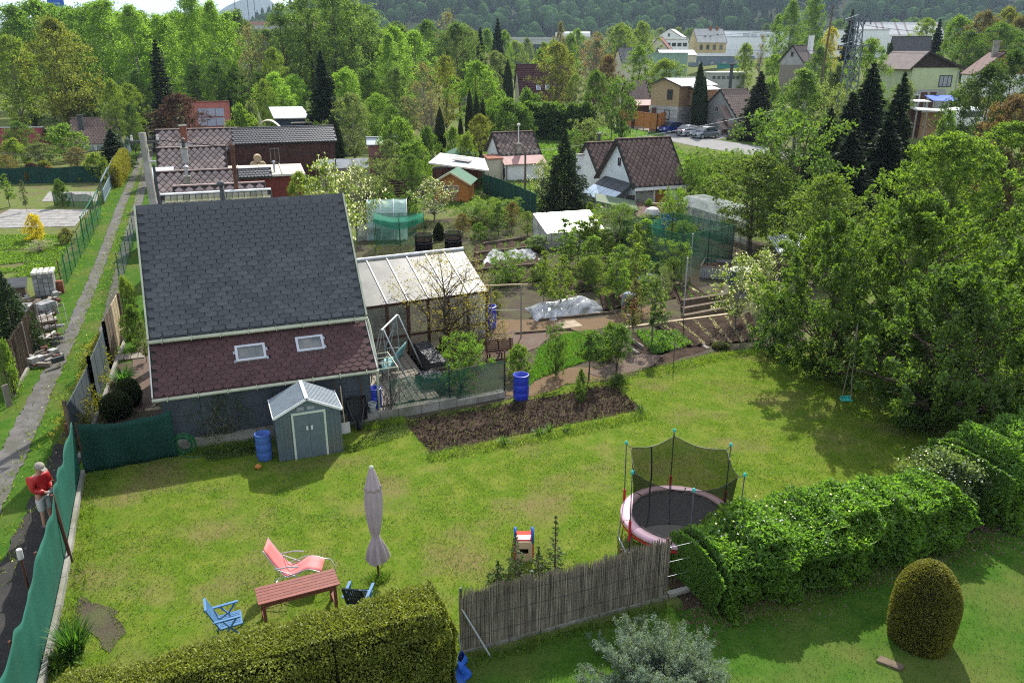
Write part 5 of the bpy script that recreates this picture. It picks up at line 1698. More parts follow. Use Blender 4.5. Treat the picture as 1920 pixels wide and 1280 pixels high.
def board(name,label,cat,pa,pb,w,h,m,group=None,z=0.0):
 a,b=P(*pa),P(*pb)
 d=b-a
 t=thing(name,label,cat,(a.x,a.y,z),math.atan2(d.y,d.x),group)
 MB().box2((0,-w/2,0),(d.length,w/2,h)).build('plank',m,t)
 return t
board('edging_board','pale plank lying beside the furrowed bed, nearest the lawn corner','board',(1262,614),(1328,655),.16,.06,M['wood_grey'])
board('edging_board','grey plank left of the strawberry bed, nearer one of the pair','board',(1148,626),(1196,664),.14,.07,M['wood_grey'])
board('edging_board','grey plank left of the strawberry bed, farther one of the pair','board',(1160,624),(1206,656),.07,.16,M['wood_grey'])
board('edging_board','grey plank between the strawberry bed and the pear tree','board',(1204,622),(1236,650),.12,.07,M['wood_grey'])
board('edging_board','grey plank crossing bed just right of the pear tree','board',(1236,626),(1272,655),.12,.07,M['wood_grey'])
board('edging_board','long pale plank edging the far end of the furrowed bed','board',(1172,616),(1372,590),.14,.08,M['wood_pale'])
board('edging_board','pale plank before the empty bed near the galvanised bed','board',(1268,531),(1318,552),.18,.07,M['wood_pale'])
board('edging_board','short pale plank at the empty bed corner by the white tank','board',(1318,552),(1336,562),.18,.07,M['wood_pale'])
board('edging_board','dark plank along near edge of the empty bed','board',(1280,573),(1336,563),.12,.14,M['wood_old'])
board('edging_board','dark long plank along the chip path below the plastic sheet','board',(1010,603),(1150,588),.06,.12,M['wood_old'])
board('edging_board','dark board edging the woodchip before the brown bench','board',(965,628),(1070,620),.05,.12,M['wood_old'])
board('edging_board','short board edging grass plot left of paving slabs','board',(1070,620),(1100,632),.05,.10,M['wood_old'])
for i,(a,b)in enumerate((((1280,598),(1375,580)),((1280,590),(1375,573)),((1278,581),(1374,566)))):
 board('sleeper',['nearest dark sleeper of the three retaining the terrace','middle dark sleeper of the three retaining the terrace','farthest dark sleeper of the three retaining the terrace'][i],'sleeper',a,b,.2,.18+.14*i,M['wood_old'])
slab_a=thing('paving_slabs','four pale paving slabs at the end of the woodchip path','paving',P(1052,618),.38)
for i in range(2):
 for j in range(2):
  MB().box2((.02+.5*i,.02+.42*j,0),(.5+.5*i,.42+.42*j,.04)).build('slab',M['flagstone'],slab_a)
def furrows(q,rows,straw,nu=90,nv=40,seed=3):
 q=[P(*a)for a in q]
 V=[]
 for j in range(nv+1):
  for i in range(nu+1):
   u,v=i/nu,j/nv
   p=q[0].lerp(q[1],u).lerp(q[3].lerp(q[2],u),v)
   h=.08*(math.cos(u*2*PI*rows)*.5+.5)**1.3+.035*mnoise.noise(p*7)+.02*mnoise.noise(p*17)
   V.append((p.x,p.y,.045+h))
 F=[(j*(nu+1)+i,j*(nu+1)+i+1,(j+1)*(nu+1)+i+1,(j+1)*(nu+1)+i)for j in range(nv)for i in range(nu)]
 o=as_obj('furrowed_soil',np_mesh('furrowed_soil',np.array(V),np.array(F),M['g_soil']));tag(o,kind='stuff')
 rng=np.random.default_rng(seed)
 pos=[]
 for k in range(rows+1):
  u=(k+.48)/rows
  if u>1:continue
  for _ in range(110):
   v=rng.random();p=q[0].lerp(q[1],u).lerp(q[3].lerp(q[2],u),v)
   pos.append((p.x+rng.normal()*.05,p.y+rng.normal()*.05,.08))
 V2,F2=leaf_geo(rng,np.array(pos),0.07,0.8)
 if straw:tag(as_obj('straw_mulch',np_mesh('straw_mulch',V2,F2,M['petal']),color=(.34,.31,.26)),kind='stuff')
 else:tag(as_obj('seedlings',np_mesh('seedlings',V2,F2,M['leaf']),color=(.10,.19,.035)),kind='stuff')
furrows([(1290,652),(1425,640),(1405,590),(1225,612)],6,True)
furrows([(1132,584),(1268,560),(1258,537),(1122,546)],5,False,70,30,4)
furrows([(1276,570),(1332,561),(1290,532),(1264,537)],3,False,40,30,5)
furrows([(890,510),(1010,498),(1002,448),(893,462)],5,False,70,30,6)
furrows([(925,543),(1000,530),(1058,519),(935,517)],4,False,60,24,7)
furrows([(1020,556),(1110,548),(1105,512),(1010,520)],5,False,60,30,8)
def lump_sheet(name,label,cat,quad,hgt,m,seed,crest=None,nu=46,nv=22,wr=.10):
 q=[P(*a)for a in quad]
 c=sum(q,Vector())/4
 o=MB()
 def f(u,v):
  p=q[0].lerp(q[1],u).lerp(q[3].lerp(q[2],u),v)-c
  e=(math.sin(PI*u)**.5)*(math.sin(PI*v)**.7)
  ww=mnoise.noise(Vector((u*5,v*4,seed)))+.6*mnoise.noise(Vector((u*12,v*9,seed)))+.35*mnoise.noise(Vector((u*30,v*20,seed)))
  return(p.x+.18*mnoise.noise(Vector((u*6,v*6,seed+3))),p.y+.18*mnoise.noise(Vector((u*6,v*6,seed+5))),.03+hgt*e*(1+.25*math.sin(u*9+seed))+wr*ww*(.3+e))
 o.grid(f,nu,nv)
 ob=o.build(name,m,None,(c.x,c.y,0),smooth=False)
 return tag(ob,label,cat)
lump_sheet('plastic_sheet','clear crumpled plastic sheet pulled over a low bed hoop','plastic sheet',[(1004,604),(1130,588),(1118,566),(985,578)],.52,M['sheet'],1,wr=.10)
lump_sheet('garden_fleece','bunched white fleece on raised beds, left heap','fleece',[(905,500),(952,494),(940,470),(918,474)],.32,M['fleece'],4,26,18)
lump_sheet('garden_fleece','bunched white fleece on raised beds, right heap','fleece',[(958,490),(1012,488),(1000,470),(945,474)],.30,M['fleece'],7,26,18)
lump_sheet('garden_fleece','flat white fleece strip under the saplings right of centre','fleece',[(1190,529),(1245,527),(1240,515),(1196,517)],.18,M['fleece'],9,26,14,wr=.04)
for k,(a,b)in enumerate((((885,512),(1015,500)),((885,497),(905,494)),((905,462),(1000,448)),((890,480),(1000,468)))):
 board('bed_sleeper',['dark sleeper below the white fleece heaps','short dark sleeper beside the left fleece heap','dark sleeper farthest behind the white fleece heaps','dark sleeper directly behind the white fleece heaps'][k],'sleeper',a,b,.14,.22,M['wood_old'])
patch('raised_soil',px_poly([(885,512),(1015,500),(1005,446),(890,460)]),M['g_soil'],2,.05,3)
patch('bed_soil',px_poly([(1130,585),(1270,560),(1260,535),(1120,545)]),M['g_soil'],2,.06,4)
patch('bed_soil',px_poly([(1272,572),(1336,562),(1290,530),(1262,536)]),M['g_soil'],2,.06,5)
patch('bed_soil',px_poly([(1160,630),(1265,613),(1325,656),(1225,690),(1200,665)]),M['g_soil'],2,.06,6)
patch('bed_soil',px_poly([(920,545),(1000,530),(1060,520),(1040,500),(930,515)]),M['g_soil'],2,.06,7)
patch('gravel_terrace',px_poly([(1280,578),(1400,560),(1440,535),(1370,530),(1340,562)]),M['g_gravel'],2,.06,8)
def frame_posts():
 a,b=P(922,636),P(977,636)
 t=thing('espalier_frame','pale wooden espalier frame with two posts behind the bench','trellis',(a.x,a.y,0),.06)
 L=(b-a).length
 for x in(0,L):MB().tube([(x,0,0),(x,0,2.15)],.03,7).build('post',M['wood_grey'],t)
 MB().beam((-.25,0,2.18),(L+.25,0,2.22),.05,.05).build('top_rail',M['wood_pale'],t)
 MB().tube([(0,0,1.2),(L,0,1.2)],.006,4).build('wire',M['metal_grey'],t)
 for k,(px,py,h_,lab,m)in enumerate(((915,612,1.6,'leaning dark stake in front of the espalier frame','wood_old'),(1281,595,2.6,'tall pale steel post near the furrowed bed end','tube_grey'),(1293,520,2.2,'tall pale steel post at the corner of the green net cage','tube_grey'),(1232,560,1.3,'thin dark stake in bed by the bending person','wood_old'),(1262,690,1.1,'thin dark stake at the lawn edge by the boxwood','wood_old'))):
  p=P(px,py);q=thing('garden_stake',lab,'stake',(p.x,p.y,0))
  MB().tube([(0,0,0),(.03*(k==0)*5,0,h_)],.028 if m=='tube_grey' else .018,7).build('shaft',M[m],q)
 p=P(917,615)
 barrel('water_barrel','blue barrel behind espalier frame at the right end of the greenhouse',(p.x,p.y,0),.3,.95,M['blue_plastic'])
frame_posts()
def right_garden():
 p=P(1312,522)
 b=thing('galvanised_bed','large raised bed walled with ribbed galvanised sheet','raised bed',(p.x,p.y,0),-.35)
 W_,L_,h_=2.5,1.8,.62
 MB().box2((.03,.03,0),(W_-.03,L_-.03,h_-.14)).build('soil',M['g_soil'],b)
 for k in range(24):
  x=W_*(k+.5)/24
  for y in(0,L_):MB().box2((x-.046,y-.02-.012*(k%2),.05),(x+.046,y+.02,h_-.02)).build('rib',M['metal_grey'],b)
 for k in range(16):
  y=L_*(k+.5)/16
  for x in(0,W_):MB().box2((x-.02-.012*(k%2),y-.05,.05),(x+.02,y+.05,h_-.02)).build('rib',M['metal_grey'],b)
 for(pp,qq)in(((0,0),(W_,0)),((0,L_),(W_,L_)),((0,0),(0,L_)),((W_,0),(W_,L_))):
  MB().beam((pp[0],pp[1],h_),(qq[0],qq[1],h_),.06,.035).build('rim',M['wood_old'],b)
 lump_sheet('black_film','black film crumpled over the galvanised bed corner','plastic sheet',[(1376,512),(1398,518),(1396,500),(1376,500)],.62,M['black_film'],5,16,12,wr=.05)
 p=P(1387,545)
 t=thing('water_tank','round dark water tank with white lid beside the apple blossom','tank',(p.x,p.y,0))
 MB().lathe([(.48,0),(.52,.1),(.52,.95),(.48,1.0)],22).build('body',M['blue_dark'],t)
 MB().lathe([(.54,.99),(.55,1.03),(.45,1.09),(.05,1.12)],22).build('lid',M['ivory'],t,smooth=False)
 a=P(1276,522);b2=P(1370,500)
 d=b2-a;yaw=math.atan2(d.y,d.x)
 c=thing('net_cage','green mesh fruit cage on dark posts left of the tree','fruit cage',(a.x,a.y,0),yaw)
 W_,D_,h_=d.length,4.2,2.2
 for(x,y)in((0,0),(W_,0),(0,D_),(W_,D_),(W_/2,0),(W_/2,D_)):MB().tube([(x,y,0),(x,y,h_)],.03,7).build('post',M['dark_grey'],c)
 for nm,f in(('front_net',lambda u,v:(W_*u,-.02+.04*math.sin(7*u),h_*v*(1-.03*math.sin(PI*u)))),('side_net',lambda u,v:(-.03,D_*u,h_*v)),('far_net',lambda u,v:(W_*u,D_,h_*v)),('end_net',lambda u,v:(W_+.03,D_*u,h_*v))):
  m=MB();m.grid(f,12,4);m.build(nm,M['net_open'],c)
 m=MB()
 for(p_,q_)in(((0,0),(W_,0)),((0,D_),(W_,D_)),((0,0),(0,D_)),((W_,0),(W_,D_))):m.tube([(p_[0],p_[1],h_),(q_[0],q_[1],h_)],.02,6)
 m.build('top_rail',M['rubber_green'],c)
 p=P(1320,505)
 g=thing('rusty_gate','rusty tube gate behind the galvanised bed','gate',(p.x,p.y,0),.2)
 m=MB();m.tube([(0,0,0),(0,0,1.2),(.1,0,1.3),(1.9,0,1.3),(2,0,1.2),(2,0,0)],.022,6);m.build('frame',M['rust'],g)
 for k in range(1,6):MB().tube([(k/3,0,0.05),(k/3,0,1.29)],.012,5).build('bar',M['rust'],g)
 a=P(1268,418);b2=P(1400,462)
 d=b2-a;L_=d.length;yaw=math.atan2(d.y,d.x)
 t=thing('poly_tunnel','long clear flat topped plastic tunnel on dark hoops','greenhouse',(a.x,a.y,0),yaw)
 n=13
 for k in range(n):
  x=L_*k/(n-1)
  m=MB();m.tube([(x,0,0),(x,0,1.3),(x,.6,1.7),(x,1.8,1.7),(x,2.4,1.3),(x,2.4,0)],.022,5);m.build('hoop',M['dark_grey'],t)
 m=MB();m.box2((0,-.03,.12),(L_,-.02,1.32));m.build('front_sheet',M['poly_clear'],t)
 m=MB();m.slab([(0,-.02,1.33),(L_,-.02,1.33),(L_,.6,1.74),(0,.6,1.74)],.01);m.slab([(0,.6,1.74),(L_,.6,1.74),(L_,2.0,1.76),(0,2.0,1.76)],.01);m.build('roof_sheet',M['poly_clear'],t)
 MB().beam((-.2,-.12,.30),(L_*.35,-.12,.30),.1,.1).build('base_board',M['wood_pale'],t)
 p=P(1213,440)
 t=thing('teal_net','low bright green net fence before the beige shed','fence',(p.x,p.y,0),.15)
 m=MB();m.grid(lambda u,v:(2.9*u,.03*math.sin(9*u),.95*v),10,2);m.build('net',M['net_teal'],t)
 for x in(0,.95,2.9):MB().tube([(x,0.03,0),(x,.03,1.0)],.02,6).build('post',M['rubber_green'],t)
 p=P(1455,520)
 t=thing('lean_to_shelter','low shelter with grey corrugated roof beside the big tree','shelter',(p.x,p.y,0),.35)
 for k in range(16):
  MB().beam((.14*k,0,1.25),(.14*k+.5,1.6,1.75),.08,.03).build('corrugation',M['metal_grey'],t)
 m=MB();m.slab([(0,0,1.22),(2.2,0,1.22),(2.7,1.6,1.72),(.5,1.6,1.72)],.03);m.build('roof',M['metal_grey'],t)
 for(x,y)in((.1,.1),(2.1,.1),(.6,1.5),(2.5,1.5)):MB().beam((x,y,0),(x,y,1.2+y*.28),.08).build('post',M['wood_old'],t)
 a=P(1024,470);yaw=.33
 t=thing('white_greenhouse','white film greenhouse with sloping roof among the saplings','greenhouse',(a.x,a.y,0),yaw)
 L_,D_=3.6,2.2
 n=8
 for k in range(n):
  x0,x1=L_*k/n,L_*(k+1)/n
  m=MB();m.slab([(x0+.01,-.05,1.0),(x1-.01,-.05,1.0),(x1-.01,D_,1.72),(x0+.01,D_,1.72)],.015);m.build('roof_panel',M['poly_white'],t)
 for x in(0,L_/3,2*L_/3,L_):
  m=MB();m.beam((x,0,0),(x,0,.98),.05);m.beam((x,D_,0),(x,D_,1.68),.05);m.beam((x,0,.96),(x,D_,1.68),.04,.05);m.build('frame',M['wood_grey'],t)
 m=MB();m.box2((0,-.03,.1),(L_,-.015,.95));m.build('front_film',M['poly_clear'],t)
 m=MB();m.box2((0,D_-.01,.1),(L_,D_,1.65));m.build('rear_film',M['poly_clear'],t)
 for x in(0,L_):
  m=MB();m.prism([(x,0,.1),(x,D_,.1),(x,D_,1.65),(x,0,.95)],(.012,0,0));m.build('end_film',M['poly_clear'],t)
 a=P(1120,462)
 t=thing('cold_frame','low white film cold frame right of the white greenhouse','cold frame',(a.x,a.y,0),.33)
 m=MB();m.grid(lambda u,v:(2.6*u,1.3*v,.15+.75*math.sin(PI*v)+.03*math.sin(20*u)),20,8);m.build('film',M['poly_clear'],t)
 for k in range(5):MB().tube([(2.6*k/4,1.3*v/6,.14+.75*math.sin(PI*v/6))for v in range(7)],.015,5).build('hoop',M['dark_grey'],t)
M['blue_dark']=mat('blue_dark',(0.035,0.055,0.085),(0.03,0.045,0.07),4,rough=0.6)
right_garden()
def mid_garden():
 a=P(690,452);yaw=.12
 t=thing('tunnel_greenhouse','arched mint green film tunnel greenhouse behind the slate roof','greenhouse',(a.x,a.y,0),yaw)
 L_,W_,h_=2.35,3.2,2.15
 arc=lambda v:(W_*v,h_*min(1,(max(0,math.sin(PI*v)))**.5))
 m=MB();m.grid(lambda u,v:(L_*u,arc(v)[0],arc(v)[1]+.03*math.sin(14*u+9*v)*math.sin(PI*v)),18,22);m.build('film',M['poly_mint'],t,smooth=True)
 for k in range(4):MB().tube([(L_*k/3,arc(v/16)[0],arc(v/16)[1]+.03)for v in range(17)],.022,5).build('hoop',M['metal_white'],t)
 for k in(.2,.5):MB().tube([(0,arc(k)[0],arc(k)[1]+.02),(L_,arc(k)[0],arc(k)[1]+.02)],.015,5).build('purlin',M['metal_white'],t)
 a=P(668,452)
 t=thing('cold_frame','clear low cold frame left of the mint tunnel','cold frame',(a.x,a.y,0),.1)
 m=MB();m.slab([(0,0,.75),(1.5,0,.75),(1.5,1.4,1.15),(0,1.4,1.15)],.02);m.build('lid',M['poly_clear'],t)
 MB().box2((0,0,0),(1.5,.03,.72)).build('side',M['poly_clear'],t);MB().box2((0,1.37,0),(1.5,1.4,1.1)).build('side',M['poly_clear'],t)
 a=P(704,475);yaw=.12
 t=thing('crop_cage','green mesh crop frame on thin green posts before the mint tunnel','fruit cage',(a.x,a.y,0),yaw)
 W_,D_,h_=2.75,1.6,1.95
 for(x,y)in((0,0),(W_,0),(0,D_),(W_,D_),(W_/2,0),(W_/2,D_)):MB().tube([(x,y,0),(x,y,h_)],.018,6).build('post',M['rubber_green'],t)
 m=MB();m.grid(lambda u,v:(W_*u,D_*v,h_-.22*math.sin(PI*u)-.05*math.sin(PI*v)),14,6);m.build('top_net',M['net_teal'],t)
 m=MB();m.grid(lambda u,v:(W_*u,-.02,h_-.62*v*(.35+.65*math.sin(PI*u))-.22*math.sin(PI*u)*(1-v)),18,5);m.build('hanging_net',M['net_teal'],t)
 m=MB();m.grid(lambda u,v:(W_*.85*u,D_+.01,h_*v),8,4);m.build('rear_net',M['net_open'],t)
 a=P(802,508)
 t=thing('paddling_pool','round blue pool edge showing behind the greenhouse roof','pool',(a.x,a.y,0))
 m=MB();m.lathe([(1.35,0),(1.38,.62),(1.36,.68),(1.28,.68),(1.27,.1)],36,cap=False);m.build('wall',M['blue_faded'],t)
 m=MB();m.lathe([(1.25,.48),(.01,.481)],36,cap=False);m.build('water',M['pool_water'],t)
 m=MB();m.tube([(1.36*math.cos(2*PI*k/36),1.36*math.sin(2*PI*k/36),.68)for k in range(37)],.03,5);m.build('rim',M['metal_white'],t)
 for i,(px,py,lab)in enumerate(((795,470,'black wire compost bin left of the clipped thuja'),(850,466,'black wire compost bin right of the clipped thuja'))):
  a=P(px,py);t=thing('compost_bin',lab,'bin',(a.x,a.y,0))
  m=MB();m.lathe([(.5,0),(.5,.95)],20,cap=False);m.build('liner',M['net_black'],t)
  for z in(.05,.5,.95):MB().tube([(.51*math.cos(2*PI*k/20),.51*math.sin(2*PI*k/20),z)for k in range(21)],.02,5).build('ring',M['dark_grey'],t)
  MB().lathe([(.46,0),(.46,.6),(.05,.7)],16).build('compost',M['g_soil'],t)
 a,b=P(684,380),P(800,368)
 d=b-a;L_=d.length
 t=thing('slat_fence','dark brown horizontal slat fence behind the mint tunnel','fence',(a.x,a.y,0),math.atan2(d.y,d.x))
 for k in range(7):MB().box2((0,0,.1+.2*k),(L_,.03,.27+.2*k)).build('slat',M['wood_dark'],t)
 for x in(0,L_/3,2*L_/3,L_):MB().box2((x-.05,.035,0),(x+.05,.12,1.6)).build('post',M['wood_dark'],t)
 pts=[P(906,364),P(940,377),P(975,393),P(1005,408)]
 t=thing('screen_fence','dark green screen fence below the white cabin','fence',tuple(pts[0]))
 for k in range(3):
  a,b=pts[k]-pts[0],pts[k+1]-pts[0]
  m=MB();m.add([(a.x,a.y,.05),(b.x,b.y,.05),(b.x,b.y,1.6),(a.x,a.y,1.6)],[(0,1,2,3)])
  o=m.build('screen',M['net_dark'],t);o.modifiers.new('t','SOLIDIFY').thickness=.02
 for k in range(10):
  s=k/9*3;i=min(2,int(s));p=pts[i].lerp(pts[i+1],s-i)-pts[0]
  MB().tube([(p.x,p.y-.04,0),(p.x,p.y-.04,1.8)],.03,6).build('post',M['rubber_green'],t)
M['pool_water']=mat('pool_water',(0.03,0.16,0.34),(0.03,0.14,0.30),3,rough=0.08,spec=0.7)
mid_garden()
def lane_left():
 a,b=P(20,745),P(78,640)
 d=b-a;L_=d.length
 t=thing('dark_reed_screen','dark reed screen on the left side of the lane','fence',(a.x,a.y,0),math.atan2(d.y,d.x))
 rn=random.Random(3)
 m=MB()
 for i in range(260):
  x=L_*i/260;m.beam((x,rn.uniform(-.01,.01),.03),(x+rn.uniform(-.02,.02),rn.uniform(-.02,.02),1.55+rn.uniform(-.08,.08)),.018,.012)
 o=m.build('reeds',M['wood_old'],t);o['kind']='stuff'
 for k in range(5):MB().box2((L_*k/5,.02,.05),(L_*(k+1)/5-.01,.035,1.5)).build('backing_panel',M['wood_old'],t)
 for x in(.0,L_*.55,L_):MB().tube([(x,-.05,0),(x,-.05,1.6)],.025,6).build('post',M['wood_grey'],t)
 MB().box2((0,-.12,0),(L_,-.04,.12)).build('kerb',M['concrete'],t)
 p=P(18,762)
 t=thing('grey_board','weathered pale board standing at the screen end beside the lane','board',(p.x,p.y,0),1.2)
 MB().box2((-.1,-.02,0),(.1,.02,.75)).build('board',M['wood_grey'],t)
 a=P(62,588)
 cen=Vector((a.x,a.y,0))
 t=thing('block_stack','tall stack of pale hollow concrete blocks beside the lane','block stack',P(72,560),.38)
 for iz in range(5):
  for ix in range(4):
   for iy in range(2):
    MB().box2((-.1+ix*.21,iy*.42,.12+iz*.2),(.09+ix*.21,.40+iy*.42,.30+iz*.2)).build('block',M['block_grey'],t)
 MB().box2((-.12,0,0),(.76,.85,.11)).build('pallet',M['wood_old'],t)
 for k in range(4):MB().beam((-.02+.24*k,-.05,1.17),(-.02+.24*k,.9,1.17),.16,.10).build('post',M['ivory'],t)
 t2=thing('brick_stack','small red brick stack behind the pale blocks','brick stack',P(98,552),.38)
 for iz in range(8):
  for ix in range(2):
   for iy in range(2):MB().box2((ix*.26,iy*.13,iz*.075),(.25+ix*.26,.12+iy*.13,.07+iz*.075)).build('brick',M['brick'],t2)
 rn=random.Random(12)
 for i,(px,py,lab)in enumerate(((45,590,'dark grey block pile left of the tall block stack'),(84,595,'pale block pile in front of the tall block stack'))):
  q=thing('block_pile',lab,'block pile',P(px,py),.3+i)
  for iz in range(2+i):
   for ix in range(3-iz*(1-i)):
    for iy in range(2):MB().box((ix*.24+rn.uniform(-.02,.02),iy*.3+rn.uniform(-.03,.03),.1+iz*.2),(.2,.27,.19),rz=rn.uniform(-.15,.15)).build('block',M['stone']if i==0 else M['block_grey'],q)
 mm_={}
 for i in range(150):
  p=P(rn.uniform(22,112),rn.uniform(555,690));k_=rn.choice(['block_grey','wood_grey','dark_grey','wood_old','rust','stone'])
  mm_.setdefault(k_,MB()).box((p.x,p.y,rn.uniform(.03,.3)),(rn.uniform(.08,.5),rn.uniform(.05,.22),rn.uniform(.04,.2)),rz=rn.uniform(0,3))
 for k_,b_ in mm_.items():b_.build('rubble',M[k_])['kind']='stuff'
 q=thing('pallet','wooden pallet lying on the material pile beside the lane','pallet',P(52,628),.75)
 for k in range(6):MB().box2((0,k*.17,.38),(1.15,k*.17+.11,.405)).build('board',M['wood_grey'],q)
 for y in(0,.42,.86):MB().box2((0,y,.28),(1.15,y+.09,.378)).build('bearer',M['wood_old'],q)
 for x in(0.05,.55,1.05):
  MB().box2((x,0,0),(x+.08,.9,.278)).build('bearer',M['wood_pale'],q)
 for i,(a_,b_,h0,h1,lab,m)in enumerate((((28,560),(58,600),.5,.95,'dark grey sheet leaning on the pile at the left edge','dark_grey'),)):
  q=thing('metal_sheet',lab,'sheet',P(*a_),.4)
  m_=MB();m_.slab([(-.5,0,.5),(.55,0,.5),(.55,.75,.8),(-.5,.75,.8)],.03);m_.build('sheet',M[m],q)
  m_=MB();m_.box2((-.4,.1,0),(.45,.6,.55));m_.build('crate',M['wood_old'],q)
 for i in range(9):
  p=P(40+rn.uniform(-14,34),610+rn.uniform(-24,66));an=rn.uniform(.2,1.4)
  q=thing('scrap_plank',['loose scrap plank lying on the material pile beside the lane'][0],'plank',(p.x,p.y,.05+.1*rn.random()),an,'scrap planks on the material pile')
  MB().box2((0,0,0),(rn.uniform(.5,1.2),.11,.035)).build('plank',M[rn.choice(['wood_grey','wood_pale','ivory'])],q).rotation_euler=(0,-rn.uniform(.05,.35),0)
 q=thing('kerb_stack','pale broken kerb pieces at the near end of the pile','kerb stones',P(62,690),1.25)
 for k in range(4):MB().box2((k*.3,0,0),(k*.3+.28,.22+.03*(k%2),.34-.05*(k%3))).build('kerb',M['block'],q)
 q=thing('rubble_frame','rusty steel mesh frame standing before the block stack','steel mesh',P(90,655),1.28)
 for k in range(5):MB().tube([(k*.28,0,0),(k*.28-.02,0.02,1.5+.1*(k%2))],.014,5).build('bar',M['rust']if k<3 else M['ivory'],q)
 for z in(.35,.8,1.2):MB().tube([(0,0,z),(1.12,0,z)],.01,4).build('cross_bar',M['rust'],q)
 ln=[P(118,545),P(142,500),P(168,455),P(192,408)]
 t=thing('mesh_fence','green wire mesh fence left of the lane with slim posts','fence',tuple(ln[0]))
 for k in range(3):
  a,b=ln[k]-ln[0],ln[k+1]-ln[0]
  m=MB();m.grid(lambda u,v:(a.x+(b.x-a.x)*u,a.y+(b.y-a.y)*u,1.35*v),4,3);m.build('mesh',M['net_faint'],t)
  for j in range(3):
   p=a.lerp(b,j/3);MB().tube([(p.x,p.y,0),(p.x,p.y,1.5)],.025,6).build('post',M['rubber_green']if(k+j)else M['rust'],t)
 a,b=P(166,452),P(196,396)
 d=b-a
 t=thing('bar_gate','green steel bar gate left of the lane','gate',tuple(a+Vector((-.25,0,0))),math.atan2(d.y,d.x))
 L_=d.length
 m=MB();m.tube([(0,0,.1),(0,0,1.5)],.035,6);m.tube([(L_,0,.1),(L_,0,1.6)],.035,6);m.tube([(0,0,.15),(L_,0,.15)],.03,5);m.tube([(0,0,1.4),(L_,0,1.5)],.03,5);m.build('frame',M['rubber_green'],t)
 for k in range(1,12):MB().tube([(L_*k/12,0,.15),(L_*k/12,0,1.45)],.015,5).build('bar',M['rubber_green'],t)
 a,b=P(196,384),P(218,335)
 d=b-a;L_=d.length
 t=thing('panel_gate','blue-grey metal double gate with open panels left of the lane','gate',tuple(a),math.atan2(d.y,d.x))
 for k in range(2):
  x0,x1=L_*k/2+.04,L_*(k+1)/2-.04
  m=MB();m.beam((x0,0,.1),(x0,0,1.75),.08);m.beam((x1,0,.1),(x1,0,1.85),.08);m.beam((x0,0,.2),(x1,0,.2),.07,.1);m.beam((x0,0,1.68),(x1,0,1.78),.07,.1);m.beam((x0,0,.95),(x1,0,1.0),.07,.1);m.build('leaf_frame',M['gate_blue'],t)
  m=MB();m.box2((x0+.1,-.01,.3),(x1-.1,.01,.85));m.build('panel',M['gate_blue'],t)
 a,b=P(236,305),P(254,270)
 d=b-a;L_=d.length
 t=thing('panel_fence','blue-green panel fence beyond the yellow clipped hedge','fence',tuple(a),math.atan2(d.y,d.x))
 for k in range(6):
  MB().box2((L_*k/6+.05,-.02,.1),(L_*(k+1)/6-.05,.02,1.8)).build('panel',M['gate_blue'],t)
  MB().box2((L_*k/6-.05,-.05,0),(L_*k/6+.05,.05,1.95)).build('post',M['gate_blue'],t)
 for i,(quad,nx,ny,lab)in enumerate((([(-60,430),(140,425),(168,393),(20,393)],26,7,'a'),([(78,378),(182,378),(186,360),(92,360)],12,5,'b'))):
  q=[P(*a)for a in quad]
  m=MB();rn2=random.Random(i)
  for a in range(nx):
   for b in range(ny):
    def pt(u,v):return q[0].lerp(q[1],u).lerp(q[3].lerp(q[2],u),v)
    e=.04
    cs=[pt((a+e)/nx,(b+e)/ny),pt((a+1-e)/nx,(b+e)/ny),pt((a+1-e)/nx,(b+1-e)/ny),pt((a+e)/nx,(b+1-e)/ny)]
    h_=.03+rn2.uniform(0,.008)
    m.prism([c+Vector((0,0,h_))for c in cs],(0,0,-h_))
  o=m.build('paved_yard',M['paver_island'],None);tag(o,kind='structure')
 for(pa,pb,h_,mm,lab,nm)in(((-40,346),(192,342),1.35,'net_dark','dark green netting fence across the left gardens','netting_fence'),((103,385),(176,392),1.0,'net_open','low green netting panel beside the second paved yard','netting_fence')):
  a,b=P(*pa),P(*pb);d=b-a;L_=d.length
  t=thing(nm,lab,'fence',tuple(a),math.atan2(d.y,d.x))
  m=MB();m.grid(lambda u,v:(L_*u,.04*math.sin(u*30),h_*v*(1+.04*math.sin(u*17))),40,3);o=m.build('net',M[mm],t);o.modifiers.new('t','SOLIDIFY').thickness=.015
  k=max(2,int(L_/2.2))
  for j in range(k+1):MB().tube([(L_*j/k,-.03,0),(L_*j/k,-.03,h_+.1)],.022,6).build('post',M['dark_grey'],t)
 ln=[Vector((-12.15,19.75,0)),P(180,765),P(206,690),P(232,628)]
 names=[('sheet','net_slate'),('sheet','net_slate'),('board','wood_old')]
 t=thing('panel_fence','patched fence of grey sheets and brown boards right of the lane','fence',tuple(ln[0]))
 for k in range(3):
  a,b=ln[k]-ln[0],ln[k+1]-ln[0]
  n=3 if k<2 else 7
  for j in range(n):
   p,q=a.lerp(b,j/n+.01),a.lerp(b,(j+1)/n-.01)
   hh=1.5 if k<2 else 1.75
   m=MB();m.beam((p.x,p.y,hh/2),(q.x,q.y,hh/2),.03,hh-.1)
   m.build(names[k][0],M[names[k][1]]if not(k==2 and j>3)else M['wood_pale_half'],t)
  for p in(a,b):MB().beam((p.x+.06,p.y,0),(p.x+.06,p.y,1.75),.08).build('post',M['wood_old'],t)
  m=MB();m.beam((a.x+.18,a.y,.06),(b.x+.18,b.y,.06),.10,.14);m.build('kerb',M['concrete'],t)
 ln=[P(237,608),P(226,530),P(246,480),P(256,440)]
 t=thing('mesh_fence','wire mesh fence with green posts left of the slate cabin','fence',tuple(ln[0]))
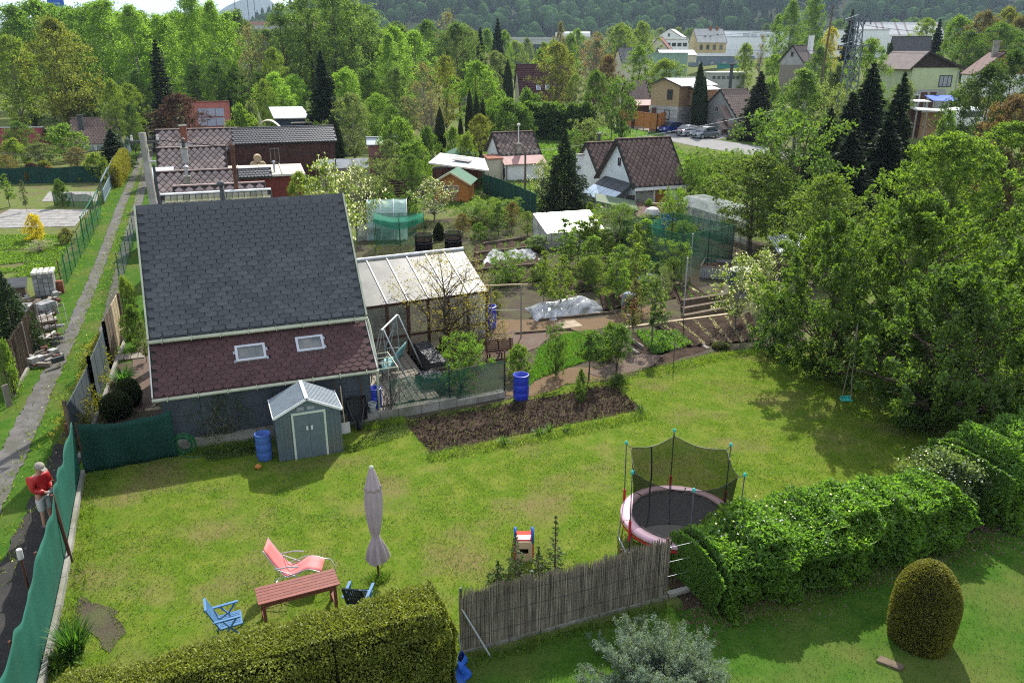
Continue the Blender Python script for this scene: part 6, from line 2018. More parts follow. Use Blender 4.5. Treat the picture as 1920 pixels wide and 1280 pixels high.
 for k in range(3):
  a,b=ln[k]-ln[0],ln[k+1]-ln[0]
  m=MB();m.grid(lambda u,v:(a.x+(b.x-a.x)*u,a.y+(b.y-a.y)*u,1.3*v),4,3);m.build('mesh',M['net_faint'],t)
  for j in range(3):
   p=a.lerp(b,j/3);MB().tube([(p.x,p.y,0),(p.x,p.y,1.5)],.022,6).build('post',M['rubber_green'],t)
 t=thing('stone_path','crazy paved stone path beside the cabin left wall','path',P(268,770),1.9)
 rn3=random.Random(5)
 for i in range(9):
  for j in range(4):
   r=.15
   cx,cy=i*.29+rn3.uniform(-.03,.03),(j-1.5)*.27+rn3.uniform(-.03,.03)+(.14 if i%2 else 0)
   pl=[(cx+r*rn3.uniform(.75,1.05)*math.cos(2*PI*k/6+.2),cy+r*rn3.uniform(.75,1.05)*math.sin(2*PI*k/6+.2),.025+rn3.uniform(0,.01))for k in range(6)]
   MB().prism(pl,(0,0,-.05)).build('stone',M['flagstone'],t)
 t=thing('plank_walk','grey plank walkway between fence and cabin corner','planks',P(205,680),.35)
 for k in range(5):MB().box2((k*.24,0,.02),(k*.24+.21,.62,.07)).build('plank',M['wood_grey'],t)
 p=P(234,640)
 t=thing('boulder','pale flat stone slab leaning at the fence foot beside the planks','stone',(p.x,p.y,0),.4)
 MB().prism([(-.25,-.1,0),(.22,-.12,0),(.3,0,.34),(.12,.05,.55),(-.2,.02,.42)],(0,.12,.02)).build('slab',M['flagstone'],t)
M['gate_blue']=mat('gate_blue',(0.13,0.185,0.21),(0.10,0.15,0.17),3,rough=0.6)
M['net_slate']=mat('net_slate',(0.07,0.092,0.10),(0.05,0.068,0.075),2,rough=0.8)
M['net_faint']=film_mat('net_faint',(0.02,0.12,0.09),0.72,0.3,0.02,0.6)
M['wood_pale_half']=mat('wood_pale_half',(0.45,0.36,0.22),(0.33,0.25,0.15),4,rough=0.85)
M['paver_island']=mat('paver_island',(0.30,0.285,0.265),(0.23,0.22,0.205),2,rough=0.95,island=0.12)
lane_left()
def poles():
 b=Vector((-12.35,27.6,0))
 t=thing('utility_pole','grey concrete utility pole beside the lane behind the slate cabin','utility pole',b,.3)
 MB().tube([(0,0,0),(-.05,0,8.05)],[.17,.115],10).build('shaft',M['concrete'],t,smooth=True)
 MB().tube([(.2,-.06,.2),(.16,-.06,7.0)],.045,7).build('conduit',M['dark_grey'],t)
 for z in(7.1,4.9,2.5):MB().box((.12,-.05,z),(.28,.1,.05)).build('clamp',M['metal_grey'],t)
 MB().beam((-.45,0,7.75),(.45,0,7.75),.07,.07).build('crossarm',M['dark_grey'],t)
 for x in(-.4,.0,.4):MB().lathe([(.03,7.78),(.05,7.83),(.03,7.9),(.045,7.94),(.02,7.98)],8,c=(x,0,0)).build('insulator',M['ivory'],t)
 top=b+Vector((-.05,0,7.85))
 ends=[(A(-40,276,40),'black overhead cable running left from the concrete pole'),(A(985,285,62),'black overhead cable running right from the concrete pole across the gardens')]
 for e,lab in ends:
  m=MB();n=24
  pts=[]
  for k in range(n+1):
   q=top.lerp(e,k/n);q.z-=4*(k/n)*(1-k/n)*.5;pts.append(q-top)
  m.tube(pts,.018,4);o=m.build('overhead_cable',M['black'],None,tuple(top));tag(o,lab,'cable')
 p2=A(1503,235,70)
 t2=thing('utility_pole','grey concrete pole among pale green trees on the right','utility pole',(p2.x,70,0),0)
 zt=A(1503,190,70).z
 MB().tube([(0,0,0),(0,0,zt)],[.2,.15],10).build('shaft',M['concrete'],t2,smooth=True)
 MB().beam((-.4,0,zt-.2),(.4,0,zt-.2),.08).build('crossarm',M['dark_grey'],t2)
 e0=Vector((p2.x,70,zt-.15));e1=A(985,285,62)
 m=MB();m.tube([e1.lerp(e0,k/20)-Vector((0,0,4*k/20*(1-k/20)*.4))-e1 for k in range(21)],.018,4)
 tag(m.build('overhead_cable',M['metal_grey'],None,tuple(e1)),'pale overhead cable rising past the diamond tiled cabin to the right pole','cable')
 t3=thing('utility_pole','slim dark pole holding the cables beside the white cabin','utility pole',(e1.x,e1.y,0),0)
 MB().tube([(0,0,0),(0,0,e1.z+.1)],[.09,.07],8).build('shaft',M['wood_old'],t3)
poles()
M['tile_mossy']=mat('tile_mossy',(0.33,0.31,0.24),(0.17,0.165,0.115),6,(0.22,0.22,0.10),2,rough=0.95,vary=.3)
M['solar']=mat('solar',(0.05,0.06,0.09),(0.3,0.32,0.36),20,rough=0.2,spec=.7)
M['brown_light']=mat('brown_light',(0.22,0.15,0.13),(0.17,0.115,0.10),3,rough=0.9,vary=.12)
M['red_dark']=mat('red_dark',(0.22,0.04,0.04),(0.17,0.03,0.03),2,rough=.8)
M['red_faded']=mat('red_faded',(0.36,0.17,0.16),(0.28,0.13,0.12),2,rough=.9)
M['glass_pale']=mat('glass_pale',(0.30,0.34,0.37),(0.2,0.23,0.26),2,rough=0.15,spec=.8)
M['glass_blue']=mat('glass_blue',(0.42,0.52,0.60),(0.34,0.43,0.5),2,rough=0.15,spec=.8)
M['diamond_mix']=mat('diamond_mix',(0.22,0.15,0.13),(0.13,0.10,0.09),5,(0.15,0.12,0.09),1.2,rough=0.9,vary=0.4)
M['pink_sheet']=mat('pink_sheet',(0.44,0.25,0.22),(0.36,0.2,0.18),2,rough=.7)
M['render_cool']=mat('render_cool',(0.80,0.84,0.84),(0.68,0.73,0.72),1.5,rough=.9)
M['door_orange']=mat('door_orange',(0.30,0.135,0.045),(0.23,0.10,0.035),3,rough=.6,stretch=(6,6,1))
M['maroon']=mat('maroon',(0.12,0.05,0.048),(0.085,0.037,0.036),3,rough=.85,vary=.1)
M['pale_slate']=mat('pale_slate',(0.20,0.195,0.18),(0.14,0.135,0.125),2,rough=.9,vary=.12)
M['pale_slate_dark']=mat('pale_slate_dark',(0.085,0.082,0.082),(0.06,0.058,0.058),2,rough=.8)
M['hall_grey']=mat('hall_grey',(0.76,0.78,0.79),(0.71,0.73,0.74),.2,rough=.7)
M['hall_roof']=mat('hall_roof',(0.42,0.44,0.46),(0.34,0.36,0.38),.3,rough=.8)
M['annex_blue']=mat('annex_blue',(0.16,0.20,0.25),(0.13,0.165,0.21),.4,rough=.7)
M['roof_grey']=mat('roof_grey',(0.48,0.47,0.44),(0.4,0.39,0.37),.6,rough=.85)
M['render_yellow']=mat('render_yellow',(0.52,0.42,0.22),(0.45,0.36,0.19),.5,rough=.9)
M['screen_green']=mat('screen_green',(0.26,0.38,0.31),(0.21,0.32,0.26),.4,rough=.8)
M['screen_teal']=mat('screen_teal',(0.05,0.26,0.21),(0.04,0.21,0.17),.4,rough=.8)
M['stain']=mat('stain',(0.42,0.34,0.30),(0.34,0.27,0.24),.4,rough=.9)
M['brown_pink']=mat('brown_pink',(0.20,0.155,0.14),(0.155,0.12,0.11),1,rough=.85,vary=.1)
M['wood_gable']=mat('wood_gable',(0.045,0.028,0.022),(0.03,0.02,0.016),2,rough=.8)
M['bridge_conc']=mat('bridge_conc',(0.46,0.46,0.45),(0.38,0.38,0.37),.1,rough=.9)
M['sky_blue']=mat('sky_blue',(0.25,0.42,0.75),(0.2,0.36,0.7),1,rough=.6)
M['hill_leaf']=leaf_mat('hill_leaf',var=0.4,transl=0.1,hue=0.2,gloss=0.0)
def gable(name,label,cat,rl,yaw,L,ridge,df,db,ef,eb,wall_m,roof_m,z0=None,oh=.22,ov=.18,tiles=None,tm=None,cols=8,rows=6,thick=.09,gable_m=None,tname='tile',group=None,rcap=None,both=False):
 if z0 is None:z0=terrain(rl.x,rl.y)
 h=thing(name,label,cat,(rl.x,rl.y,z0),yaw,group)
 yf,yb=-(df-oh),(db-oh)
 x0,x1=ov,L-ov
 kf,kb=(ridge-ef)/df,(ridge-eb)/db
 zf,zb=ridge-kf*abs(yf)-thick,ridge-kb*yb-thick
 m=MB()
 m.prism([(x0,yf,-1.2),(x0,yf,zf),(x0,0,ridge-thick*1.2),(x0,yb,zb),(x0,yb,-1.2)],(x1-x0,0,0))
 wall=m.build('wall',wall_m,h)
 if gable_m is not None:
  for xx,dx in((x0-.03,.028),(x1+.002,.028)):
   m=MB();m.prism([(xx,yf,zf),(xx,0,ridge-thick*1.3),(xx,yb,zb)],(dx,0,0));m.build('gable_cladding',gable_m,h)
 q=[(0,-df,ef),(L,-df,ef),(L,-.005,ridge),(0,-.005,ridge)]
 m=MB();m.slab(q,thick);rf=m.build('roof',M['deck_dark']if tiles else roof_m,h)
 m=MB();m.slab([(0,.005,ridge),(L,.005,ridge),(L,db,eb),(0,db,eb)],thick);m.build('rear_roof',roof_m,h)
 sl=Vector((0,df,ridge-ef))
 if tiles:cover(rf,(0.01,-df,ef+.002),(1,0,0),sl,L-.02,sl.length,tiles,tm,cols,rows,t=.014,name=tname,limit=300,jit=.004,seed=len(label),tilt=.03,gap=.88)
 MB().beam((-.02,0,ridge+.03),(L+.02,0,ridge+.03),.24,.06).build('ridge_cap',rcap or roof_m,h)
 for xx in(-.02,L+.02):
  m=MB();m.beam((xx,-df,ef-.03),(xx,0,ridge-.03),.04,.16);m.build('bargeboard',M['deck_dark'],h)
  m=MB();m.beam((xx,db,eb-.03),(xx,0,ridge-.03),.04,.16);m.build('bargeboard',M['deck_dark'],h)
 h['yf']=yf
 return h,wall,rf,dict(yf=yf,yb=yb,x0=x0,x1=x1,zf=zf,zb=zb)
def win(h,I,face,a,z,w,hh,fm='metal_white',pm='glass',mull=1,bar=.06):
 if face=='f':return window(h,(I['x0']+a,I['yf'],z),w,hh,(0,-1,0),M[fm],M[pm],bar,mull)
 if face=='l':return window(h,(I['x0']-.03,a,z),w,hh,(-1,0,0),M[fm],M[pm],bar,mull)
 return window(h,(I['x1']+.03,a,z),w,hh,(1,0,0),M[fm],M[pm],bar,mull)
def door(h,I,face,a,w,hh,m,z=0.0):
 if face=='f':c,s=Vector((I['x0']+a,I['yf']-.03,z+hh/2)),(w,.05,hh)
 else:c,s=Vector((I['x0']-.05,a,z+hh/2)),(.05,w,hh)
 d=MB().box(c,s).build('door',M[m],h)
 k=c+(Vector((w*.35,-.04,0))if face=='f' else Vector((-.04,w*.35,0)))
 MB().box(k,(.05,.05,.05)).build('handle',M['metal_grey'],d)
 return d
def chimney(h,x,y,z0,z1,w,m,cap='concrete'):
 c=MB().box2((x-w/2,y-w/2,z0),(x+w/2,y+w/2,z1)).build('chimney',M[m],h)
 MB().box2((x-w/2-.05,y-w/2-.05,z1+.002),(x+w/2+.05,y+w/2+.05,z1+.08)).build('cap',M[cap],c)
 return c
def pipe(h,x,y,z0,z1,r,m,name='stove_pipe'):
 c=MB().tube([(x,y,z0),(x,y,z1)],r,8).build(name,M[m],h)
 MB().lathe([(r*1.6,z1+.06),(r*1.7,z1+.09),(.01,z1+.2)],8,c=(x,y,0)).build('cowl',M[m],c)
 return c
RY=.33
a=A(302,366,35)
h,w,rf,I=gable('cabin','low cabin with mossy grey tile roof and white ridge just behind the slate roof','cabin',a,RY,4.6,a.z,1.5,1.5,a.z-1.0,a.z-1.0,M['wood_brown'],M['tile_mossy'],tiles='rect',tm=M['tile_mossy'],cols=18,rows=4,rcap=M['metal_white'])
pipe(h,3.15,.3,a.z-.4,a.z+1.9,.09,'rust')
a=A(325,350,40.5)
h,w,rf,I=gable('cabin_wing','low pink tiled wing roof right of the rusty stove pipe','cabin wing',a,RY,4.4,a.z,1.4,1.4,a.z-.9,a.z-.9,M['wood_brown'],M['diamond_pink'],tiles='diamond',tm=M['diamond_pink'],cols=9,rows=5)
a=A(289,323,46)
h,w,rf,I=gable('cabin','pink diamond tiled cabin with short grey chimney, second behind the slate roof','cabin',a,RY,4.5,a.z,2.2,2.0,a.z-1.75,a.z-1.7,M['wood_brown'],M['diamond_pink'],tiles='diamond',tm=M['diamond_pink'],cols=11,rows=10)
chimney(h,1.75,-.9,a.z-.9,a.z-.25,.3,'concrete');pipe(h,1.75,-.9,a.z-.17,a.z+.25,.09,'metal_grey')
for k in range(1):win(h,I,'f',1.0,1.1,.7,.8)
a=A(293,278,59)
h,w,rf,I=gable('cabin','pink diamond tiled cabin with square block chimney, third behind the slate roof','cabin',a,RY,4.7,a.z,2.2,2.0,a.z-1.9,a.z-1.8,M['wood_brown'],M['diamond_pink'],tiles='diamond',tm=M['diamond_pink'],cols=11,rows=10)
chimney(h,1.9,-1.0,a.z-1.0,a.z+.0,.42,'block');pipe(h,1.9,-1.0,a.z+.08,a.z+.6,.11,'dark_grey')
a=A(291,244,68)
h,w,rf,I=gable('cabin','wide pink diamond tiled cabin with red brick chimney under the plum tree','cabin',a,RY,6.4,a.z,2.1,2.0,a.z-1.75,a.z-1.8,M['wood_brown'],M['diamond_pink'],tiles='diamond',tm=M['diamond_pink'],cols=12,rows=8)
chimney(h,2.2,-1.2,a.z-1.2,a.z+.35,.5,'brick');MB().box2((1.75,-1.75,a.z-1.45),(2.65,-1.45,a.z-.9)).build('flashing',M['metal_grey'],h)
a=A(345,192,84)
h,w,rf,I=gable('cabin','red roofed cabin with solar panel behind the purple plum tree','cabin',a,RY,4.3,a.z,2.6,2.4,a.z-2.4,a.z-2.2,M['wood_red'],M['red_roof'],cols=1)
for i in range(3):
 for j in range(2):
  c=Vector((1.2+i*.85,-.7-j*.9,a.z-.62-j*.85))
  m=MB();m.slab([c,c+Vector((.8,0,0)),c+Vector((.8,-.8,-.74)),c+Vector((0,-.8,-.74))],.03,.05);m.build('solar_panel',M['solar'],rf)
M_dark=None
a=A(433,241,68)
h,w,rf,I=gable('cabin','dark brown timber cabin with long black pantile roof','cabin',a,RY,8.3,a.z,2.0,2.2,a.z-1.1,a.z-1.5,M['wood_dark'],M['pantile'],cols=1)
sl=Vector((0,2.0,1.1))
cover(rf,(0,-2.0,a.z-1.1),(1,0,0),sl,8.3,sl.length,'scale',M['pantile'],34,8,t=.05,name='pantile',limit=300,tilt=.12,over=1.2)
x=.1
while x<7.9:
 MB().box2((x,I['yf']-.02,-.5),(min(x+.30,7.95),I['yf']-.002,I['zf']-.03)).build('cladding_board',M['wood_dark'],h);x+=.315
win(h,I,'f',3.0,a.z-2.1,.75,1.2,'wood_grey','glass_sky')
pl=thing('log_pile','three pale sawn logs stacked against the dark timber cabin','log pile',Vector(h.location)+Matrix.Rotation(RY,3,'Z')@Vector((1.75,-3.2,0)),RY)
for(x,z)in((-.32,2.0),(.32,2.0),(0,2.55)):MB().tube([(x,-.5,z),(x,.3,z)],.31,12).build('log',M['wood_pale'],pl)
MB().box2((-1,-.6,0),(1,.4,1.68)).build('plinth',M['dark_grey'],pl)
a=A(402,322,57)
z=2.3
t=thing('flat_roofed_shed','long shed with flat beige roof below the dark timber cabin','shed',(a.x,a.y,0),RY)
m=MB();m.slab([(0,0,z),(6.2,0,z-.05),(6.2,3.4,z+.25),(0,3.4,z+.3)],.12);m.build('roof',M['beige_roof'],t)
MB().box2((.2,.25,-.5),(6.0,3.2,z-.25)).build('wall',M['wood_red'],t)
for k in range(4):MB().beam((1.5*k+.1,-.02,z+.02),(1.5*k+.1,3.38,z+.32),.05,.04).build('roof_batten',M['beige_roof'],t)
MB().box2((-.02,-.05,z-.16),(6.22,-.005,z-.02)).build('fascia',M['ivory'],t)
pipe(t,4.1,.8,z,z+.7,.07,'metal_grey','vent_pipe')
a=A(416,319,52)
h,w,rf,I=gable('cabin','small red walled cabin with narrow black pantile roof strip','cabin',a,RY,3.0,a.z,.9,1.2,a.z-.45,a.z-.5,M['wood_red'],M['pantile'],cols=1)
sl=Vector((0,.9,.45));cover(rf,(0,-.9,a.z-.45),(1,0,0),sl,3.0,sl.length,'scale',M['pantile'],14,4,t=.05,name='pantile',tilt=.12,over=1.2)
win(h,I,'f',1.2,1.4,1.2,.9,'ivory','glass_sky')
a=A(280,322,50)
t=thing('lean_to_roof','pale green sheet lean-to beside the pink tiled cabins','shed',(a.x,a.y,0),RY)
m=MB();m.slab([(0,0,a.z-.5),(1.3,0,a.z-.5),(1.3,2.0,a.z),(0,2.0,a.z)],.06);m.build('roof',M['metal_roof'],t)
MB().box2((.1,.15,0),(1.2,1.9,a.z-.65)).build('wall',M['wood_grey'],t)
a=A(131,222,95)
h,w,rf,I=gable('cabin','brown roofed cabin with black chimney below the yellow-green oak','cabin',a,.25,4.9,a.z,3.0,2.4,a.z-2.6,a.z-2.2,M['render_white'],M['brown_light'],tiles='rect',tm=M['brown_light'],cols=14,rows=12)
chimney(h,1.35,-1.2,a.z-1.2,a.z+.35,.55,'dark_grey','dark_grey')
for k in range(3):win(h,I,'f',.9+k*1.15,a.z-3.25,1.0,.9,'metal_white','glass_pale',0)
a=A(-50,240,92)
h,w,rf,I=gable('cabin','red sided cabin with pale ridge at the far left edge','cabin',a,.1,7.4,a.z,2.0,2.0,a.z-1.9,a.z-1.9,M['wood_red'],M['red_dark'],cols=1,rcap=M['metal_white'])
a=A(506,200,90)
t=thing('white_roof_shed','dark shed with slanting white sheet roof before the tall spruce','shed',(a.x,a.y-.5,0),.25)
zt=a.z
m=MB();m.slab([(.5,-2.6,zt-1.0),(4.3,-2.6,zt-1.0),(3.5,0,zt),(0,0,zt)],.1);m.build('roof',M['white_roof'],t)
MB().box2((.6,-2.2,-.5),(3.7,-.3,zt-1.15)).build('wall',M['blue_dark'],t)
MB().box2((2.2,-3.4,zt-1.5),(4.4,-2.65,zt-1.42)).build('porch_roof',M['wood_grey'],t)
for x in(2.25,4.3):MB().box2((x,-3.38,0),(x+.08,-3.3,zt-1.5)).build('post',M['wood_old'],t)
p=A(487,235,84)
t=thing('garden_parasol','small folded pale parasol among sheds behind the dark cabin','umbrella',(p.x,84,0))
z=A(487,210,84).z
MB().tube([(0,0,0),(0,0,z)],.04,6).build('pole',M['wood_old'],t);MB().lathe([(.3,z-1.6),(.2,z-.8),(.06,z)],12,flute=.15,nf=6).build('canopy',M['ivory'],t)
p=A(500,236,80)
t=thing('arched_shelter','little shelter with humped pale cover behind the dark cabin','shelter',(p.x-.8,80,0),.2)
z=A(500,226,80).z
m=MB();m.grid(lambda u,v:(2.2*u,1.4*v,z-.7*(2*u-.8)**2),10,2);m.build('cover',M['beige_roof'],t).modifiers.new('t','SOLIDIFY').thickness=.05
for(x,y)in((.1,.1),(2.1,.1),(.1,1.3),(2.1,1.3)):MB().box((x,y,(z-.8)/2),(.08,.08,z-.8)).build('post',M['wood_old'],t)
a=A(686,258,75)
h,w,rf,I=gable('red_shed','small faded red shed with pale sheet roof among the shrubs','shed',a,.2,2.9,a.z,1.0,1.0,a.z-.55,a.z-.55,M['red_faded'],M['metal_roof'],cols=1)
a=A(598,306,62)
t=thing('glass_frames','row of low glass garden frames behind the blossom','cold frame',(a.x,62,0),.25)
z=A(598,300,62).z
for k in range(3):
 m=MB();m.slab([(1.25*k+.03,-.6,z-.6),(1.25*k+1.2,-.6,z-.6),(1.25*k+1.2,.3,z),(1.25*k+.03,.3,z)],.04);m.build('sash',M['poly_white'],t)
 MB().box2((1.25*k+.02,-.5,0),(1.25*k+1.21,.3,z-.62)).build('box',M['wood_grey'],t)
a=A(922,249,73)
h,w,rf,I=gable('white_cabin','white walled cabin with patterned diamond roof in the middle of the gardens','cabin',a,.36,3.95,a.z,2.1,2.0,a.z-1.85,a.z-1.8,M['render_white'],M['diamond'],tiles='diamond',tm=M['diamond_mix'],cols=9,rows=9)
z1=a.z-1.85
m=MB();m.slab([(-.02,-3.35,z1-.55),(3.97,-3.35,z1-.55),(3.97,-2.12,z1+.02),(-.02,-2.12,z1+.02)],.08);m.build('porch_roof',M['pink_sheet'],h)
m=MB();m.prism([(.2,-3.1,-1),(.2,-3.1,z1-.57),(.2,-1.9,z1-.12),(.2,-1.9,-1)],(3.55,0,0));m.build('porch_wall',M['render_white'],h)
I2=dict(I);I2['yf']=-3.1;I2['x0']=.2
chimney(h,1.9,-1.7,z1-.1,z1+.95,.4,'concrete');MB().tube([(1.9,-1.7,z1+1.0),(1.9,-1.7,z1+2.5)],.04,6).build('mast',M['metal_white'],h)
MB().lathe([(.02,-.15),(.15,-.06),(.17,.0),(.15,.08),(.02,.15)],12,c=(1.9,-1.7,z1+2.6)).build('mast_ball',M['ivory'],h)
for y,z,ww,hh in((-2.6,z1-1.3,.5,.75),(-1.6,z1-.75,.4,.7),(-.6,z1-.45,.35,.6),(.2,z1-.3,.35,.6)):win(h,I,'l',y,z,ww,hh,'wood_dark','glass',0,.05)
MB().tube([(.22,-3.25,0),(.22,-3.25,z1-.6)],.04,6).build('downpipe',M['wood_dark'],h)
MB().box2((-1.2,-2.6,-.5),(.1,-1.4,1.9)).build('lobby',M['render_cream'],h);m=MB();m.slab([(-1.35,-2.75,1.95),(.12,-2.75,1.95),(.12,-1.3,2.15),(-1.35,-1.3,2.15)],.08);m.build('lobby_roof',M['brick'],h)
a=A(1155,261,57.5)
h,w,rf,I=gable('gabled_cabin','steep diamond tiled cabin with pale gable and small attic window','cabin',a,.37,4.35,a.z,2.75,3.1,a.z-3.05,a.z-3.1,M['render_cool'],M['diamond'],tiles='diamond',tm=M['diamond'],cols=11,rows=15,ov=.3)
win(h,I,'l',-.15,a.z-1.55,.32,.55,'wood_dark','glass',0,.04)
MB().box2((.12,-2.82,a.z-3.22),(4.3,-2.76,a.z-3.02)).build('fascia',M['metal_white'],h)
door(h,I,'f',2.0,.95,1.75,'door_orange',.1)
MB().box2((I['x0']+.05,I['yf']-.02,-.5),(I['x0']+1.4,I['yf']-.002,a.z-3.1)).build('cladding',M['concrete'],h)
for x in(1.42,2.55):MB().box2((I['x0']+x,I['yf']-.12,-.5),(I['x0']+x+.1,I['yf']-.03,a.z-3.1)).build('post',M['ivory'],h)
zl=a.z-3.0
for k in range(4):
 y0=-2.2+k*1.05
 m=MB();m.slab([(I['x0']-1.9,y0,zl-.95),(I['x0']-1.9,y0+1.0,zl-.95),(I['x0']-.9,y0+1.0,zl-.35),(I['x0']-.9,y0,zl-.35)],.04);m.build('glass_panel',M['glass_blue'],h)
 m=MB();m.slab([(I['x0']-.88,y0,zl-.33),(I['x0']-.88,y0+1.0,zl-.33),(I['x0']-.02,y0+1.0,zl+.2),(I['x0']-.02,y0,zl+.2)],.04);m.build('dark_panel',M['dark_grey'],h)
MB().box2((I['x0']-1.8,-2.15,-.5),(I['x0']-.05,1.9,zl-1.0)).build('lean_to_wall',M['concrete'],h)
win(h,I,'f',-.35,zl-.85,.6,.65,'wood_dark','glass',0)
chimney(h,-1.2,3.2,zl-.6,zl+1.6,.42,'render_white')
a2=A(1098,268,63)
h2,w2,rf2,I2=gable('cabin','diamond tiled rear cabin showing left of the steep gabled cabin','cabin',a2,.37,3.0,a2.z,2.2,2.2,a2.z-2.1,a2.z-2.1,M['render_white'],M['diamond'],tiles='diamond',tm=M['diamond'],cols=7,rows=10)
pipe(h2,1.6,.9,a2.z-.6,a2.z+.5,.13,'dark_grey')
a=A(1118,366,53)
h3=thing('outbuilding','beige outbuilding with green and maroon felt roof before the gabled cabin','shed',(a.x,53,0),.1)
z=A(1160,392,53).z
m=MB();m.slab([(0,0,z+.55),(2.7,-.7,z),(3.1,1.8,z+.2),(.3,1.8,z+.75)],.1);m.build('green_roof',M['moss_roof'],h3)
m=MB();m.slab([(2.4,-1.6,z-.35),(5.9,-1.6,z-.4),(5.9,1.2,z+.0),(2.72,1.2,z+.05)],.1,.11);m.build('maroon_roof',M['maroon'],h3)
MB().box2((.3,.1,-.5),(2.7,1.6,z-.12)).build('wall',M['render_cream'],h3)
MB().box2((2.6,-1.4,-.5),(5.2,1.0,z-.5)).build('front_wall',M['render_cream'],h3)
MB().box2((.45,.04,.1),(1.15,.098,z-.25)).build('door',M['door_orange'],h3)
MB().box2((5.65,-1.5,-.2),(5.8,-1.35,z-.42)).build('post',M['blue_dark'],h3)
dm=MB();dm.lathe([(.5,0),(.48,.15),(.38,.33),(.2,.43),(.02,.46)],20)
tag(dm.build('roof_dome',M['ivory'],None,Vector(h3.location)+Matrix.Rotation(.1,3,'Z')@Vector((3.55,-1.1,z-.18))),'whitish domed vent standing on the maroon felt roof','dome')
for k,(x,y)in enumerate(((3.9,.6),(4.9,.1))):
 q=thing('timber_length',['pale timber length on the maroon roof, nearer the orange door','pale timber length on the maroon roof, nearer the post'][k],'timber',Vector(h3.location)+Matrix.Rotation(.1,3,'Z')@Vector((x,y,z+.12)),.12)
 MB().box2((0,0,0),(1.9,.12,.1)).build('beam',M['wood_pale'],q)
for k,(px,py,lab)in enumerate(((1252,402,'blue barrel beside the long clear tunnel, upper one'),(1246,422,'blue barrel beside the long clear tunnel, lower one'))):
 q=A(px,py,50);barrel('water_barrel',lab,(q.x,50-k*1.5,terrain(q.x,50)),.42,1.0,M['blue_tarp'])
a=A(848,322,60)
t=thing('playhouse','orange wooden playhouse with green roof and two small windows','playhouse',(a.x,60,0),-.12)
z=a.z
m=MB();m.prism([(-1.35,0,-.5),(1.15,0,-.5),(1.15,0,z-.75),(-.1,0,z-.08),(-1.35,0,z-.75)],(0,2.6,0));wl_=m.build('wall',M['wood_orange'],t)
for s,xe in((-1,-1.65),(1,1.45)):
 m=MB();m.slab([(xe,-.3,z-.9),(-.1+s*.01,-.3,z),(-.1+s*.01,2.8,z),(xe,2.8,z-.9)],.08);m.build('roof',M['green_roof'],t)
 m=MB();m.beam((xe,-.33,z-.94),(-.1,-.33,z-.04),.05,.12);m.build('bargeboard',M['wood_pale'],t)
for x in(-.45,.25):window(t,(x,0,z-1.25),.42,.5,(0,-1,0),M['ivory'],M['glass_sky'],.06,0)
MB().box2((-.25,-.04,0),(.35,-.002,1.25)).build('door',M['osb_dark'],t)
for k in range(5):MB().box2((-1.36,-.022,.1+.32*k),(1.16,-.001,.13+.32*k)).build('batten',M['wood_orange'],t)
a=A(803,305,66)
t=thing('brown_shed','brown garden shed with patchy white flat roof beside the playhouse','shed',(a.x,66,0),.05)
z=a.z
m=MB();m.slab([(0,0,z),(4.9,-1.5,z-.45),(4.6,1.6,z+.1),(.9,2.4,z+.5)],.12);m.build('roof',M['white_roof'],t)
MB().box2((.3,.1,-.5),(4.5,1.6,z-.5)).build('wall',M['wood_dark'],t)
for k in range(7):MB().box2((.6+.55*k,-.0,0),(1.1+.55*k,.095,z-.55)).build('cladding_board',M['wood_brown'],t)
m=MB();m.slab([(1.9,.5,z+.17),(3.3,.1,z+.02),(3.6,.7,z+.1),(2.3,1.1,z+.24)],.03);m.build('roof_patch',M['dark_grey'],t)
a=A(865,272,77)
t=thing('gazebo','open garden gazebo with green pyramid roof behind the sheds','gazebo',(a.x,77,0),.4)
z=a.z
m=MB();m.add([(-1.2,-1.2,z-.75),(1.2,-1.2,z-.75),(1.2,1.2,z-.75),(-1.2,1.2,z-.75),(0,0,z)],[(0,1,4),(1,2,4),(2,3,4),(3,0,4),(0,3,2,1)]);m.build('roof',M['green_roof'],t)
for x in(-1.0,1.0):
 for y in(-1.0,1.0):MB().box2((x-.06,y-.06,-.3),(x+.06,y+.06,z-.76)).build('post',M['wood_dark'],t)
for(p_,q_)in(((-1,-1),(1,-1)),((-1,-1),(-1,1)),((1,-1),(1,1))):MB().beam((p_[0],p_[1],.75),(q_[0],q_[1],.75),.06,.1).build('rail',M['wood_dark'],t)
Y=116
a=A(1246,147,Y)
z0=A(1263,238,Y-1.5).z
H_=a.z-z0
h,w,rf,I=gable('unfinished_house','two storey house with plywood upper floor and grey block ground floor','house',a,.72,8.6,H_,2.9,2.9,H_-.95,H_-.95,M['osb'],M['white_roof'],z0=z0,oh=.45,ov=.3)
mid=H_*.42
x0,x1,yf,yb=I['x0'],I['x1'],I['yf'],I['yb']
rn=random.Random(2)
for i in range(6):
 n=7
 for k in range(n):
  y=yf+(yb-yf)*k/n
  MB().box2((x0-.045,y+.02,-.6+(mid+.6)*i/6+.02),(x0-.002,y+(yb-yf)/n-.02,-.6+(mid+.6)*(i+1)/6-.01)).build('block',M['block'],w)
 n=9
 for k in range(n):
  x=x0+(x1-x0)*k/n
  MB().box2((x+.02+rn.uniform(0,.1),yf-.06-rn.uniform(0,.05),-.6+(mid+.6)*i/6+.02),(x+(x1-x0)/n-.02,yf-.002,-.6+(mid+.6)*(i+1)/6-.02)).build('stone',M['stone'],w)
for k in range(4):
 MB().box2((x0+.02+k*2.0,yf-.03,mid+.03),(x0+1.98+k*2.0,yf-.002,I['zf']-.05)).build('board_panel',M['osb_dark'],w)
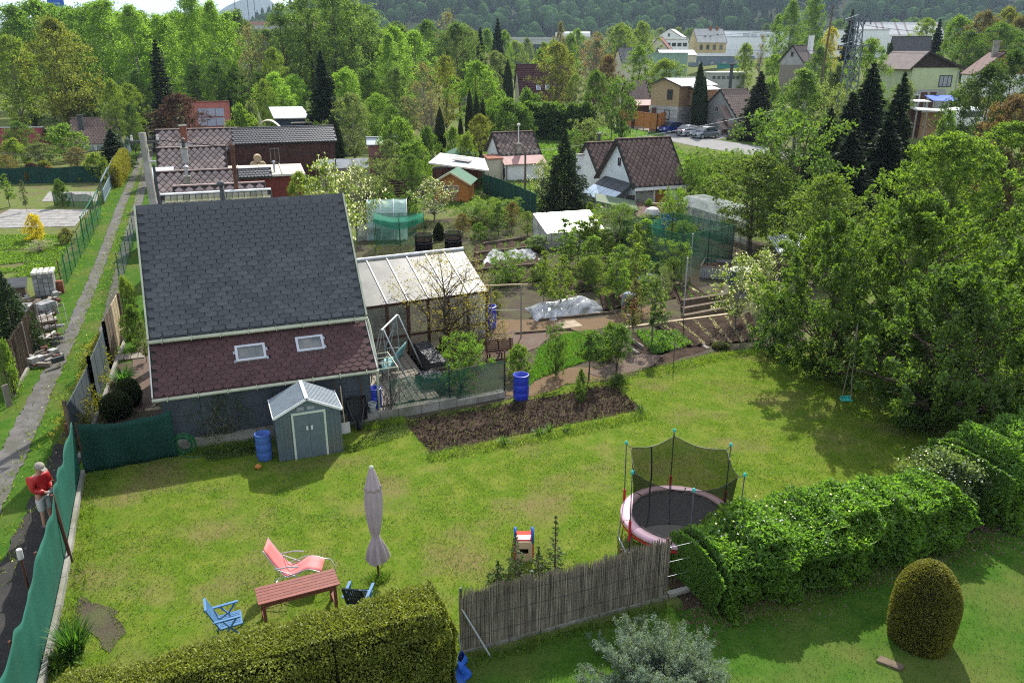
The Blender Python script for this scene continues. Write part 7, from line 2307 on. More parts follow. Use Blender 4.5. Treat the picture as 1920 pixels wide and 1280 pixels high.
win(h,I,'l',-.9,mid+1.55,.9,1.35,'wood_dark','glass',0,.1);win(h,I,'l',-.6,mid-1.15,.95,1.35,'wood_dark','glass_pale',0,.1)
door(h,I,'l',1.7,.8,1.9,'wood_brown',mid-2.2)
door(h,I,'f',2.6,.9,2.0,'dark_grey',0);door(h,I,'f',4.2,.7,1.9,'ivory',0)
MB().box2((x0+2.3,yf-1.7,mid+.1),(x0+6.3,yf-.03,H_-1.5)).build('bay',M['osb_dark'],h)
m=MB();m.slab([(x0+1.9,yf-2.0,H_-1.45),(x0+6.7,yf-2.0,H_-1.45),(x0+6.7,yf+.1,H_-.92),(x0+1.9,yf+.1,H_-.92)],.12);m.build('bay_roof',M['white_roof'],h)
for x in(x0+2.4,x0+6.2):MB().box2((x-.1,yf-1.65,-.8),(x+.1,yf-1.45,mid+.1)).build('post',M['wood_dark'],h)
b0,b1,b2=A(1162,232,126),A(1231,243,114),A(1263,234,118)
t=thing('board_fence','orange brown board fence around the unfinished house yard','fence',tuple(b0))
for(p_,q_)in((b0,b1),(b1,b2)):
 a_,c_=p_-b0,q_-b0
 for k in range(7):
  m=MB();m.beam(a_+Vector((0,0,.15+.3*k)),c_+Vector((0,0,.15+.3*k)),.06,.28);m.build('board',M['wood_orange'],t)
 n=6
 for k in range(n+1):
  p=a_.lerp(c_,k/n);MB().box((p.x,p.y-.06,1.0),(.12,.12,2.5)).build('post',M['wood_orange'],t)
p=A(1186,240,121)
t=thing('dark_post_box','small dark post standing before the orange fence','post',(p.x,p.y,p.z))
MB().box2((-.2,-.2,-.3),(.2,.2,1.0)).build('post',M['rust'],t);MB().box2((-.3,-.3,1.0),(.3,.3,1.3)).build('top',M['dark_grey'],t)
Y=114
a=A(1350,168,Y);z0=A(1385,252,Y-3).z
H_=a.z-z0
h,w,rf,I=gable('stepped_cabin','grey cabin with stepped brown tile roofs beside the tall dark thuja','cabin',a,.55,5.2,H_,4.2,2.6,H_-4.2,H_-2.2,M['render_grey'],M['pale_tile'],z0=z0,tiles='rect',tm=M['pale_tile'],cols=14,rows=14)
m=MB();m.slab([(-1.3,-3.6,H_-4.6),(.2,-3.6,H_-4.6),(.2,-1.2,H_-2.0),(-1.3,-1.2,H_-2.0)],.1);m.build('porch_roof',M['pale_tile'],h)
m=MB();m.slab([(-2.3,-3.4,H_-4.9),(-1.3,-3.4,H_-4.9),(-1.3,-2.0,H_-3.7),(-2.3,-2.0,H_-3.7)],.1);m.build('canopy',M['pale_tile'],h)
MB().box2((-1.1,-3.2,-1),(.16,-1.4,H_-3.6)).build('porch_wall',M['render_grey'],h)
door(h,dict(I,x0=-1.1),'l',-2.6,.9,1.9,'wood_brown',.1);win(h,I,'l',.4,H_-2.6,.7,.8)
for x in(-2.2,-1.4):MB().box2((x,-3.35,-.5),(x+.1,-3.25,H_-4.95)).build('post',M['wood_brown'],h)
a=A(1172,152,128);z0=A(1190,215,126).z;H_=a.z-z0
h,w,rf,I=gable('cabin','small pale tiled cabin with pink porch left of the plywood house','cabin',a,.2,3.3,H_,2.8,2.2,H_-2.6,H_-2.2,M['wood_brown'],M['pale_tile'],z0=z0,tiles='rect',tm=M['pale_tile'],cols=9,rows=9)
m=MB();m.slab([(.3,-4.6,H_-3.3),(4.2,-4.6,H_-3.3),(4.2,-2.9,H_-2.6),(.3,-2.9,H_-2.6)],.1);m.build('porch_roof',M['pink_sheet'],h)
a=A(968,121,150);H_=a.z
h,w,rf,I=gable('house','large house roof of dark maroon tiles with two skylights behind the hedge','house',a,.1,9.5,H_,6.5,4,H_-5.8,H_-4,M['render_cream'],M['maroon'],cols=1)
sl=Vector((0,6.5,5.8))
for k in range(16):
 y=-6.5+6.5*k/16;z=H_-5.8+5.8*k/16
 MB().beam((.02,y+.05,z+.1),(9.48,y+.05,z+.1),.2,.08).build('tile_course',M['maroon'],rf)
n_=Vector((1,0,0)).cross(sl).normalized()
for x in(3.4,5.0):window(h,Vector((x,-4.3,H_-3.84))+n_*.12,.75,1.1,n_,M['metal_white'],M['glass_pale'],.08,0,name='skylight')
a=A(892,97,200);H_=a.z
h,w,rf,I=gable('house','distant house with steep brick-pink roof below the dark spruces','house',a,1.2,6,H_,4.5,4.5,H_-5.5,H_-5.5,M['render_cream'],M['brown_roof'],cols=1)
chimney(h,2,.3,H_-1,H_+1.0,.6,'render_white')
a=A(1158,90,185);H_=a.z
h,w,rf,I=gable('house','distant grey tiled house with dark chimney behind the bright tree','house',a,.15,6.8,H_,3.6,3,H_-3,H_-2.6,M['render_cream'],M['pale_slate'],tiles='rect',tm=M['pale_slate'],cols=16,rows=9)
chimney(h,1.6,.4,H_-.6,H_+.9,.6,'dark_grey','dark_grey')
a=A(1235,72,230);H_=a.z
h,w,rf,I=gable('house','distant narrow gabled house with red roof edge by the grey warehouse','house',a,1.25,7,H_,3.4,3.4,H_-3.6,H_-3.6,M['render_cream'],M['red_roof'],cols=1)
win(h,I,'l',0,H_-3.2,.9,1.1)
def hall(name,label,px0,px1,py_top,py_bot,Y,depth,wall_m,roof_m,yaw=0.0,cat='warehouse',wins=None,group=None):
 a,b=A(px0,py_top,Y),A(px1,py_top,Y)
 z0=A(px0,py_bot,Y).z
 L_=(b-a).length
 t=thing(name,label,cat,(a.x,Y,z0),yaw,group)
 Hh=a.z-z0
 MB().box2((0,0,-6),(L_,depth,Hh)).build('wall',wall_m,t)
 MB().box2((-.15,-.15,Hh+.002),(L_+.15,depth+.15,Hh+.25)).build('roof',roof_m,t)
 if wins:
  n,zz,ww,hh,fm,pm=wins
  for k in range(n):window(t,(L_*(k+.5)/n,0,Hh*zz),ww,hh,(0,-1,0),M[fm],M[pm],.1,0)
 return t,L_,Hh
t,L_,Hh=hall('grey_hall','large pale grey windowless industrial hall',1328,1458,70,125,300,40,M['hall_grey'],M['hall_roof'])
for x in(12.6,13.4):MB().tube([(x,-.3,Hh*.2),(x,-.3,Hh*.8)],.12,6).build('pipe',M['dark_grey'],t)
for k in range(12):MB().box2((L_*k/12+.05,-.04,-3),(L_*(k+1)/12-.05,-.002,Hh-.3)).build('panel',M['hall_grey'],t)
for k,x in enumerate((14,17,20.5,23)):MB().box2((x,4+k,Hh+.25),(x+1.6,7+k,Hh+1.3)).build('roof_unit',M['metal_grey'],t)
t,L_,Hh=hall('low_annex','dark blue-grey annex with flat pale roof before the grey hall',1303,1415,106,132,280,10,M['annex_blue'],M['hall_roof'],wins=(5,.5,1.6,1.6,'dark_grey','glass_pale'))
t,L_,Hh=hall('rear_hall','long low grey hall roof behind the pale grey hall',1350,1480,59,70,345,30,M['hall_grey'],M['hall_roof'])
a=A(1300,54,260);H0=A(1300,92,258).z
h,w,rf,I=gable('yellow_house','yellow town house with large grey roof and four windows','house',a,.12,9.3,a.z-H0,4.6,4,a.z-H0-4.0,a.z-H0-4,M['render_yellow'],M['roof_grey'],z0=H0,cols=1)
for k in range(4):win(h,I,'f',1.2+k*2.05,a.z-H0-5.3,.9,1.4,'wood_dark','glass')
for x in(5.2,7.3):chimney(h,x,-.4,a.z-H0-.6,a.z-H0+.6,.6,'brick')
for x,y in((3.0,-2.6),(4.6,-2.6),(7,-2.0)):MB().box((x,y,a.z-H0-4.0*(-y)/4.6+.1),(.5,.5,.16)).build('roof_hatch',M['dark_grey'],rf)
a=A(1255,54,290);H0=A(1255,80,290).z
h,w,rf,I=gable('white_house','distant white house with pale hipped gable left of the yellow house','house',a,1.15,8,a.z-H0,4.4,4.4,a.z-H0-2.6,a.z-H0-2.6,M['render_white'],M['roof_grey'],z0=H0,cols=1)
win(h,I,'l',0,2.4,.9,1.2)
t,L_,Hh=hall('long_shed','long low pale shed roof right of the road bridge',1228,1290,75,90,250,8,M['hall_grey'],M['roof_grey'],wins=(6,.4,1.2,1.0,'dark_grey','glass'))
a=A(1232,93,215);H0=A(1232,108,212).z
h,w,rf,I=gable('white_pavilion','low pavilion with bright white shallow roof behind green screen','pavilion',a,.12,9.5,a.z-H0,3.4,2.4,a.z-H0-1.3,a.z-H0-1,M['render_cream'],M['white_roof'],z0=H0,cols=1)
t,L_,Hh=hall('green_screen','long pale green screen wall in front of the white pavilion',1212,1290,101,113,205,.2,M['screen_green'],M['screen_green'],cat='wall')
t,L_,Hh=hall('white_depot','low depot with white roof and row of small windows',1335,1398,138,152,165,6,M['render_grey'],M['white_roof'],cat='building',wins=(7,.45,.6,.5,'dark_grey','glass'))
t,L_,Hh=hall('teal_fence','teal mesh fence below the grey industrial hall',1345,1425,121,134,255,.2,M['screen_teal'],M['screen_teal'],cat='fence')
a=A(1600,42,330);H0=A(1600,75,330).z
h,w,rf,I=gable('white_factory','long factory with bright white roof and stained streaks','factory',a,.0,33,a.z-H0,6,6,a.z-H0-4.6,a.z-H0-4,M['render_white'],M['white_roof'],z0=H0,cols=1)
for x in(8,10.3,15.5,19):
 m=MB();m.slab([(x,-6,a.z-H0-4.6),(x+.6,-6,a.z-H0-4.6),(x+.6,-.1,a.z-H0-.1),(x,-.1,a.z-H0-.1)],.03,.06);m.build('stain_strip',M['stain'],rf)
t,L_,Hh=hall('side_hall','pale grey hall with orange lettering sign on its wall',1575,1668,57,98,270,14,M['hall_grey'],M['hall_roof'])
rn=random.Random(3)
for row,(n,zz)in enumerate(((9,Hh*.50),(10,Hh*.36))):
 for k in range(n):
  x=L_*.62+k*.37
  if row==0 and k==4:continue
  m=MB()
  zt=.62
  m.box2((x,-.06,zz),(x+.09,-.02,zz+zt));m.box2((x+.09,-.06,zz+zt-.12),(x+.27,-.02,zz+zt));
  if rn.random()<.7:m.box2((x+.09,-.06,zz+.25),(x+.22,-.02,zz+.36))
  if rn.random()<.6:m.box2((x+.20,-.06,zz),(x+.28,-.02,zz+zt-.12))
  o=m.build('sign_letter',M['sign_orange'],t)
MB().box2((L_*.56,-.05,Hh*.36),(L_*.60,-.02,Hh*.58)).build('sign_logo',M['annex_blue'],t)
a=A(1486,85,120);z0=A(1490,160,118).z;H_=a.z-z0
h,w,rf,I=gable('cabin','narrow grey gabled cabin with tall white chimney among trees','cabin',a,.55,3.9,H_,2.2,2.2,H_-2.2,H_-2.2,M['render_grey'],M['brown_pink'],z0=z0,cols=1)
win(h,I,'l',0,H_-1.2,.4,.6,'wood_dark','glass',0)
chimney(h,2.7,-.9,H_-1.2,H_+1.3,.55,'render_white')
MB().box2((I['x0']-.04,I['yf'],-1),(I['x0']-.002,I['yb'],H_-2.6)).build('lower_cladding',M['wood_grey'],h)
a=A(1673,69,150);z0=A(1680,110,148).z-2;H_=a.z-z0
h,w,rf,I=gable('dark_cabin','dark red-brown cabin with black roof above the lime green house','cabin',a,-.35,6.2,H_,3.2,2.4,H_-2.7,H_-2.2,M['wood_dark'],M['pale_slate_dark'],z0=z0,cols=1)
win(h,I,'r',-.2,H_-1.7,.5,.9,'metal_white','glass',0)
Y=100
zr=A(1742,96,Y).z;z0=A(1730,205,Y).z
xl,xr=A(1712,125,Y).x,A(1808,125,Y).x
t=thing('lime_house','two storey lime green house with dark gable and brown roof','house',(xl,Y,z0),.16)
W_=xr-xl;Hr=zr-z0;He=A(1760,127,Y).z-z0;D_=6.5
xa=A(1742,96,Y).x-xl
m=MB();m.prism([(0,0,-2),(W_,0,-2),(W_,0,He),(0,0,He)],(0,D_,0));wl_=m.build('wall',M['render_lime'],t)
m=MB();m.prism([(-.25,-.06,He-.02),(W_+.1,-.06,He-.02),(xa,-.06,Hr-.08)],(0,.1,0));m.build('gable_boarding',M['wood_gable'],t)
m=MB();m.prism([(0,.06,He),(W_,.06,He),(xa,.06,Hr-.12)],(0,D_-.1,0));m.build('attic',M['wood_gable'],t)
m=MB();m.slab([(W_+.6,-.4,He-.12),(W_+.6,D_+.4,He-.12),(xa,D_+.4,Hr),(xa,-.4,Hr)],.14);m.build('roof',M['brown_pink'],t)
m=MB();m.slab([(-.6,-.4,He-.2),(-.6,D_+.4,He-.2),(xa-.01,D_+.4,Hr),(xa-.01,-.4,Hr)],.14);m.build('roof',M['brown_pink'],t)
m=MB();m.beam((W_+.6,-.42,He-.18),(xa,-.42,Hr-.06),.05,.2);m.beam((-.6,-.42,He-.26),(xa,-.42,Hr-.06),.05,.2);m.build('bargeboard',M['deck_dark'],t)
MB().box2((-.02,-.04,-1.8),(W_*.8,-.003,2.25)).build('lower_storey',M['render_grey'],t)
window(t,(W_*.75,0,He-1.55),1.7,1.35,(0,-1,0),M['dark_grey'],M['glass_pale'],.1,2)
window(t,(W_*.16,-.04,1.1),.95,1.15,(0,-1,0),M['metal_white'],M['glass'],.1,0)
for x in(W_*.33,W_*.53):
 d=MB().box2((x-.4,-.09,.0),(x+.4,-.045,1.95)).build('door',M['wood_brown'],t);MB().box2((x+.25,-.12,.95),(x+.32,-.092,1.1)).build('handle',M['metal_grey'],d)
MB().tube([(W_+.02,-.08,He-.3),(W_+.02,-.08,.2)],.06,6).build('downpipe',M['metal_grey'],t)
q=A(1727,196,92)
t=thing('tarp_shelter','blue tarpaulin canopy on poles beside the lime green house','shelter',A(1740,196,93),.1)
m=MB();m.slab([(.6,0,.4),(3.6,-.6,.35),(3.5,1.6,.9),(.5,1.8,.9)],.05);m.build('tarp',M['blue_tarp'],t)
m=MB();m.slab([(-1.4,.4,.3),(.5,.2,.3),(.5,1.6,.45),(-1.4,1.6,.45)],.05);m.build('white_sheet',M['white_roof'],t)
for(x,y)in((.7,.1),(3.5,-.5),(3.4,1.5),(.6,1.7)):MB().box2((x-.05,y-.05,-3),(x+.05,y+.05,.3)).build('post',M['metal_grey'],t)
t=thing('wood_store','open wood store with pale flat roof below the lime green house','shed',A(1712,205,88),.05)
m=MB();m.slab([(0,-.6,.0),(4.3,-.9,-.25),(4.3,1.4,-.1),(0,1.4,.2)],.1);m.build('roof',M['roof_grey'],t)
MB().box2((1.2,.2,-3),(4.0,1.2,-.4)).build('wall',M['osb_dark'],t);MB().box2((.1,.4,-3),(1.2,1.2,-.15)).build('dark_bay',M['wood_dark'],t)
for x in(.1,1.2,4.1):MB().box2((x-.06,-.7,-3),(x+.06,-.58,-.2)).build('post',M['wood_grey'],t)
for i in range(12):MB().tube([(1.4+.2*i,.05,-1.6-.12*(i%3)),(1.4+.2*i,.6,-1.6-.12*(i%3))],.09,7).build('log',M['wood_pale'],t)
a=A(1888,97,100);z0=A(1890,165,98).z;H_=a.z-z0
h,w,rf,I=gable('brick_cabin','red brown gabled cabin at the right picture edge','cabin',a,1.35,6,H_,3.0,3.0,H_-2.6,H_-2.6,M['render_white'],M['brown_roof'],z0=z0,cols=1,gable_m=M['brick'])
chimney(h,2.5,.5,H_-.6,H_+1.2,.6,'concrete')
a=A(1655,112,118);z0=A(1660,170,116).z;H_=a.z-z0
h,w,rf,I=gable('cabin','small brown roofed cabin half hidden left of the lime green house','cabin',a,.2,3.6,H_,1.8,1.8,H_-1.5,H_-1.5,M['render_grey'],M['brown_pink'],z0=z0,cols=1)
t=thing('caravan','white van roof showing behind shrubs below the lime green house','van',A(1775,246,76),.1)
m=MB();m.grid(lambda u,v:(3.3*u,1.7*v-.85,1.9+.28*math.sin(PI*min(1,u*1.05))**.4*math.sin(PI*v)**.4),12,8);m.build('roof',M['metal_white'],t,smooth=True)
MB().box2((.1,-.82,.5),(3.2,.82,1.95)).build('body',M['metal_white'],t)
for x in(.8,2.5):
 for y in(-.85,.75):MB().tube([(x,y,.35),(x,y+.1,.35)],.35,14).build('wheel',M['tyre'],t)
window(t,(1.6,-.82,1.55),2.2,.5,(0,-1,0),M['dark_grey'],M['glass'],.06,1)
road=px_poly([(1120,243),(1160,232),(1232,243),(1270,248),(1340,262),(1410,272),(1500,288),(1500,302),(1400,290),(1310,276),(1255,264),(1185,254),(1130,250)])
patch('road',road,M['g_asphalt'],1,.1,21,step=1.0)
patch('road_bay',px_poly([(1240,242),(1380,248),(1350,262),(1265,250)]),M['g_asphalt'],2,.1,22,step=1.0)
patch('lane_verge',px_poly([(1345,263),(1450,255),(1475,283),(1400,271)]),M['g_lawn_cool'],3,.1,23,step=1.0)
def car(label,loc,yaw,paint,hatch=True):
 t=thing('parked_car',label,'car',loc,yaw)
 L_,W_=4.15,1.70
 prof=[(-2.05,.42,.55),(-2.05,.75,.62),(-1.95,.90,.72),(-1.1,.98,.78),(-.3,1.0,.8),(1.0,1.0,.8),(1.75,.97,.76),(1.98,.88,.7),(2.05,.6,.62),(2.03,.40,.55)]
 m=MB()
 n=len(prof)
 xs=[-2.07,-2.0,-1.7,-1.2,-.5,.3,1.1,1.7,1.98,2.07]
 top=[.62,.74,.82,.90,.95,.97,.97,.95,.88,.70]
 wid=[.55,.74,.82,.85,.85,.85,.85,.83,.76,.6]
 def f(u,v):
  i=min(len(xs)-2,int(u*(len(xs)-1)));fr=u*(len(xs)-1)-i
  x=xs[i]+(xs[i+1]-xs[i])*fr;tp=top[i]+(top[i+1]-top[i])*fr;w=wid[i]+(wid[i+1]-wid[i])*fr
  a=PI*v
  return(x,-w*math.copysign(abs(math.cos(a))**.45,math.cos(a)),.28+(tp-.28)*(math.sin(a)**.45))
 m.grid(f,36,16)
 m.box2((-2.0,-.8,.24),(2.0,.8,.34))
 m.build('body',paint,t,smooth=True)
 cab=[(-1.15,.90),(-.35,1.40),(.2,1.46),(.95,1.43),(1.65 if hatch else 1.5,.98)]
 m=MB()
 g=lambda x,z:.83-(z-.9)*.36
 for s in(-1,1):pass
 vs=[]
 for x,z in cab:vs+=[(x,-g(x,z),z),(x,g(x,z),z)]
 m.add(vs,[(2*i,2*i+1,2*i+3,2*i+2)for i in range(4)]+[(0,2,4,6,8),(1,9,7,5,3)])
 m.build('cabin',paint,t)
 gl=lambda pts,off:[Vector(p)+Vector(off)for p in pts]
 m=MB();m.add([(-1.08,-.74,.96),(-1.08,.74,.96),(-.42,.62,1.37),(-.42,-.62,1.37)],[(0,1,2,3)]);m.v=[(x-.02,y,z+.02)for x,y,z in m.v];m.build('windscreen',M['glass'],t)
 m=MB();m.add([(1.6,-.74,1.0),(1.6,.74,1.0),(1.02,.62,1.39),(1.02,-.62,1.39)],[(0,1,2,3)]);m.v=[(x+.03,y,z+.02)for x,y,z in m.v];m.build('rear_window',M['glass'],t)
 for s in(-1,1):
  for(xa,xb,xc,xd)in((-.90,.12,.12,-.36),(.20,1.32,.92,.20)):
   zb,zt=.98,1.36
   m=MB();m.add([(xa,s*(g(0,zb)+.012),zb),(xb,s*(g(0,zb)+.012),zb),(xc,s*(g(0,zt)+.012),zt),(xd,s*(g(0,zt)+.012),zt)],[(0,1,2,3)])
   m.build('side_window',M['glass'],t)
  m=MB();m.box((-.85,s*.95,1.0),(.12,.16,.12));m.build('wing_mirror',paint,t)
  m=MB();m.lathe([(.02,-.03),(.15,-.02),(.17,.0),(.12,.05)],12);m.build('headlight',M['lamp_glass'],t,(-2.0,s*.6,.68),(0,-PI/2,0))
  m=MB();m.box2((1.98,s*.5-.14,.72),(2.07,s*.5+.14,.90));m.build('tail_light',M['red_plastic'],t)
 for x in(-1.28,1.28):
  for s in(-1,1):
   m=MB();m.lathe([(.20,-.09),(.30,-.09),(.32,0),(.30,.09),(.20,.09)],18);wq=m.build('wheel',M['tyre'],t,(x,s*.78,.32),(PI/2,0,0))
   m=MB();m.lathe([(.01,-.095),(.2,-.09),(.2,.09),(.01,.095)],12);m.build('rim',M['alu'],wq)
 m=MB();m.box2((-2.10,-.26,.46),(-2.06,.26,.56));m.box2((2.06,-.26,.5),(2.10,.26,.6));m.build('number_plate',M['ivory'],t)
 return t
for(px,py,yaw,m,lab,ht)in((1258,249,.62,'car_blue','blue saloon car parked beside the orange fence corner',False),(1293,255,3.75,'car_silver','silver car parked between the blue car and the grey-green car',True),(1322,259,.55,'car_slate','grey-green hatchback parked rightmost on the lane',True),(1200,208,.3,'car_silver','silver car inside the yard behind the orange fence',True)):
 p=P(px,py)
 if py==208:p=A(1205,222,130)
 car(lab,p,yaw,M[m],ht)
def pylon():
 Y=92
 b=A(1590,172,Y);tp=A(1608,30,Y)
 z0=min(b.z,terrain(b.x,Y))
 t=thing('lattice_pylon','grey steel lattice power pylon rising behind the dark conifers','pylon',(b.x,Y,z0-1),.2)
 Hh=tp.z-z0+1
 w=lambda z:.95-.55*z/Hh
 for sx in(-1,1):
  for sy in(-1,1):MB().tube([(sx*w(0),sy*w(0),0),(sx*w(Hh),sy*w(Hh),Hh)],.075,5).build('leg',M['steel'],t)
 n=11
 for k in range(n):
  z0_,z1_=Hh*k/n,Hh*(k+1)/n
  for(a_,b_)in(((-1,-1),(1,-1)),((1,-1),(1,1)),((1,1),(-1,1)),((-1,1),(-1,-1))):
   m=MB();m.tube([(a_[0]*w(z0_),a_[1]*w(z0_),z0_),(b_[0]*w(z1_),b_[1]*w(z1_),z1_)],.032,4);m.build('brace',M['steel'],t)
   m=MB();m.tube([(b_[0]*w(z0_),b_[1]*w(z0_),z0_),(a_[0]*w(z1_),a_[1]*w(z1_),z1_)],.032,4);m.build('brace',M['steel'],t)
 for z,r in((Hh-.4,1.6),(Hh-3.0,1.9)):
  m=MB();m.beam((-r,0,z),(r,0,z),.12,.12);m.beam((-r,0,z),(0,0,z+.5),.06);m.beam((r,0,z),(0,0,z+.5),.06);m.build('crossarm',M['steel'],t)
  for x in(-r,-r*.55,r*.55,r):MB().tube([(x,0,z),(x,0,z-.45)],.06,6).build('insulator',M['wood_dark'],t)
 top=Vector(t.location)
 labs=['thin power line running left from the pylon, upper','thin power line running left from the pylon, lower','thin power line running right from the pylon, upper','thin power line running right from the pylon, lower']
 for k,(z,e)in enumerate(((Hh-.8,A(1180,62,330)),(Hh-3.4,A(1240,78,330)),(Hh-.8,A(1990,40,120)),(Hh-3.4,A(1990,64,120)))):
  s=top+Vector((0,0,z))
  m=MB();m.tube([s.lerp(e,i/20)-Vector((0,0,4*i/20*(1-i/20)*1.2))-s for i in range(21)],.03,4)
  tag(m.build('power_line',M['dark_grey'],None,tuple(s)),labs[k],'power line')
 q=A(1545,110,110);tq=A(1556,8,110)
 t=thing('mast','slim dark pole standing left of the lattice pylon','mast',(q.x,110,q.z-3))
 MB().tube([(0,0,0),(.35,0,tq.z-q.z+3)],[.16,.09],7).build('shaft',M['wood_old'],t)
 q=A(1370,150,140);tq=A(1371,122,140)
 t=thing('chimney_pole','short dark post with cap before the white depot','post',(q.x,140,q.z-1.5))
 MB().tube([(0,0,0),(0,0,tq.z-q.z+1.5)],.28,8).build('shaft',M['dark_grey'],t);MB().box((0,0,tq.z-q.z+1.6),(.9,.9,.25)).build('cap',M['dark_grey'],t)
M['steel']=mat('steel',(0.14,0.165,0.19),(0.11,0.13,0.15),2,rough=0.5,metal=.3)
pylon()
def bridge():
 Y=420
 a,b=A(930,68,Y),A(1310,72,Y)
 z=A(1060,74,Y).z
 t=thing('road_bridge','long pale concrete road viaduct crossing before the wooded hill','bridge',(a.x,Y,0))
 L_=b.x-a.x
 MB().box2((0,0,z-2.2),(L_,14,z)).build('deck',M['bridge_conc'],t)
 MB().box2((0,-.4,z+.002),(L_,-.1,z+.9)).build('parapet',M['bridge_conc'],t)
 k=0
 while k*28<L_:
  MB().box2((k*28+3,3,0),(k*28+5,11,z-2.21)).build('pier',M['bridge_conc'],t);k+=1
 for i in range(9):
  x=L_*(i+.5)/9;m=MB();m.tube([(x,1,z),(x,1,z+11),(x+1.5,1,z+11.6)],.12,5);m.build('lamp_post',M['steel'],t)
 for i,(px,lab)in enumerate(((1072,'white tank lorry on the viaduct, left one'),(1098,'white tank lorry on the viaduct, right one'))):
  p=A(px,64,Y+4)
  q=thing('tank_lorry',lab,'lorry',(p.x-3,Y+4,z))
  MB().tube([(-2,0,2.2),(5.2,0,2.2)],1.25,14).build('tank',M['metal_white'],q,smooth=False)
  MB().box2((-5,-1.2,.6),(-2.4,1.2,3.2)).build('cab',M['metal_white'],q)
  for x in(-4,0,3.5,4.7):
   for y in(-1.2,.9):MB().tube([(x,y,.5),(x,y+.3,.5)],.5,10).build('wheel',M['tyre'],q)
 Y2=330
 a=A(455,42,Y2);z=A(455,44,Y2).z
 t=thing('road_bridge','short stretch of viaduct with pinkish barrier between the left treetops','bridge',(a.x-12,Y2,0))
 MB().box2((0,0,z-2.2),(45,12,z-.6)).build('deck',M['bridge_conc'],t);MB().box2((0,-.3,z-.595),(45,0,z+.7)).build('barrier',M['pink_sheet'],t)
 for x in(8,30):MB().box2((x,3,0),(x+2,9,z-2.21)).build('pier',M['bridge_conc'],t)
 for i,x in enumerate((9,14,16.5)):MB().tube([(x,2,z-.6),(x,2,z+10+3*i)],.14,5).build('lamp_post',M['steel'],t)
 p=A(105,10,170)
 t=thing('road_sign','blue road sign board showing above the left woodland','sign',(p.x,170,0))
 MB().box2((-1.6,-.1,p.z-1.1),(1.6,.1,p.z+1.1)).build('board',M['blue_tarp'],t);MB().box2((-.8,-.14,p.z-.55),(.8,-.102,p.z-.25)).build('print',M['ivory'],t);MB().box2((-.9,-.14,p.z+.2),(.9,-.102,p.z+.4)).build('print',M['sky_blue'],t)
 for x in(-1.2,1.2):MB().tube([(x,.2,0),(x,.2,p.z+1)],.1,6).build('post',M['steel'],t)
bridge()
def hill(name,cx,y0,y1,x0,x1,hf,m):
 nx,ny=70,26
 V=[]
 for j in range(ny+1):
  for i in range(nx+1):
   x=x0+(x1-x0)*i/nx;v=j/ny;y=y0+(y1-y0)*v
   V.append((x,y,hf(x,v)-2.0))
 F=[(j*(nx+1)+i,j*(nx+1)+i+1,(j+1)*(nx+1)+i+1,(j+1)*(nx+1)+i)for j in range(ny)for i in range(nx)]
 o=as_obj(name,np_mesh(name,np.array(V),np.array(F),m,True));tag(o,kind='structure')
nz=lambda x,y,s:mnoise.noise(Vector((x*s,y*s,1.7)))
def hf_main(x,v):
 rise=sstep(-330,-130,x)
 return(v**.85)*(60+210*rise+55*nz(x,0,.0025))*(1-.25*sstep(500,1500,x))+14*nz(x,v*900,.006)*v
hill('wooded_hill',0,640,1900,-700,2300,hf_main,M['g_forest'])
def hf_far(x,v):return math.sin(PI*v*.5)*235*math.exp(-((x+1225)/190)**2)+60*v*sstep(-1300,-2300,x)+30*v
hill('distant_hill',0,3300,4200,-3400,600,hf_far,M['g_forest'])
def hill_forest():
 rng=np.random.default_rng(8)
 n=13000
 pos=[]
 while len(pos)<n:
  x=rng.uniform(-600,1500);v=rng.random()**.9;y=640+1260*v
  if abs(x)>y*.8+80:continue
  pos.append((x,y,hf_main(x,v)-2.5))
 pos=np.array(pos)
 protos=[]
 for kind in range(2):
  vs,fs=[],[]
  rings=[(0.55,.12),(1.0,.35),(.95,.6),(.6,.85)]if kind==0 else[(1.0,.1),(.75,.35),(.5,.6),(.25,.85)]
  k=7
  for r,z in rings:
   for a in range(k):vs.append((r*math.cos(2*PI*a/k),r*math.sin(2*PI*a/k),z))
  vs.append((0,0,1.0))
  for i in range(len(rings)-1):
   for a in range(k):
    fs.append((i*k+a,i*k+(a+1)%k,(i+1)*k+(a+1)%k));fs.append((i*k+a,(i+1)*k+(a+1)%k,(i+1)*k+a))
  for a in range(k):fs.append(((len(rings)-1)*k+a,(len(rings)-1)*k+(a+1)%k,len(vs)-1))
  protos.append((np.array(vs),np.array(fs)))
 conif=(np.array([nz(p[0],p[1],.004)for p in pos])+rng.normal(size=n)*.25)>.05
 for flag,nm,m,col in((False,'hill_woodland',M['hill_leaf'],(0.04,0.082,0.028)),(True,'hill_conifers',M['hill_leaf'],(0.022,0.045,0.02))):
  pp=pos[conif==flag]
  V0,F0=protos[int(flag)]
  m_=len(pp)
  R=rng.uniform(4.5,8.5,(m_,1))if not flag else rng.uniform(3.0,4.8,(m_,1))
  Hh=rng.uniform(11,19,(m_,1))if not flag else rng.uniform(15,25,(m_,1))
  a=rng.uniform(0,6.28,(m_,1))
  jit=rng.uniform(.78,1.22,(m_,len(V0)))
  x=(V0[None,:,0]*np.cos(a)-V0[None,:,1]*np.sin(a))*R*jit+pp[:,0:1]
  y=(V0[None,:,0]*np.sin(a)+V0[None,:,1]*np.cos(a))*R*jit+pp[:,1:2]
  z=V0[None,:,2]*Hh*(1+(jit-1)*.3)+pp[:,2:3]
  V=np.stack([x,y,z],2).reshape(-1,3)
  F=(F0[None]+(np.arange(m_)*len(V0))[:,None,None]).reshape(-1,3)
  o=as_obj(nm,np_mesh(nm,V,F,m,False),color=col);tag(o,kind='stuff')
hill_forest()
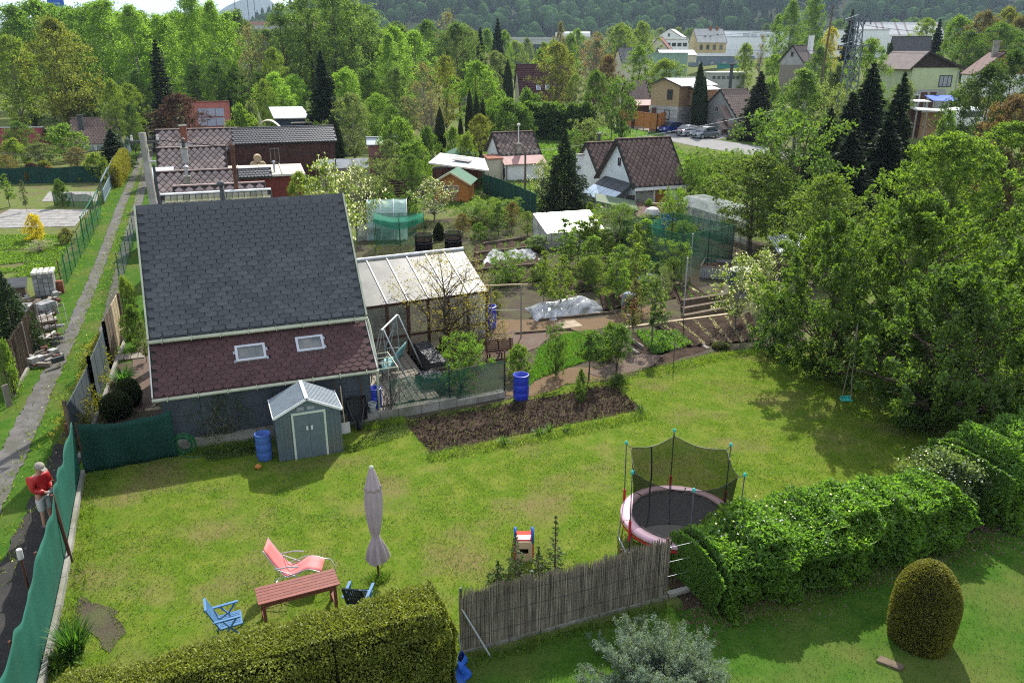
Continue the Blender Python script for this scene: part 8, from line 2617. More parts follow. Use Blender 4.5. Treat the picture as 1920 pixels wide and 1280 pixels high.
def haze():
 m,N,L,out=nodes_of('haze')
 v=N.new('ShaderNodeVolumePrincipled')
 v.inputs['Color'].default_value=(0.62,0.79,1.0,1)
 v.inputs['Density'].default_value=HAZE
 v.inputs['Anisotropy'].default_value=0.2
 L.new(v.outputs[0],out.inputs['Volume'])
 o=MB().box2((-4300,-80,-4),(4300,9300,640)).build('haze',m)
 tag(o,kind='stuff')
HAZE=0.00013
haze()
G1,G1b,G2,G3=(0.120,0.195,0.038),(0.135,0.225,0.038),(0.080,0.140,0.030),(0.050,0.090,0.025)
YV,YG,GY_,BR,PU=(0.150,0.165,0.036),(0.140,0.195,0.038),(0.125,0.160,0.075),(0.155,0.140,0.085),(0.060,0.030,0.034)
SPR,TH,AL=(0.022,0.042,0.020),(0.030,0.050,0.016),(0.080,0.125,0.040)
FOREST='tall trees of the woodland at the upper left'
wood=[('round',95,101,38,132,(0.105,0.118,0.03),'broad olive-yellow oak with forked dark trunk behind the brown roofed cabin',None),('fine',12,103,70,118,YG,'yellow-green tree at left edge beside the olive-yellow oak',None),('birch',400,112,2,74,G1,None,1),('birch',350,115,-14,78,G1,None,1),('birch',432,116,22,66,G1,None,1),('birch',245,121,10,84,G1,None,1),('birch',300,126,26,90,G1,None,1),('birch',205,125,0,96,G1,None,1),('birch',372,124,14,80,G1,None,1),('round',158,128,12,118,G2,None,2),('round',60,133,0,120,G2,None,2),('round',20,128,14,104,G2,None,2),('round',118,138,16,112,G2,None,2),('round',250,138,20,110,G2,None,2),('round',190,142,6,110,G2,None,2),('round',85,146,10,110,G2,None,2),('round',330,140,24,100,G2,None,2),('alder',532,118,8,74,AL,None,3),('alder',575,122,-24,86,AL,None,3),('alder',618,120,-30,90,AL,None,3),('alder',655,126,-12,84,AL,None,3),('alder',700,130,22,82,AL,None,3),('alder',596,134,-16,80,AL,None,3),('alder',548,130,4,80,AL,None,3),('alder',640,136,-10,80,AL,None,3),('alder',680,140,10,84,AL,None,3),('birch',742,128,48,74,G1,None,4),('birch',774,140,56,74,G1,None,4),('birch',722,118,62,60,G1,None,4),('sparse',462,111,52,66,BR,'pale leafless looking tree before the short viaduct stretch, left of two',None),('sparse',492,114,66,60,BR,'pale leafless looking tree before the short viaduct stretch, right of two',None),('fine',512,108,92,56,YG,'small yellow-green tree just below the short viaduct stretch',None),('alder',130,104,130,70,G3,None,5),('alder',165,106,140,66,G3,None,5),('alder',45,108,138,70,G3,None,5),('alder',400,104,110,60,G3,None,5),('alder',355,106,120,60,G3,None,5),('alder',255,104,130,56,G3,None,5),('alder',440,106,126,56,G3,None,5),('alder',475,105,134,56,G3,None,5),('fine',205,92,150,52,YG,'slim yellow-green tree between oak and narrow dark spruce, left one',None),('fine',238,95,158,58,YG,'slim yellow-green tree beside the narrow dark spruce, right one',None),('narrow',289,93,72,58,(0.016,0.026,0.016),'very dark narrow spruce standing before the pale green birches',None),('fine',333,78,178,112,PU,'purple leaved plum tree above the pink tiled cabins',None),('spruce',600,88,92,88,SPR,'tall dark spruce behind the white sheet roofed shed',None),('spruce',428,88,166,40,SPR,'small dark spruce right of the purple plum',None),('bush',446,80,202,60,G1,'bright shrub right of red roofed cabin',None),('bush',470,82,196,44,GY_,'greyish shrub beside the folded pale parasol',None),('round',512,102,138,74,G1b,'bright green tree left of the tall dark spruce',None),('round',552,106,142,58,G1b,'bright green tree directly left of the tall dark spruce trunk',None),('round',648,104,128,70,G1,'light green tree right of the tall dark spruce',None),('fine',492,98,150,50,YG,'yellowish young tree between small and tall spruce',None),]
GL={1:('pale fresh green birch in the wood behind the pink tiled cabins','pale birches of the upper left woodland'),2:('mid green broad tree in the woodland at the upper left corner','broad trees of the upper left woodland'),3:('tall grey-green alder in the grove right of the short viaduct stretch','alders left of the hill'),4:('light green birch at the right end of the alder grove','birches at the end of the alder grove'),5:('dark green understorey tree at the foot of the upper left woodland','understorey of the upper left woodland'),6:('light green valley tree in the band below the wooded hill','valley trees below the wooded hill'),7:('blossoming shrub in the lower middle gardens','blossoming shrubs'),8:('mid green tree on the rise at the upper right','trees on the right rise')}
for k,px,Y,yt,w,c,lab,g in wood:
 plant(k,px,Y,yt,w*(1.25 if k in('birch','alder')else 1.08 if k=='round' else 1),tuple(q*1.45 for q in c)if k in('birch','alder','round')else c,lab or GL[g][0],GL[g][1]if g else None)
rv=random.Random(21)
for i,px in enumerate(range(752,1130,24)):
 Y=205+rv.uniform(-25,60)
 plant(rv.choice(['birch','round','round']),px+rv.uniform(-8,8),Y,62+rv.uniform(-14,16)+(8 if px>1000 else 0),rv.uniform(38,56),rv.choice([G1,G1,YG,GY_]),GL[6][0],GL[6][1])
for i,px in enumerate(range(1120,1340,30)):
 plant('round',px,380+rv.uniform(-30,80),58+rv.uniform(-8,10),rv.uniform(30,44),rv.choice([G2,GY_]),'hazy green tree between the viaduct and the yellow house','hazy trees beyond the viaduct')
for px in range(1440,1960,34):
 plant(rv.choice(['round','alder']),px,400+rv.uniform(0,120),40+rv.uniform(-6,12),rv.uniform(34,50),rv.choice([G2,G3,AL]),'hazy dark tree behind the white roofed factory','hazy trees behind the factory')
for px in range(-40,900,60):
 plant('round',px,150+rv.uniform(0,20),20+rv.uniform(0,20)if px<450 else 40+rv.uniform(0,20),90,rv.choice([G2,AL]),'deep woodland tree behind the first rows at the upper left','rear rows of the upper left woodland')
many=[('sparse',843,170,24,62,BR,'tall bare pale crowned tree left of the distant dark spruces',None),('birch',868,185,44,50,G1,'light green birch beside tall bare tree in the distance',None),('spruce',900,178,50,40,SPR,'distant dark spruce, shorter of two above brick-pink roof',None),('spruce',933,172,32,52,SPR,'distant dark spruce, taller of two above brick-pink roof',None),('spruce',927,160,70,34,(0.03,0.05,0.03),'bluish small spruce in front of the taller distant spruce',None),('fine',1052,210,44,28,BR,'small round brownish tree before the white tank lorries',None),('sparse',1118,140,62,84,(0.17,0.11,0.085),'reddish bare crowned tree before the grey tiled far house',None),('fine',1140,136,106,60,(0.12,0.07,0.045),'copper leaved small tree before the grey tiled far house',None),('round',1165,210,46,66,YG,'yellowish round tree under the hill, left one of pair',None),('round',1205,215,44,60,YG,'yellowish round tree under the hill, right one of pair',None),('round',1200,138,88,66,G1,'bright green tree below the grey tiled far house',None),('round',1248,134,112,86,YG,'yellow-green wide tree above the plywood house',None),('fine',1046,138,82,92,YV,'olive-yellow open crowned tree above the maroon roof',None),('fine',1080,132,140,50,YG,'small yellowish tree right of the maroon roof',None),('round',1014,156,96,60,G1,'light green tree behind the maroon roof',None),('round',925,140,98,60,GY_,'greyish willow-like tree left of the maroon roof',None),('thuja',952,132,110,24,TH,'dark columnar thuja left of the maroon roof',None),('bush',990,112,170,60,G2,'green shrub under the maroon roof edge',None),('round',1118,104,132,62,G2,'round green tree at the right end of the bamboo-like hedge',None),('vase',1170,101,146,62,G2,'green vase shaped tree left of the orange fence',None),('fine',1150,106,156,44,AL,'narrow grey-green tree between the two round trees by the hedge',None),('round',893,101,118,104,G1b,'bright willow-green round tree in the picture centre behind the thujas',None),('fine',835,104,106,64,YV,'olive-brown young tree left of the bright round tree',None),('sparse',795,96,120,84,BR,'bare greyish tree left of centre behind the gardens',None),('sparse',806,88,170,60,BR,'bare greyish bushy tree lower left of centre',None),('thuja',880,92,166,20,TH,'dark column thuja, left one of close trio',None),('thuja',893,91,172,20,TH,'dark column thuja, middle one of close trio',None),('thuja',905,93,184,18,TH,'dark column thuja, right one of close trio',None),('thuja',824,86,200,24,TH,'dark column thuja standing alone left of the trio',None),('thuja',863,88,218,15,TH,'small dark column thuja just left of the trio',None),('bush',955,100,190,86,G2,'spreading dark green juniper-like shrub above the white cabin',None),('bush',935,104,180,50,G1,'leafy shrub behind the spreading dark shrub',None),('bush',985,100,205,46,G2,'low leafy shrub at the right of the spreading shrub',None),('fine',899,84,215,58,YV,'yellow-olive open shrub left of the white cabin',None),('spruce',902,72,278,26,(0.04,0.06,0.03),'small spruce beside the brown shed',None),('fine',655,78,176,90,GY_,'grey-green airy willow right of the clipped dark thuja',None),('thuja',622,76,214,40,TH,'dark dense thuja at the right end of the pantile roof',None),('bush',594,84,232,40,YG,'yellow-green shrub behind the dark dense thuja',None),('round',700,96,176,74,G1b,'bright green tree above the faded red shed',None),('fine',735,92,200,70,G2,'mid green tree right of the faded red shed',None),('round',690,108,128,70,G2,'mid green tree below the alder grove',None),('round',740,108,130,80,AL,'grey-green tree below the alder grove, right one',None),('bush',745,74,226,84,G1,'light green tall shrub in the middle of the gardens',None),('bush',775,68,268,84,G1,'leafy green shrub left of the brown shed',None),('fine',726,66,262,60,GY_,'airy greyish shrub in front of the faded red shed',None),('fine',770,60,290,60,G2,'dark leafed young tree left of the brown shed',None),('vase',712,58,300,60,GY_,'greyish vase shaped fruit bush before the brown slat fence',None),('bush',850,84,240,40,G1,'green shrub behind the lone thuja',None),('round',760,104,182,60,GY_,'pale greyish tree left of the lone thuja',None),('bush',800,80,240,46,G2,'green shrub at the foot of the lone thuja',None),('bush',875,76,250,44,YG,'yellowish shrub by the gazebo',None),('bush',910,66,330,40,G2,'green shrub by the dark screen fence',None),('blossom',610,42,300,128,YG,'large pale blossoming tree behind the slate roof ridge, left one',.25),('blossom',660,47,312,100,GY_,'large pale blossoming tree behind the slate roof ridge, right one',.3),('fine',560,44,322,70,YG,'yellow-green shrub behind the slate roof ridge',None),('vase',690,56,330,56,GY_,'greyish fruit bush left of the mint tunnel',None),('bush',730,54,362,40,G2,'green currant bush before slat fence, left one',None),('bush',765,54,362,40,G2,'green currant bush before slat fence, right one',None),('blossom',812,53,336,96,GY_,'white blossoming apple tree with pale trunk below the brown shed',.3),('vase',882,52,384,70,G1,'light green fruit bush before the orange playhouse',None),('vase',912,52,372,60,G1,'light green fruit bush right of the orange playhouse',None),('vase',950,52,372,60,G1,'light green fruit bush left of the dark garden spruce',None),('thuja',822,47,414,26,(0.045,0.06,0.018),'clipped dark thuja between the compost bins',None),('fine',866,48,400,40,(0.15,0.12,0.05),'bronze leaved shrub right of the compost bins',None),('young',934,48,376,42,G2,'upright leafy young tree behind the fleece beds',None),('fine',990,48,396,44,YG,'yellowish shrub left of the white greenhouse',None),('bush',898,47,418,40,G2,'dark green shrub behind the fleece beds',None),('fine',960,50,378,34,(0.14,0.11,0.05),'bronze young tree left of the white greenhouse',None),('bush',710,48,400,30,YG,'yellow-green shrub left of mint tunnel',None),('young',780,50,372,30,G1,'slim young tree right of the mint tunnel',None),('nearspruce',1060,55,238,128,(0.022,0.040,0.018),'dark dense garden spruce left of the steep gabled cabin',None),('blossom',1016,60,300,44,GY_,'pale blossoming tree before the white cabin wall',.2),('willow',1162,42,384,152,(0.105,0.165,0.045),'fine twigged willow-like tree left of the green fruit cage',None),('young',1085,41,410,60,G1,'young fruit tree before the white greenhouse',None),('young',1110,38,440,54,G1,'young fruit tree left of the willow-like tree',None),('young',1022,33.5,470,46,YG,'slim sapling before the plastic sheet, left one',None),('young',1052,33,474,46,YG,'slim sapling before the plastic sheet, right one',None),('young',1005,44,440,56,G1,'young leafy tree left of the white greenhouse',None),('vase',952,37.5,470,76,G1,'leafy bush tree right of the greenhouse roof',None),('fine',930,33,545,44,YV,'twiggy shrub at the greenhouse right end',None),('young',1233,29.2,492,66,(0.10,0.15,0.05),'young pear tree with trunk beside the planks, right one',None),('young',1192,29.5,520,40,(0.12,0.12,0.06),'thin half bare sapling left of the young pear tree',None),('young',1206,33,520,40,G1,'thin sapling behind the bending person',None),('vase',1270,38,450,70,G1,'green fruit bush left of the net cage',None),('bush',1225,42,452,60,GY_,'greyish fruit bush right of willow-like tree',None),('bush',1280,46,415,60,YG,'yellow-green climber beside the clear tunnel',None),('vase',1140,44,430,60,G1,'green bush beside the white cold frame',None),('bush',972,25.8,646,56,G1,'rounded green shrub directly behind the deep blue barrel',None),('vase',1044,25.6,612,50,G2,'narrow dense upright shrub right of the deep blue barrel',None),('bush',1148,27.2,606,54,G2,'green currant bush at the woodchip path bend',None),('bush',1090,23.6,775-82,26,G2,'small green plant at dug plot rear edge',None),('bush',1160,25,700,34,G2,'small green shrub at the dug plot right corner',None),('ball',1352,28.5,640,34,(0.085,0.10,0.03),'small bronze-green boxwood at the lawn edge',None),('bush',1464,27.8,556,88,(0.040,0.085,0.025),'dark green dense shrub at the lawn corner by the big tree',None),('blossom',1392,31,480,110,YG,'white blossoming apple tree beside dark dense shrub',.45),('blossom',1440,33,470,90,YG,'white blossoming apple tree behind dark dense shrub',.45),('bush',1180,33.5,552,34,YG,'strawberry-green plant near the bending person',None),('round',1425,44,292,190,(0.095,0.135,0.030),'large olive-green multi-stemmed tree above the green fruit cage',None),('vase',1490,46,212,190,(0.085,0.145,0.035),'tall leafy green tree between the olive tree and dark conifers',None),('round',1555,37,330,190,(0.10,0.15,0.030),'olive-green tree behind the big near tree, left side',None),('vase',1330,62,285,70,G1,'light green shrub before the lane, left one',None),('vase',1380,66,280,60,G1,'light green shrub before the lane, right one',None),('vase',1300,56,300,60,G2,'green shrub right of the steep gabled cabin',None),('bush',1345,54,330,80,G1,'wide green shrub right of steep gabled cabin',None),('vase',1310,78,276,50,G1,'light green shrub at road edge, beyond the gabled cabin',None),('vase',1355,76,282,50,G1b,'bright green shrub at road edge, between two taller shrubs',None),('bush',1300,70,296,60,G1b,'bright green low shrub behind the steep gabled cabin',None),('bush',1400,72,292,70,G1,'light green low shrub before the road, rightmost',None),('vase',1110,80,222,70,GY_,'airy greyish fruit tree above the garden spruce',None),('vase',1080,74,245,50,G2,'leafy fruit tree right of the white cabin',None),('fine',1023,118,200,15,(0.2,0.1,0.09),'tiny reddish young tree on the grassy slope',None),('birch',1500,66,128,120,(0.105,0.170,0.050),'tall pale green tree beside the concrete pole on the right',None),('vase',1560,72,160,80,GY_,'pale leafy tree right of the concrete pole',None),('spruce',1428,104,132,84,(0.035,0.04,0.018),'dark bronze conifer left of the tall pale green tree',None),('spruce',1600,62,170,130,(0.018,0.032,0.016),'very dark conifer left of centre in the right conifer group',None),('spruce',1640,66,115,130,(0.018,0.034,0.016),'very dark conifer in the middle of the right conifer group',None),('spruce',1698,60,132,110,(0.022,0.042,0.018),'pointed dark spruce right of the conifer group',None),('spruce',1560,58,200,120,(0.020,0.034,0.016),'dark conifer at the left end of the conifer group',None),('spruce',1670,55,215,150,(0.020,0.034,0.016),'low dark conifer in front of the conifer group',None),('spruce',1600,52,240,140,(0.018,0.030,0.014),'low very dark conifer in front at left',None),('round',1640,96,76,96,G1,'bright green tree behind the dark conifers',None),('round',1700,90,150,60,GY_,'greyish tree left of the lime green house',None),('round',1862,62,126,150,(0.045,0.075,0.025),'dark leafy tree at the right edge below the lime green house',None),('round',1915,80,96,110,G3,'dark leafy tree hiding the brick cabin at the right edge',None),('fine',1905,50,180,120,(0.12,0.08,0.055),'brownish twiggy tree at the right picture edge',None),('fine',1890,46,290,90,(0.10,0.075,0.05),'brown twiggy shrub below the right edge tree',None),('bush',1780,70,215,50,G1,'light green shrub before the wood store',None),('bush',1800,96,170,56,G1,'green shrub against the lime green house wall',None),('bush',1740,64,262,60,G1,'light green shrub above the big round bushy tree, left',None),('bush',1810,62,258,70,GY_,'greyish shrub above the big round bushy tree, right',None),('fine',1830,95,160,40,(0.05,0.05,0.025),'dark twiggy shrub at lime house corner',None),('birch',1492,180,0,66,G1,'tall light birch before the hill, left of slim dark mast',None),('birch',1528,186,-12,60,G1,'tall light birch before the hill, right of slim dark mast',None),('birch',1462,190,26,44,G1,'smaller light birch left of the tall birches',None),('round',1560,172,52,40,(0.32,0.28,0.03),'bright yellow leaved tree beside the tall birches',None),('spruce',1600,190,16,50,SPR,'dark wide conifer behind the lattice pylon',None),('round',1505,128,100,80,G1,'bright green tree around the narrow grey cabin',None),('round',1455,140,104,60,G1,'bright green tree left of the narrow grey cabin',None),('round',1400,165,82,44,YG,'slim yellow-green tree before the grey hall',None),('sparse',1430,200,66,26,BR,'bare slim tree before the grey hall',None),('round',1540,116,90,70,G2,'green tree right of the narrow grey cabin',None),('bush',1445,118,150,66,G1,'green shrubs below the narrow grey cabin',None),('bush',1572,105,128,60,GY_,'greyish shrub at the pylon foot',None),('spruce',1764,148,34,44,SPR,'dark spruce beside the black roofed cabin',None),('round',1738,190,36,60,YG,'pale yellowish tree before the white factory roof',None),('round',1800,150,30,66,G1,'fresh green tree right of the dark spruce',None),('round',1820,128,60,90,G2,None,8),('round',1870,126,44,96,G2,None,8),('round',1905,130,60,80,G2,None,8),('round',1850,145,24,86,(0.12,0.10,0.05),'bronze leaved tree on the rise at the upper right',None),('round',1890,150,16,70,YV,'olive-yellow tree on the rise at the upper right',None),('round',1925,135,30,70,(0.10,0.085,0.045),'brownish tree at the upper right edge',None),('bush',1865,112,108,40,(0.42,0.34,0.03),'bright yellow flowering shrub left of the brick cabin',None),('thuja',1672,146,78,22,TH,'dark clipped thuja left of the black roofed cabin',None),('bush',1840,112,120,50,G3,'dark hedge shrub right of lime green house',None),('thuja',1315,113,114,30,(0.024,0.046,0.016),'tall dark columnar thuja between plywood house and stepped cabin',None),('thuja',1322,114.5,140,22,(0.024,0.046,0.016),'second slimmer thuja behind the tall columnar one',None),('bush',115,84,236,80,G1,'bright green round shrub left below the brown roofed cabin',None),('round',30,84,228,60,G2,'dark green small conifer-like tree by the red sided cabin',None),('fine',140,76,276,58,(0.17,0.14,0.09),'pale brown twiggy shrub in the left garden',None),('spruce',206,78,240,70,(0.028,0.055,0.02),'broad dark green shrub right of the brown roofed cabin',None),('round',240,84,196,40,G3,'dark tree between the lane and broad dark shrub',None),('bush',178,70,288,56,YG,'bright yellow-green shrub behind the dark netting',None),('ball',80,72,300,24,YV,'yellow clipped ball shrub in the left garden',None),('ball',56,71,304,26,(0.05,0.022,0.028),'dark purple clipped ball shrub in the left garden',None),('ball',35,70,318,16,YV,'low yellow-green cushion shrub before netting, left',None),('ball',48,69,316,12,(0.22,0.15,0.08),'small tan clipped cube-like shrub before netting',None),('bush',90,70,312,24,(0.2,0.09,0.06),'small reddish shrub before the dark netting',None),('fine',10,74,290,50,(0.16,0.13,0.05),'tawny shrub at the left edge of the garden',None),('fine',70,80,268,70,GY_,'greyish airy shrub in the left garden',None),('bush',20,80,262,60,YG,'yellow-green shrub at the left picture edge',None),('young',6,58,326,30,G1,'tiny young tree with bare stem at the left edge',None),('young',38,56,336,14,(0.08,0.09,0.05),'thin dark clipped sapling on the left lawn',None),('bush',108,58,338,26,G2,'dark leafy potted shrubs on the left lawn',None),('bush',60,47,402,40,(0.42,0.34,0.02),'bright yellow shrub beside the paved yard',None),('bush',120,46,428,30,(0.12,0.12,0.05),'low brownish shrub beside the mesh fence',None),('nearspruce',0,28,505,112,(0.030,0.060,0.020),'dark green conifer at the left edge beside the material pile',None),('bush',4,24,640,36,G1,'bright green shrub below the left edge conifer',None),('sparse',70,44,448,50,(0.4,0.38,0.34),'small pale dead shrub on the left wild lawn',None),('bush',230,31,520,36,YG,'yellowish shrub at the lane corner left of slate cabin',None),('bush',244,28.5,575,50,G2,'green shrub beside the slate cabin wall',None),('bush',222,33,590,40,G3,'dark shrub behind the brown board fence',None),('fine',262,27,600,30,GY_,'twiggy plant at the slate cabin wall',None),('ball',212,22.3,732,54,(0.035,0.055,0.022),'dark rounded shrub beside the crazy paved path, nearer one',None),('ball',236,23.2,706,46,(0.040,0.065,0.025),'dark rounded shrub beside the crazy paved path, farther one',None),]
for row in many:
 k,px,Y,yt,w,c,lab,g=row
 bl=g if isinstance(g,float)else None
 gg=GL[g]if isinstance(g,int)else None
 plant(k,px,Y,yt,w,c,lab or gg[0],gg[1]if gg else None,blossom=bl)
a,b=A(985,228,106),A(1105,228,104)
hedge_box('tall_hedge','tall loose green hedge in the distance below the maroon roof',[(a.x,106),(b.x,104)],3.0,4.4,9000,.42,G2,3,wob=.35,depth=.4)
pa,pb=P(218,352),P(238,318)
hedge_box('clipped_hedge','yellow clipped hedge beside the blue-grey panel gate',[tuple(pa)[:2],tuple(pa.lerp(pb,.5))[:2],tuple(pb)[:2]],.9,2.0,9000,.14,(0.21,0.20,0.025),4,ltype='needle',heights=[1.9,2.0,2.1],wob=.06)
ln=[Vector((-12.25,19.9,0)),P(166,765),P(184,700),P(196,655)]
hedge_box('fence_growth','yellow-green straggling spindle hedge along the patched fence',[tuple(p)[:2]for p in ln],.55,.85,6500,.075,(0.16,0.16,0.03),5,wob=.22,depth=.12,heights=[.6,.9,1.0,.8])
def big_tree(label,x,y,H,R,seed,col,nc,nl,leaf,h0,cr,droop,limbs,prof=prof_round,surf=.45,twigs=2,stems=1,z=0,lean=.05,trunk_r=None,sx=1.0,shoot=.62):
 tm,cm=decid(seed,H,R,h0,prof,nc,nl,leaf,cr,limbs,droop=droop,surf=surf,twigs=twigs,stems=stems,lean=lean,aspect=.5,trunk_r=trunk_r,shoot=shoot)
 o=thing('leafy_tree',label,'tree',(x,y,z),.4)
 o.scale=(sx,1,1)
 as_obj('trunk',tm,o);as_obj('crown',cm,o,col)
 return o
big_tree('big leafy hornbeam-like tree with swing shading the right of the lawn',12.7,21.6,4.8,2.7,5,(0.08,0.14,0.024),340,115,.12,.06,.13,.25,90,surf=.4,trunk_r=.17)
big_tree('tall leafy tree forming the top of the near crown on the right',13.6,26.2,5.85,3.0,6,(0.10,0.165,0.026),330,110,.13,.12,.13,.2,80,surf=.4,trunk_r=.17)
big_tree('leafy tree behind the swing forming left part of the near crown',10.9,25.6,5.4,2.4,8,(0.09,0.150,0.026),250,110,.12,.04,.14,.22,60,surf=.42)
big_tree('leafy tree rising behind the big swing tree near right edge',17.6,25.0,5.9,2.9,9,(0.10,0.165,0.028),300,100,.125,.12,.13,.22,60,surf=.42)
b=A(1762,420,41)
big_tree('big dense round bushy tree with yellow-green top on the right',b.x,41,6.55,3.6,12,(0.125,0.20,0.032),520,85,.14,.04,.12,-.1,60,shoot=.25,prof=lambda t:(1-t**3.0)**.5*(.85+.15*math.sin(PI*t)),surf=.3,stems=3)
b=A(1868,420,47)
big_tree('second round bushy tree overlapping the big dense one on its right',b.x,47,6.6,3.0,13,(0.12,0.195,0.032),340,80,.14,.04,.14,-.1,40,shoot=.25,prof=lambda t:(1-t**3.0)**.5*(.85+.15*math.sin(PI*t)),surf=.3,stems=3)
tm,cm=decid(31,3.9,2.1,.32,prof_round,110,26,.075,.22,42,surf=.6,twigs=4,lean=.06,trunk_r=.085,bark='bark',aspect=.4)
o=thing('bare_tree','almost bare crooked tree with yellowish buds before the greenhouse','tree',(-2.35,27.6,0),.4);as_obj('trunk',tm,o);as_obj('crown',cm,o,(0.24,0.20,0.05))
tm,cm=decid(33,2.1,1.5,.1,prof_dome,90,22,.07,.24,50,surf=.55,twigs=3,stems=4,bark='bark')
o=thing('bare_shrub','tangled nearly bare shrub in front of greenhouse panes','shrub',(-1.6,27.9,0),.4);as_obj('stem',tm,o);as_obj('foliage',cm,o,(0.15,0.13,0.05))
tm,cm=decid(35,1.75,.85,.08,prof_vase,110,55,.085,.2,26,stems=5,aspect=.28,droop=-.2)
o=thing('feathery_shrub','feathery bright green shrub rising behind the green shade fence','shrub',(-1.7,24.5,0),.4);as_obj('stem',tm,o);as_obj('foliage',cm,o,(0.12,0.21,0.035))
tm,cm=decid(37,1.75,.55,.45,prof_round,60,40,.07,.3,16,trunk_r=.03)
o=thing('standard_shrub','small round standard shrub on thin stem beside woodchip path','shrub',tuple(P(1103,712)),.4);as_obj('stem',tm,o);as_obj('foliage',cm,o,G2)
tm,cm=decid(38,1.75,.55,.4,prof_round,60,40,.07,.3,16,trunk_r=.03,stems=2)
o=thing('standard_shrub','small forked fruit bush on two stems left of the young pear tree','shrub',tuple(P(1156,700)),.4);as_obj('stem',tm,o);as_obj('foliage',cm,o,G2)
hedge_box('cedar_hedge','broad clipped golden-brown cedar hedge at the bottom of the picture',[bnd(-.5,-.35),bnd(-2.4,-.45),bnd(-4.8,-.35),bnd(-7.6,-.3)],1.25,1.72,95000,.062,(0.185,0.21,0.036),6,aspect=.45,ltype='needle',wob=.12,depth=.10,heights=[1.62,1.72,1.70,1.45],round_=.18,up=.9)
hedge_box('laurel_hedge','long loose laurel hedge with bright leaf tips right of the trampoline',[bnd(5.2,-.1),bnd(7.2,-.12),bnd(9.4,-.08),bnd(11.6,-.05)],1.85,1.95,62000,.115,(0.115,0.22,0.036),7,wob=.2,depth=.22,heights=[1.42,1.45,1.45,1.42],aspect=.42,edge_bottom=.08,up=.7)
hedge_box('laurel_hedge','taller laurel bush continuing hedge at the right picture edge',[bnd(13.1,.25),bnd(17.0,.3)],1.9,1.85,32000,.115,(0.11,0.21,0.036),8,wob=.25,depth=.22,aspect=.42,up=.7)
tm,cm=decid(41,1.65,1.0,.06,prof_dome,130,60,.085,.22,30,stems=4)
p=bnd(12.2,.35)
o=thing('viburnum','pale flowering shrub in the gap of the laurel hedge','shrub',(p[0],p[1],0),.4);as_obj('stem',tm,o);as_obj('foliage',cm,o,(0.115,0.165,0.07))
rng=np.random.default_rng(7)
for k,(s,off,n)in enumerate(((6.6,.0,110),(8.4,-.2,70),(12.2,.3,220))):
 p=bnd(s,off)
 pos=np.column_stack([p[0]+rng.normal(size=n)*.5,p[1]+rng.normal(size=n)*.35,1.38+rng.normal(size=n)*.16])
 V,F=leaf_geo(rng,pos,.05,.9,bias=(0,-.3,.5))
 tag(as_obj('white_flowers',np_mesh('white_flowers',V,F,M['petal']),color=(.75,.74,.70)),kind='stuff')
topi=lambda t:.60*(1-max(0,(t-.55)/.45)**2.3)**.5*(.86+.14*math.sin(PI*min(1,t*1.0+.12)))
m_,c_=shell_plant(51,1.74,topi,34000,.045,.05,aspect=.5,up=.6,wob=.015,cfac=.90)
o=thing('topiary','egg shaped clipped golden yew standing on the shaded lawn','topiary',(7.80,12.5,0),0);as_obj('trunk',m_,o);as_obj('crown',c_,o,(0.165,0.16,0.028))
def blue_spruce():
 rng=np.random.default_rng(61);rnd=random.Random(61)
 o=thing('blue_spruce','spreading silvery blue dwarf spruce at the bottom edge','spruce',(2.55,11.15,0),0)
 tubes,pos,dirs=[],[],[]
 for i in range(95):
  a=rnd.uniform(0,2*PI);el=rnd.uniform(.05,1.35);L_=rnd.uniform(.85,1.5)*(1.05-.18*el)
  d=Vector((math.cos(a)*math.cos(el),math.sin(a)*math.cos(el),math.sin(el)*.80))
  s=Vector((0,0,.12));e=s+d*L_
  mid=s.lerp(e,.55)+Vector((0,0,-.08))
  tubes.append(([s,mid,e],[.018,.012,.005]))
  for q in range(11):
   c=mid.lerp(e,q/10)+Vector((rnd.gauss(0,.06),rnd.gauss(0,.06),rnd.gauss(0,.05)))
   dd=(d+Vector((rnd.gauss(0,.6),rnd.gauss(0,.6),rnd.gauss(.2,.5)))).normalized()*.13
   for z in range(46):
    t=rnd.random();pp=c+dd*t
    pos.append(tuple(pp+Vector((rnd.gauss(0,.03),rnd.gauss(0,.03),rnd.gauss(0,.03)))));dirs.append(tuple(dd*5+Vector((rnd.gauss(0,.8),rnd.gauss(0,.8),rnd.gauss(0.2,.8)))))
 as_obj('trunk',tube_geo_mesh('trunk',tubes,M['bark'],4),o)
 V,F=leaf_geo(rng,np.array(pos),.05,.34,dirs=np.array(dirs),spread=.3)
 as_obj('crown',np_mesh('crown',V,F,M['needle']),o,(0.15,0.20,0.165))
blue_spruce()
for k,(px,py,h_,lab)in enumerate(((967,1085,1.15,'thin spruce sapling in front of the toddler slide'),(1040,1075,1.45,'tallest thin spruce sapling right of the toddler slide'),(1009,1080,.75,'short spruce sapling between the two taller ones'),(934,1092,.55,'smallest spruce sapling left of the toddler slide'))):
 p=P(px,py);tm,cm=spruce(70+k,h_,.30,.075,11,6,13,sag=-.25,h0=.03)
 o=thing('spruce_sapling',lab,'sapling',(p.x,p.y,0),k);as_obj('trunk',tm,o);as_obj('crown',cm,o,(0.075,0.125,0.035))
p=P(140,1225);tuft('lily_clump',p.x,p.y,260,.72,.035,(0.055,0.135,0.030),'lush clump of long strap leaves inside the green net fence',seed=2,spread=.62,r=.18)
p=P(115,1245);tuft('weed_clump',p.x,p.y,120,.35,.05,(0.09,0.17,0.03),'low weed clump left of the strap leaved clump',seed=3,spread=1.0,r=.25)
p=P(232,718);tuft('hosta_clump',p.x,p.y,130,.62,.075,(0.07,0.17,0.04),'broad leaved green clump beside the slate cabin path',seed=4,spread=.95,r=.15)
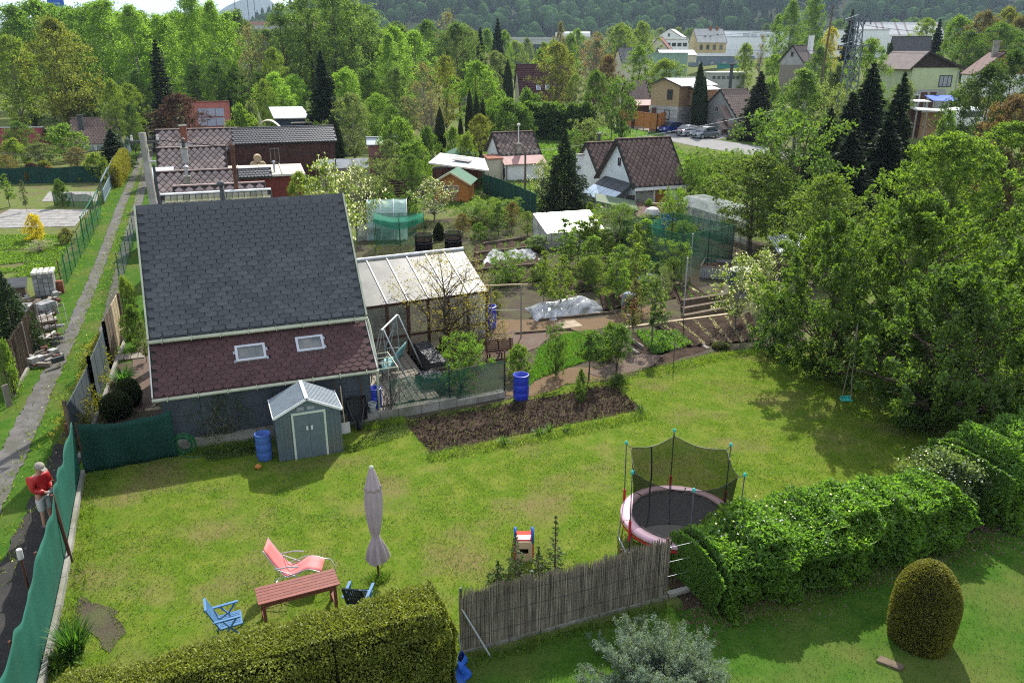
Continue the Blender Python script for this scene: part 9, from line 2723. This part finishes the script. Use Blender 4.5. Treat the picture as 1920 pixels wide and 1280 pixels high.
p=P(1122,668);tuft('iris_clump',p.x,p.y,150,.6,.03,(0.05,0.11,0.055),'bluish green iris clump at the grass plot end',seed=5,spread=.5,r=.3)
p=P(1140,640);tuft('iris_clump',p.x,p.y,150,.6,.03,(0.05,0.11,0.055),'bluish green iris clump behind nearer iris clump',seed=6,spread=.5,r=.3)
for k,(px,py)in enumerate(((1030,808),(1063,808),(1010,815),(1200,772),(945,832))):
 p=P(px,py);tuft('plot_edge_weed',p.x,p.y,45,.28,.035,(0.085,0.16,0.035),['leafy weed at the front edge of the dug plot, left middle','leafy weed at the front edge of the dug plot, right middle','leafy weed at the front edge of the dug plot, centre','leafy weed at the right corner of the dug plot','leafy weed at the front edge of dug plot, leftmost'][k],seed=10+k,spread=.9)
rng=np.random.default_rng(17)
for nm,poly,n,sz,col,zz in(('strawberry_plants',px_poly([(1185,618),(1255,612),(1300,648),(1225,668)]),3800,.09,(0.085,0.175,0.035),.16),('bed_greens',px_poly([(1110,545),(1235,530),(1240,545),(1120,560)]),2600,.08,(0.13,0.18,0.045),.2),('bed_weeds',px_poly([(1000,520),(1120,500),(1130,545),(1010,555)]),2600,.07,(0.11,0.15,0.05),.15),('path_weeds',px_poly([(1060,720),(1220,690),(1330,664),(1335,672),(1215,705),(1065,735)]),1800,.06,(0.10,0.16,0.04),.1),('fence_foot_weeds',px_poly([(700,800),(945,757),(950,764),(710,815)]),1500,.06,(0.10,0.15,0.045),.1),('house_foot_weeds',px_poly([(380,850),(500,820),(500,850),(390,868)]),1800,.055,(0.06,0.10,0.03),.12),('shaded_weeds',px_poly([(640,845),(700,815),(760,795),(770,815),(660,850)]),1500,.055,(0.08,0.13,0.035),.1),('slope_grass',px_poly([(700,390),(1000,400),(1100,330),(980,250),(700,330)]),26000,.22,(0.10,0.17,0.03),.12),('wild_grass',px_poly([(-60,520),(108,520),(136,442),(-60,442)]),16000,.13,(0.105,0.185,0.03),.10),('far_meadow',px_poly([(1000,300),(1300,300),(1240,250),(980,215)]),16000,.3,(0.10,0.19,0.03),.15),('orchard_grass',px_poly([(1300,420),(1920,560),(1920,330),(1280,290)]),30000,.2,(0.09,0.15,0.03),.12),('garden_weeds',px_poly([(690,560),(1280,520),(1280,440),(1000,405),(690,430)]),16000,.10,(0.10,0.15,0.04),.1)):
 a=np.array(poly);pts=rng.uniform(a.min(0),a.max(0),(n*4,2));pts=pts[inside(poly,pts)][:n]
 keep=np.array([mnoise.noise(Vector((x*.6,y*.6,5)))for x,y in pts])>-.35;pts=pts[keep]
 pos=np.column_stack([pts,rng.uniform(.02,zz,len(pts))+np.array([terrain(x,y)for x,y in pts])])
 V,F=leaf_geo(rng,pos,sz,.45,bias=(0,0,.8))
 tag(as_obj(nm,np_mesh(nm,V,F,M['leaf']),color=col),kind='stuff')
pts=np.array([bnd(rng.uniform(4.4,14),rng.normal()*.35-.75)for _ in range(3000)])
V,F=leaf_geo(rng,np.column_stack([pts,np.full(len(pts),.03)]),.06,.7)
tag(as_obj('leaf_litter',np_mesh('leaf_litter',V,F,M['petal']),color=(.22,.15,.11)),kind='stuff')
p=P(1668,1245)
st=thing('stone_plate','flat grey stone plate in the shaded grass left of the topiary','stone',(p.x,p.y,0),-.6)
MB().prism([(-.22,-.09,.0),(.2,-.1,0),(.24,.06,0),(-.18,.1,0)],(0,0,.055)).build('slab',M['wood_old'],st)
rv=random.Random(77)
k=0
while k<40:
 px,py=rv.uniform(700,1290),rv.uniform(405,560)
 if 690<px<915 and py>455:continue
 if 980<px<1140 and 555<py or(885<px<1020 and 445<py<520)or(px>1240 and py>480):continue
 p=P(px,py);h_=rv.uniform(.5,1.5)
 plant_xyz(rv.choice(['bush','vase','young','fine','blossom']),p.x,p.y,0,h_*1.25,h_*rv.uniform(.35,.6),rv.choice([G1,G1b,G2,GY_,YG]),'PLANT','small plants among the vegetable beds',blossom=None)
 k+=1
k=0
while k<15:
 px,py=rv.uniform(920,1340),rv.uniform(430,600)
 if py>560 and px<1150 or(885<px<1030 and 440<py<540)or px>1260:continue
 p=P(px,py);h_=rv.uniform(1.9,3.1)
 plant_xyz(rv.choice(['young','young','willow','vase']),p.x,p.y,0,h_,h_*rv.uniform(.2,.3),rv.choice([G1,G1b,GY_,YG]),'PLANT','saplings among the vegetable beds')
 k+=1
def to_px(p):
 d=Vector(p)-Vector((0,0,EYE))
 dep=d.y*CP-d.z*SP
 return 960+FPX*d.x/dep,dep
MARKS=[('the plastic sheet',P(1065,585)),('the white greenhouse',P(1070,460)),('the left fleece heap',P(930,488)),('the right fleece heap',P(985,482)),('the mint tunnel',P(725,445)),('the crop cage',P(750,465)),('the clipped thuja',P(822,470)),('the compost bins',P(850,466)),('the willow-like tree',P(1162,555)),('the fruit cage',P(1300,500)),('the clear tunnel',P(1330,440)),('the maroon roofed outbuilding',P(1200,425)),('the dark garden spruce',P(1060,405)),('the bending person',P(1180,590)),('the brown slat fence',P(740,374)),('the blossoming apple tree',P(812,432))]
ORD='first second third fourth fifth sixth seventh eighth ninth tenth eleventh twelfth thirteenth fourteenth fifteenth sixteenth seventeenth eighteenth nineteenth twentieth'.split()
KN={'shrub':'bush','shrub_tree':'fruit bush','fruit_tree':'young fruit tree','leafy_tree':'airy small tree','blossom_tree':'small open tree','willow_tree':'fine twigged sapling'}
for o in list(COL.objects):
 if o.get('label')=='PLANT':
  c=[q.color for q in o.children if q.name.startswith(('crown','foliage'))][0]
  cn='yellow-green' if c[0]>.138 else 'bright green' if c[1]>.21 else 'greyish green' if c[2]>.06 else 'fresh green' if c[1]>.18 else 'dark green'
  nm,q=min(MARKS,key=lambda m:(m[1]-o.location).length)
  d=o.location-q
  rel='behind' if d.y>abs(d.x)else 'in front of' if-d.y>abs(d.x)else 'right of' if d.x>0 else 'left of'
  o['label']='%s %s %s %s'%(cn,KN[o.name.split('.')[0]],rel,nm)
same={}
for o in COL.objects:
 if o.parent is None and o.get('label'):same.setdefault(o['label'],[]).append(o)
for lab,os_ in same.items():
 if 1<len(os_)<=20:
  os_.sort(key=lambda o:to_px(o.location)[0])
  for i,o in enumerate(os_):o['label']='%s, %s from left'%(lab,ORD[i])
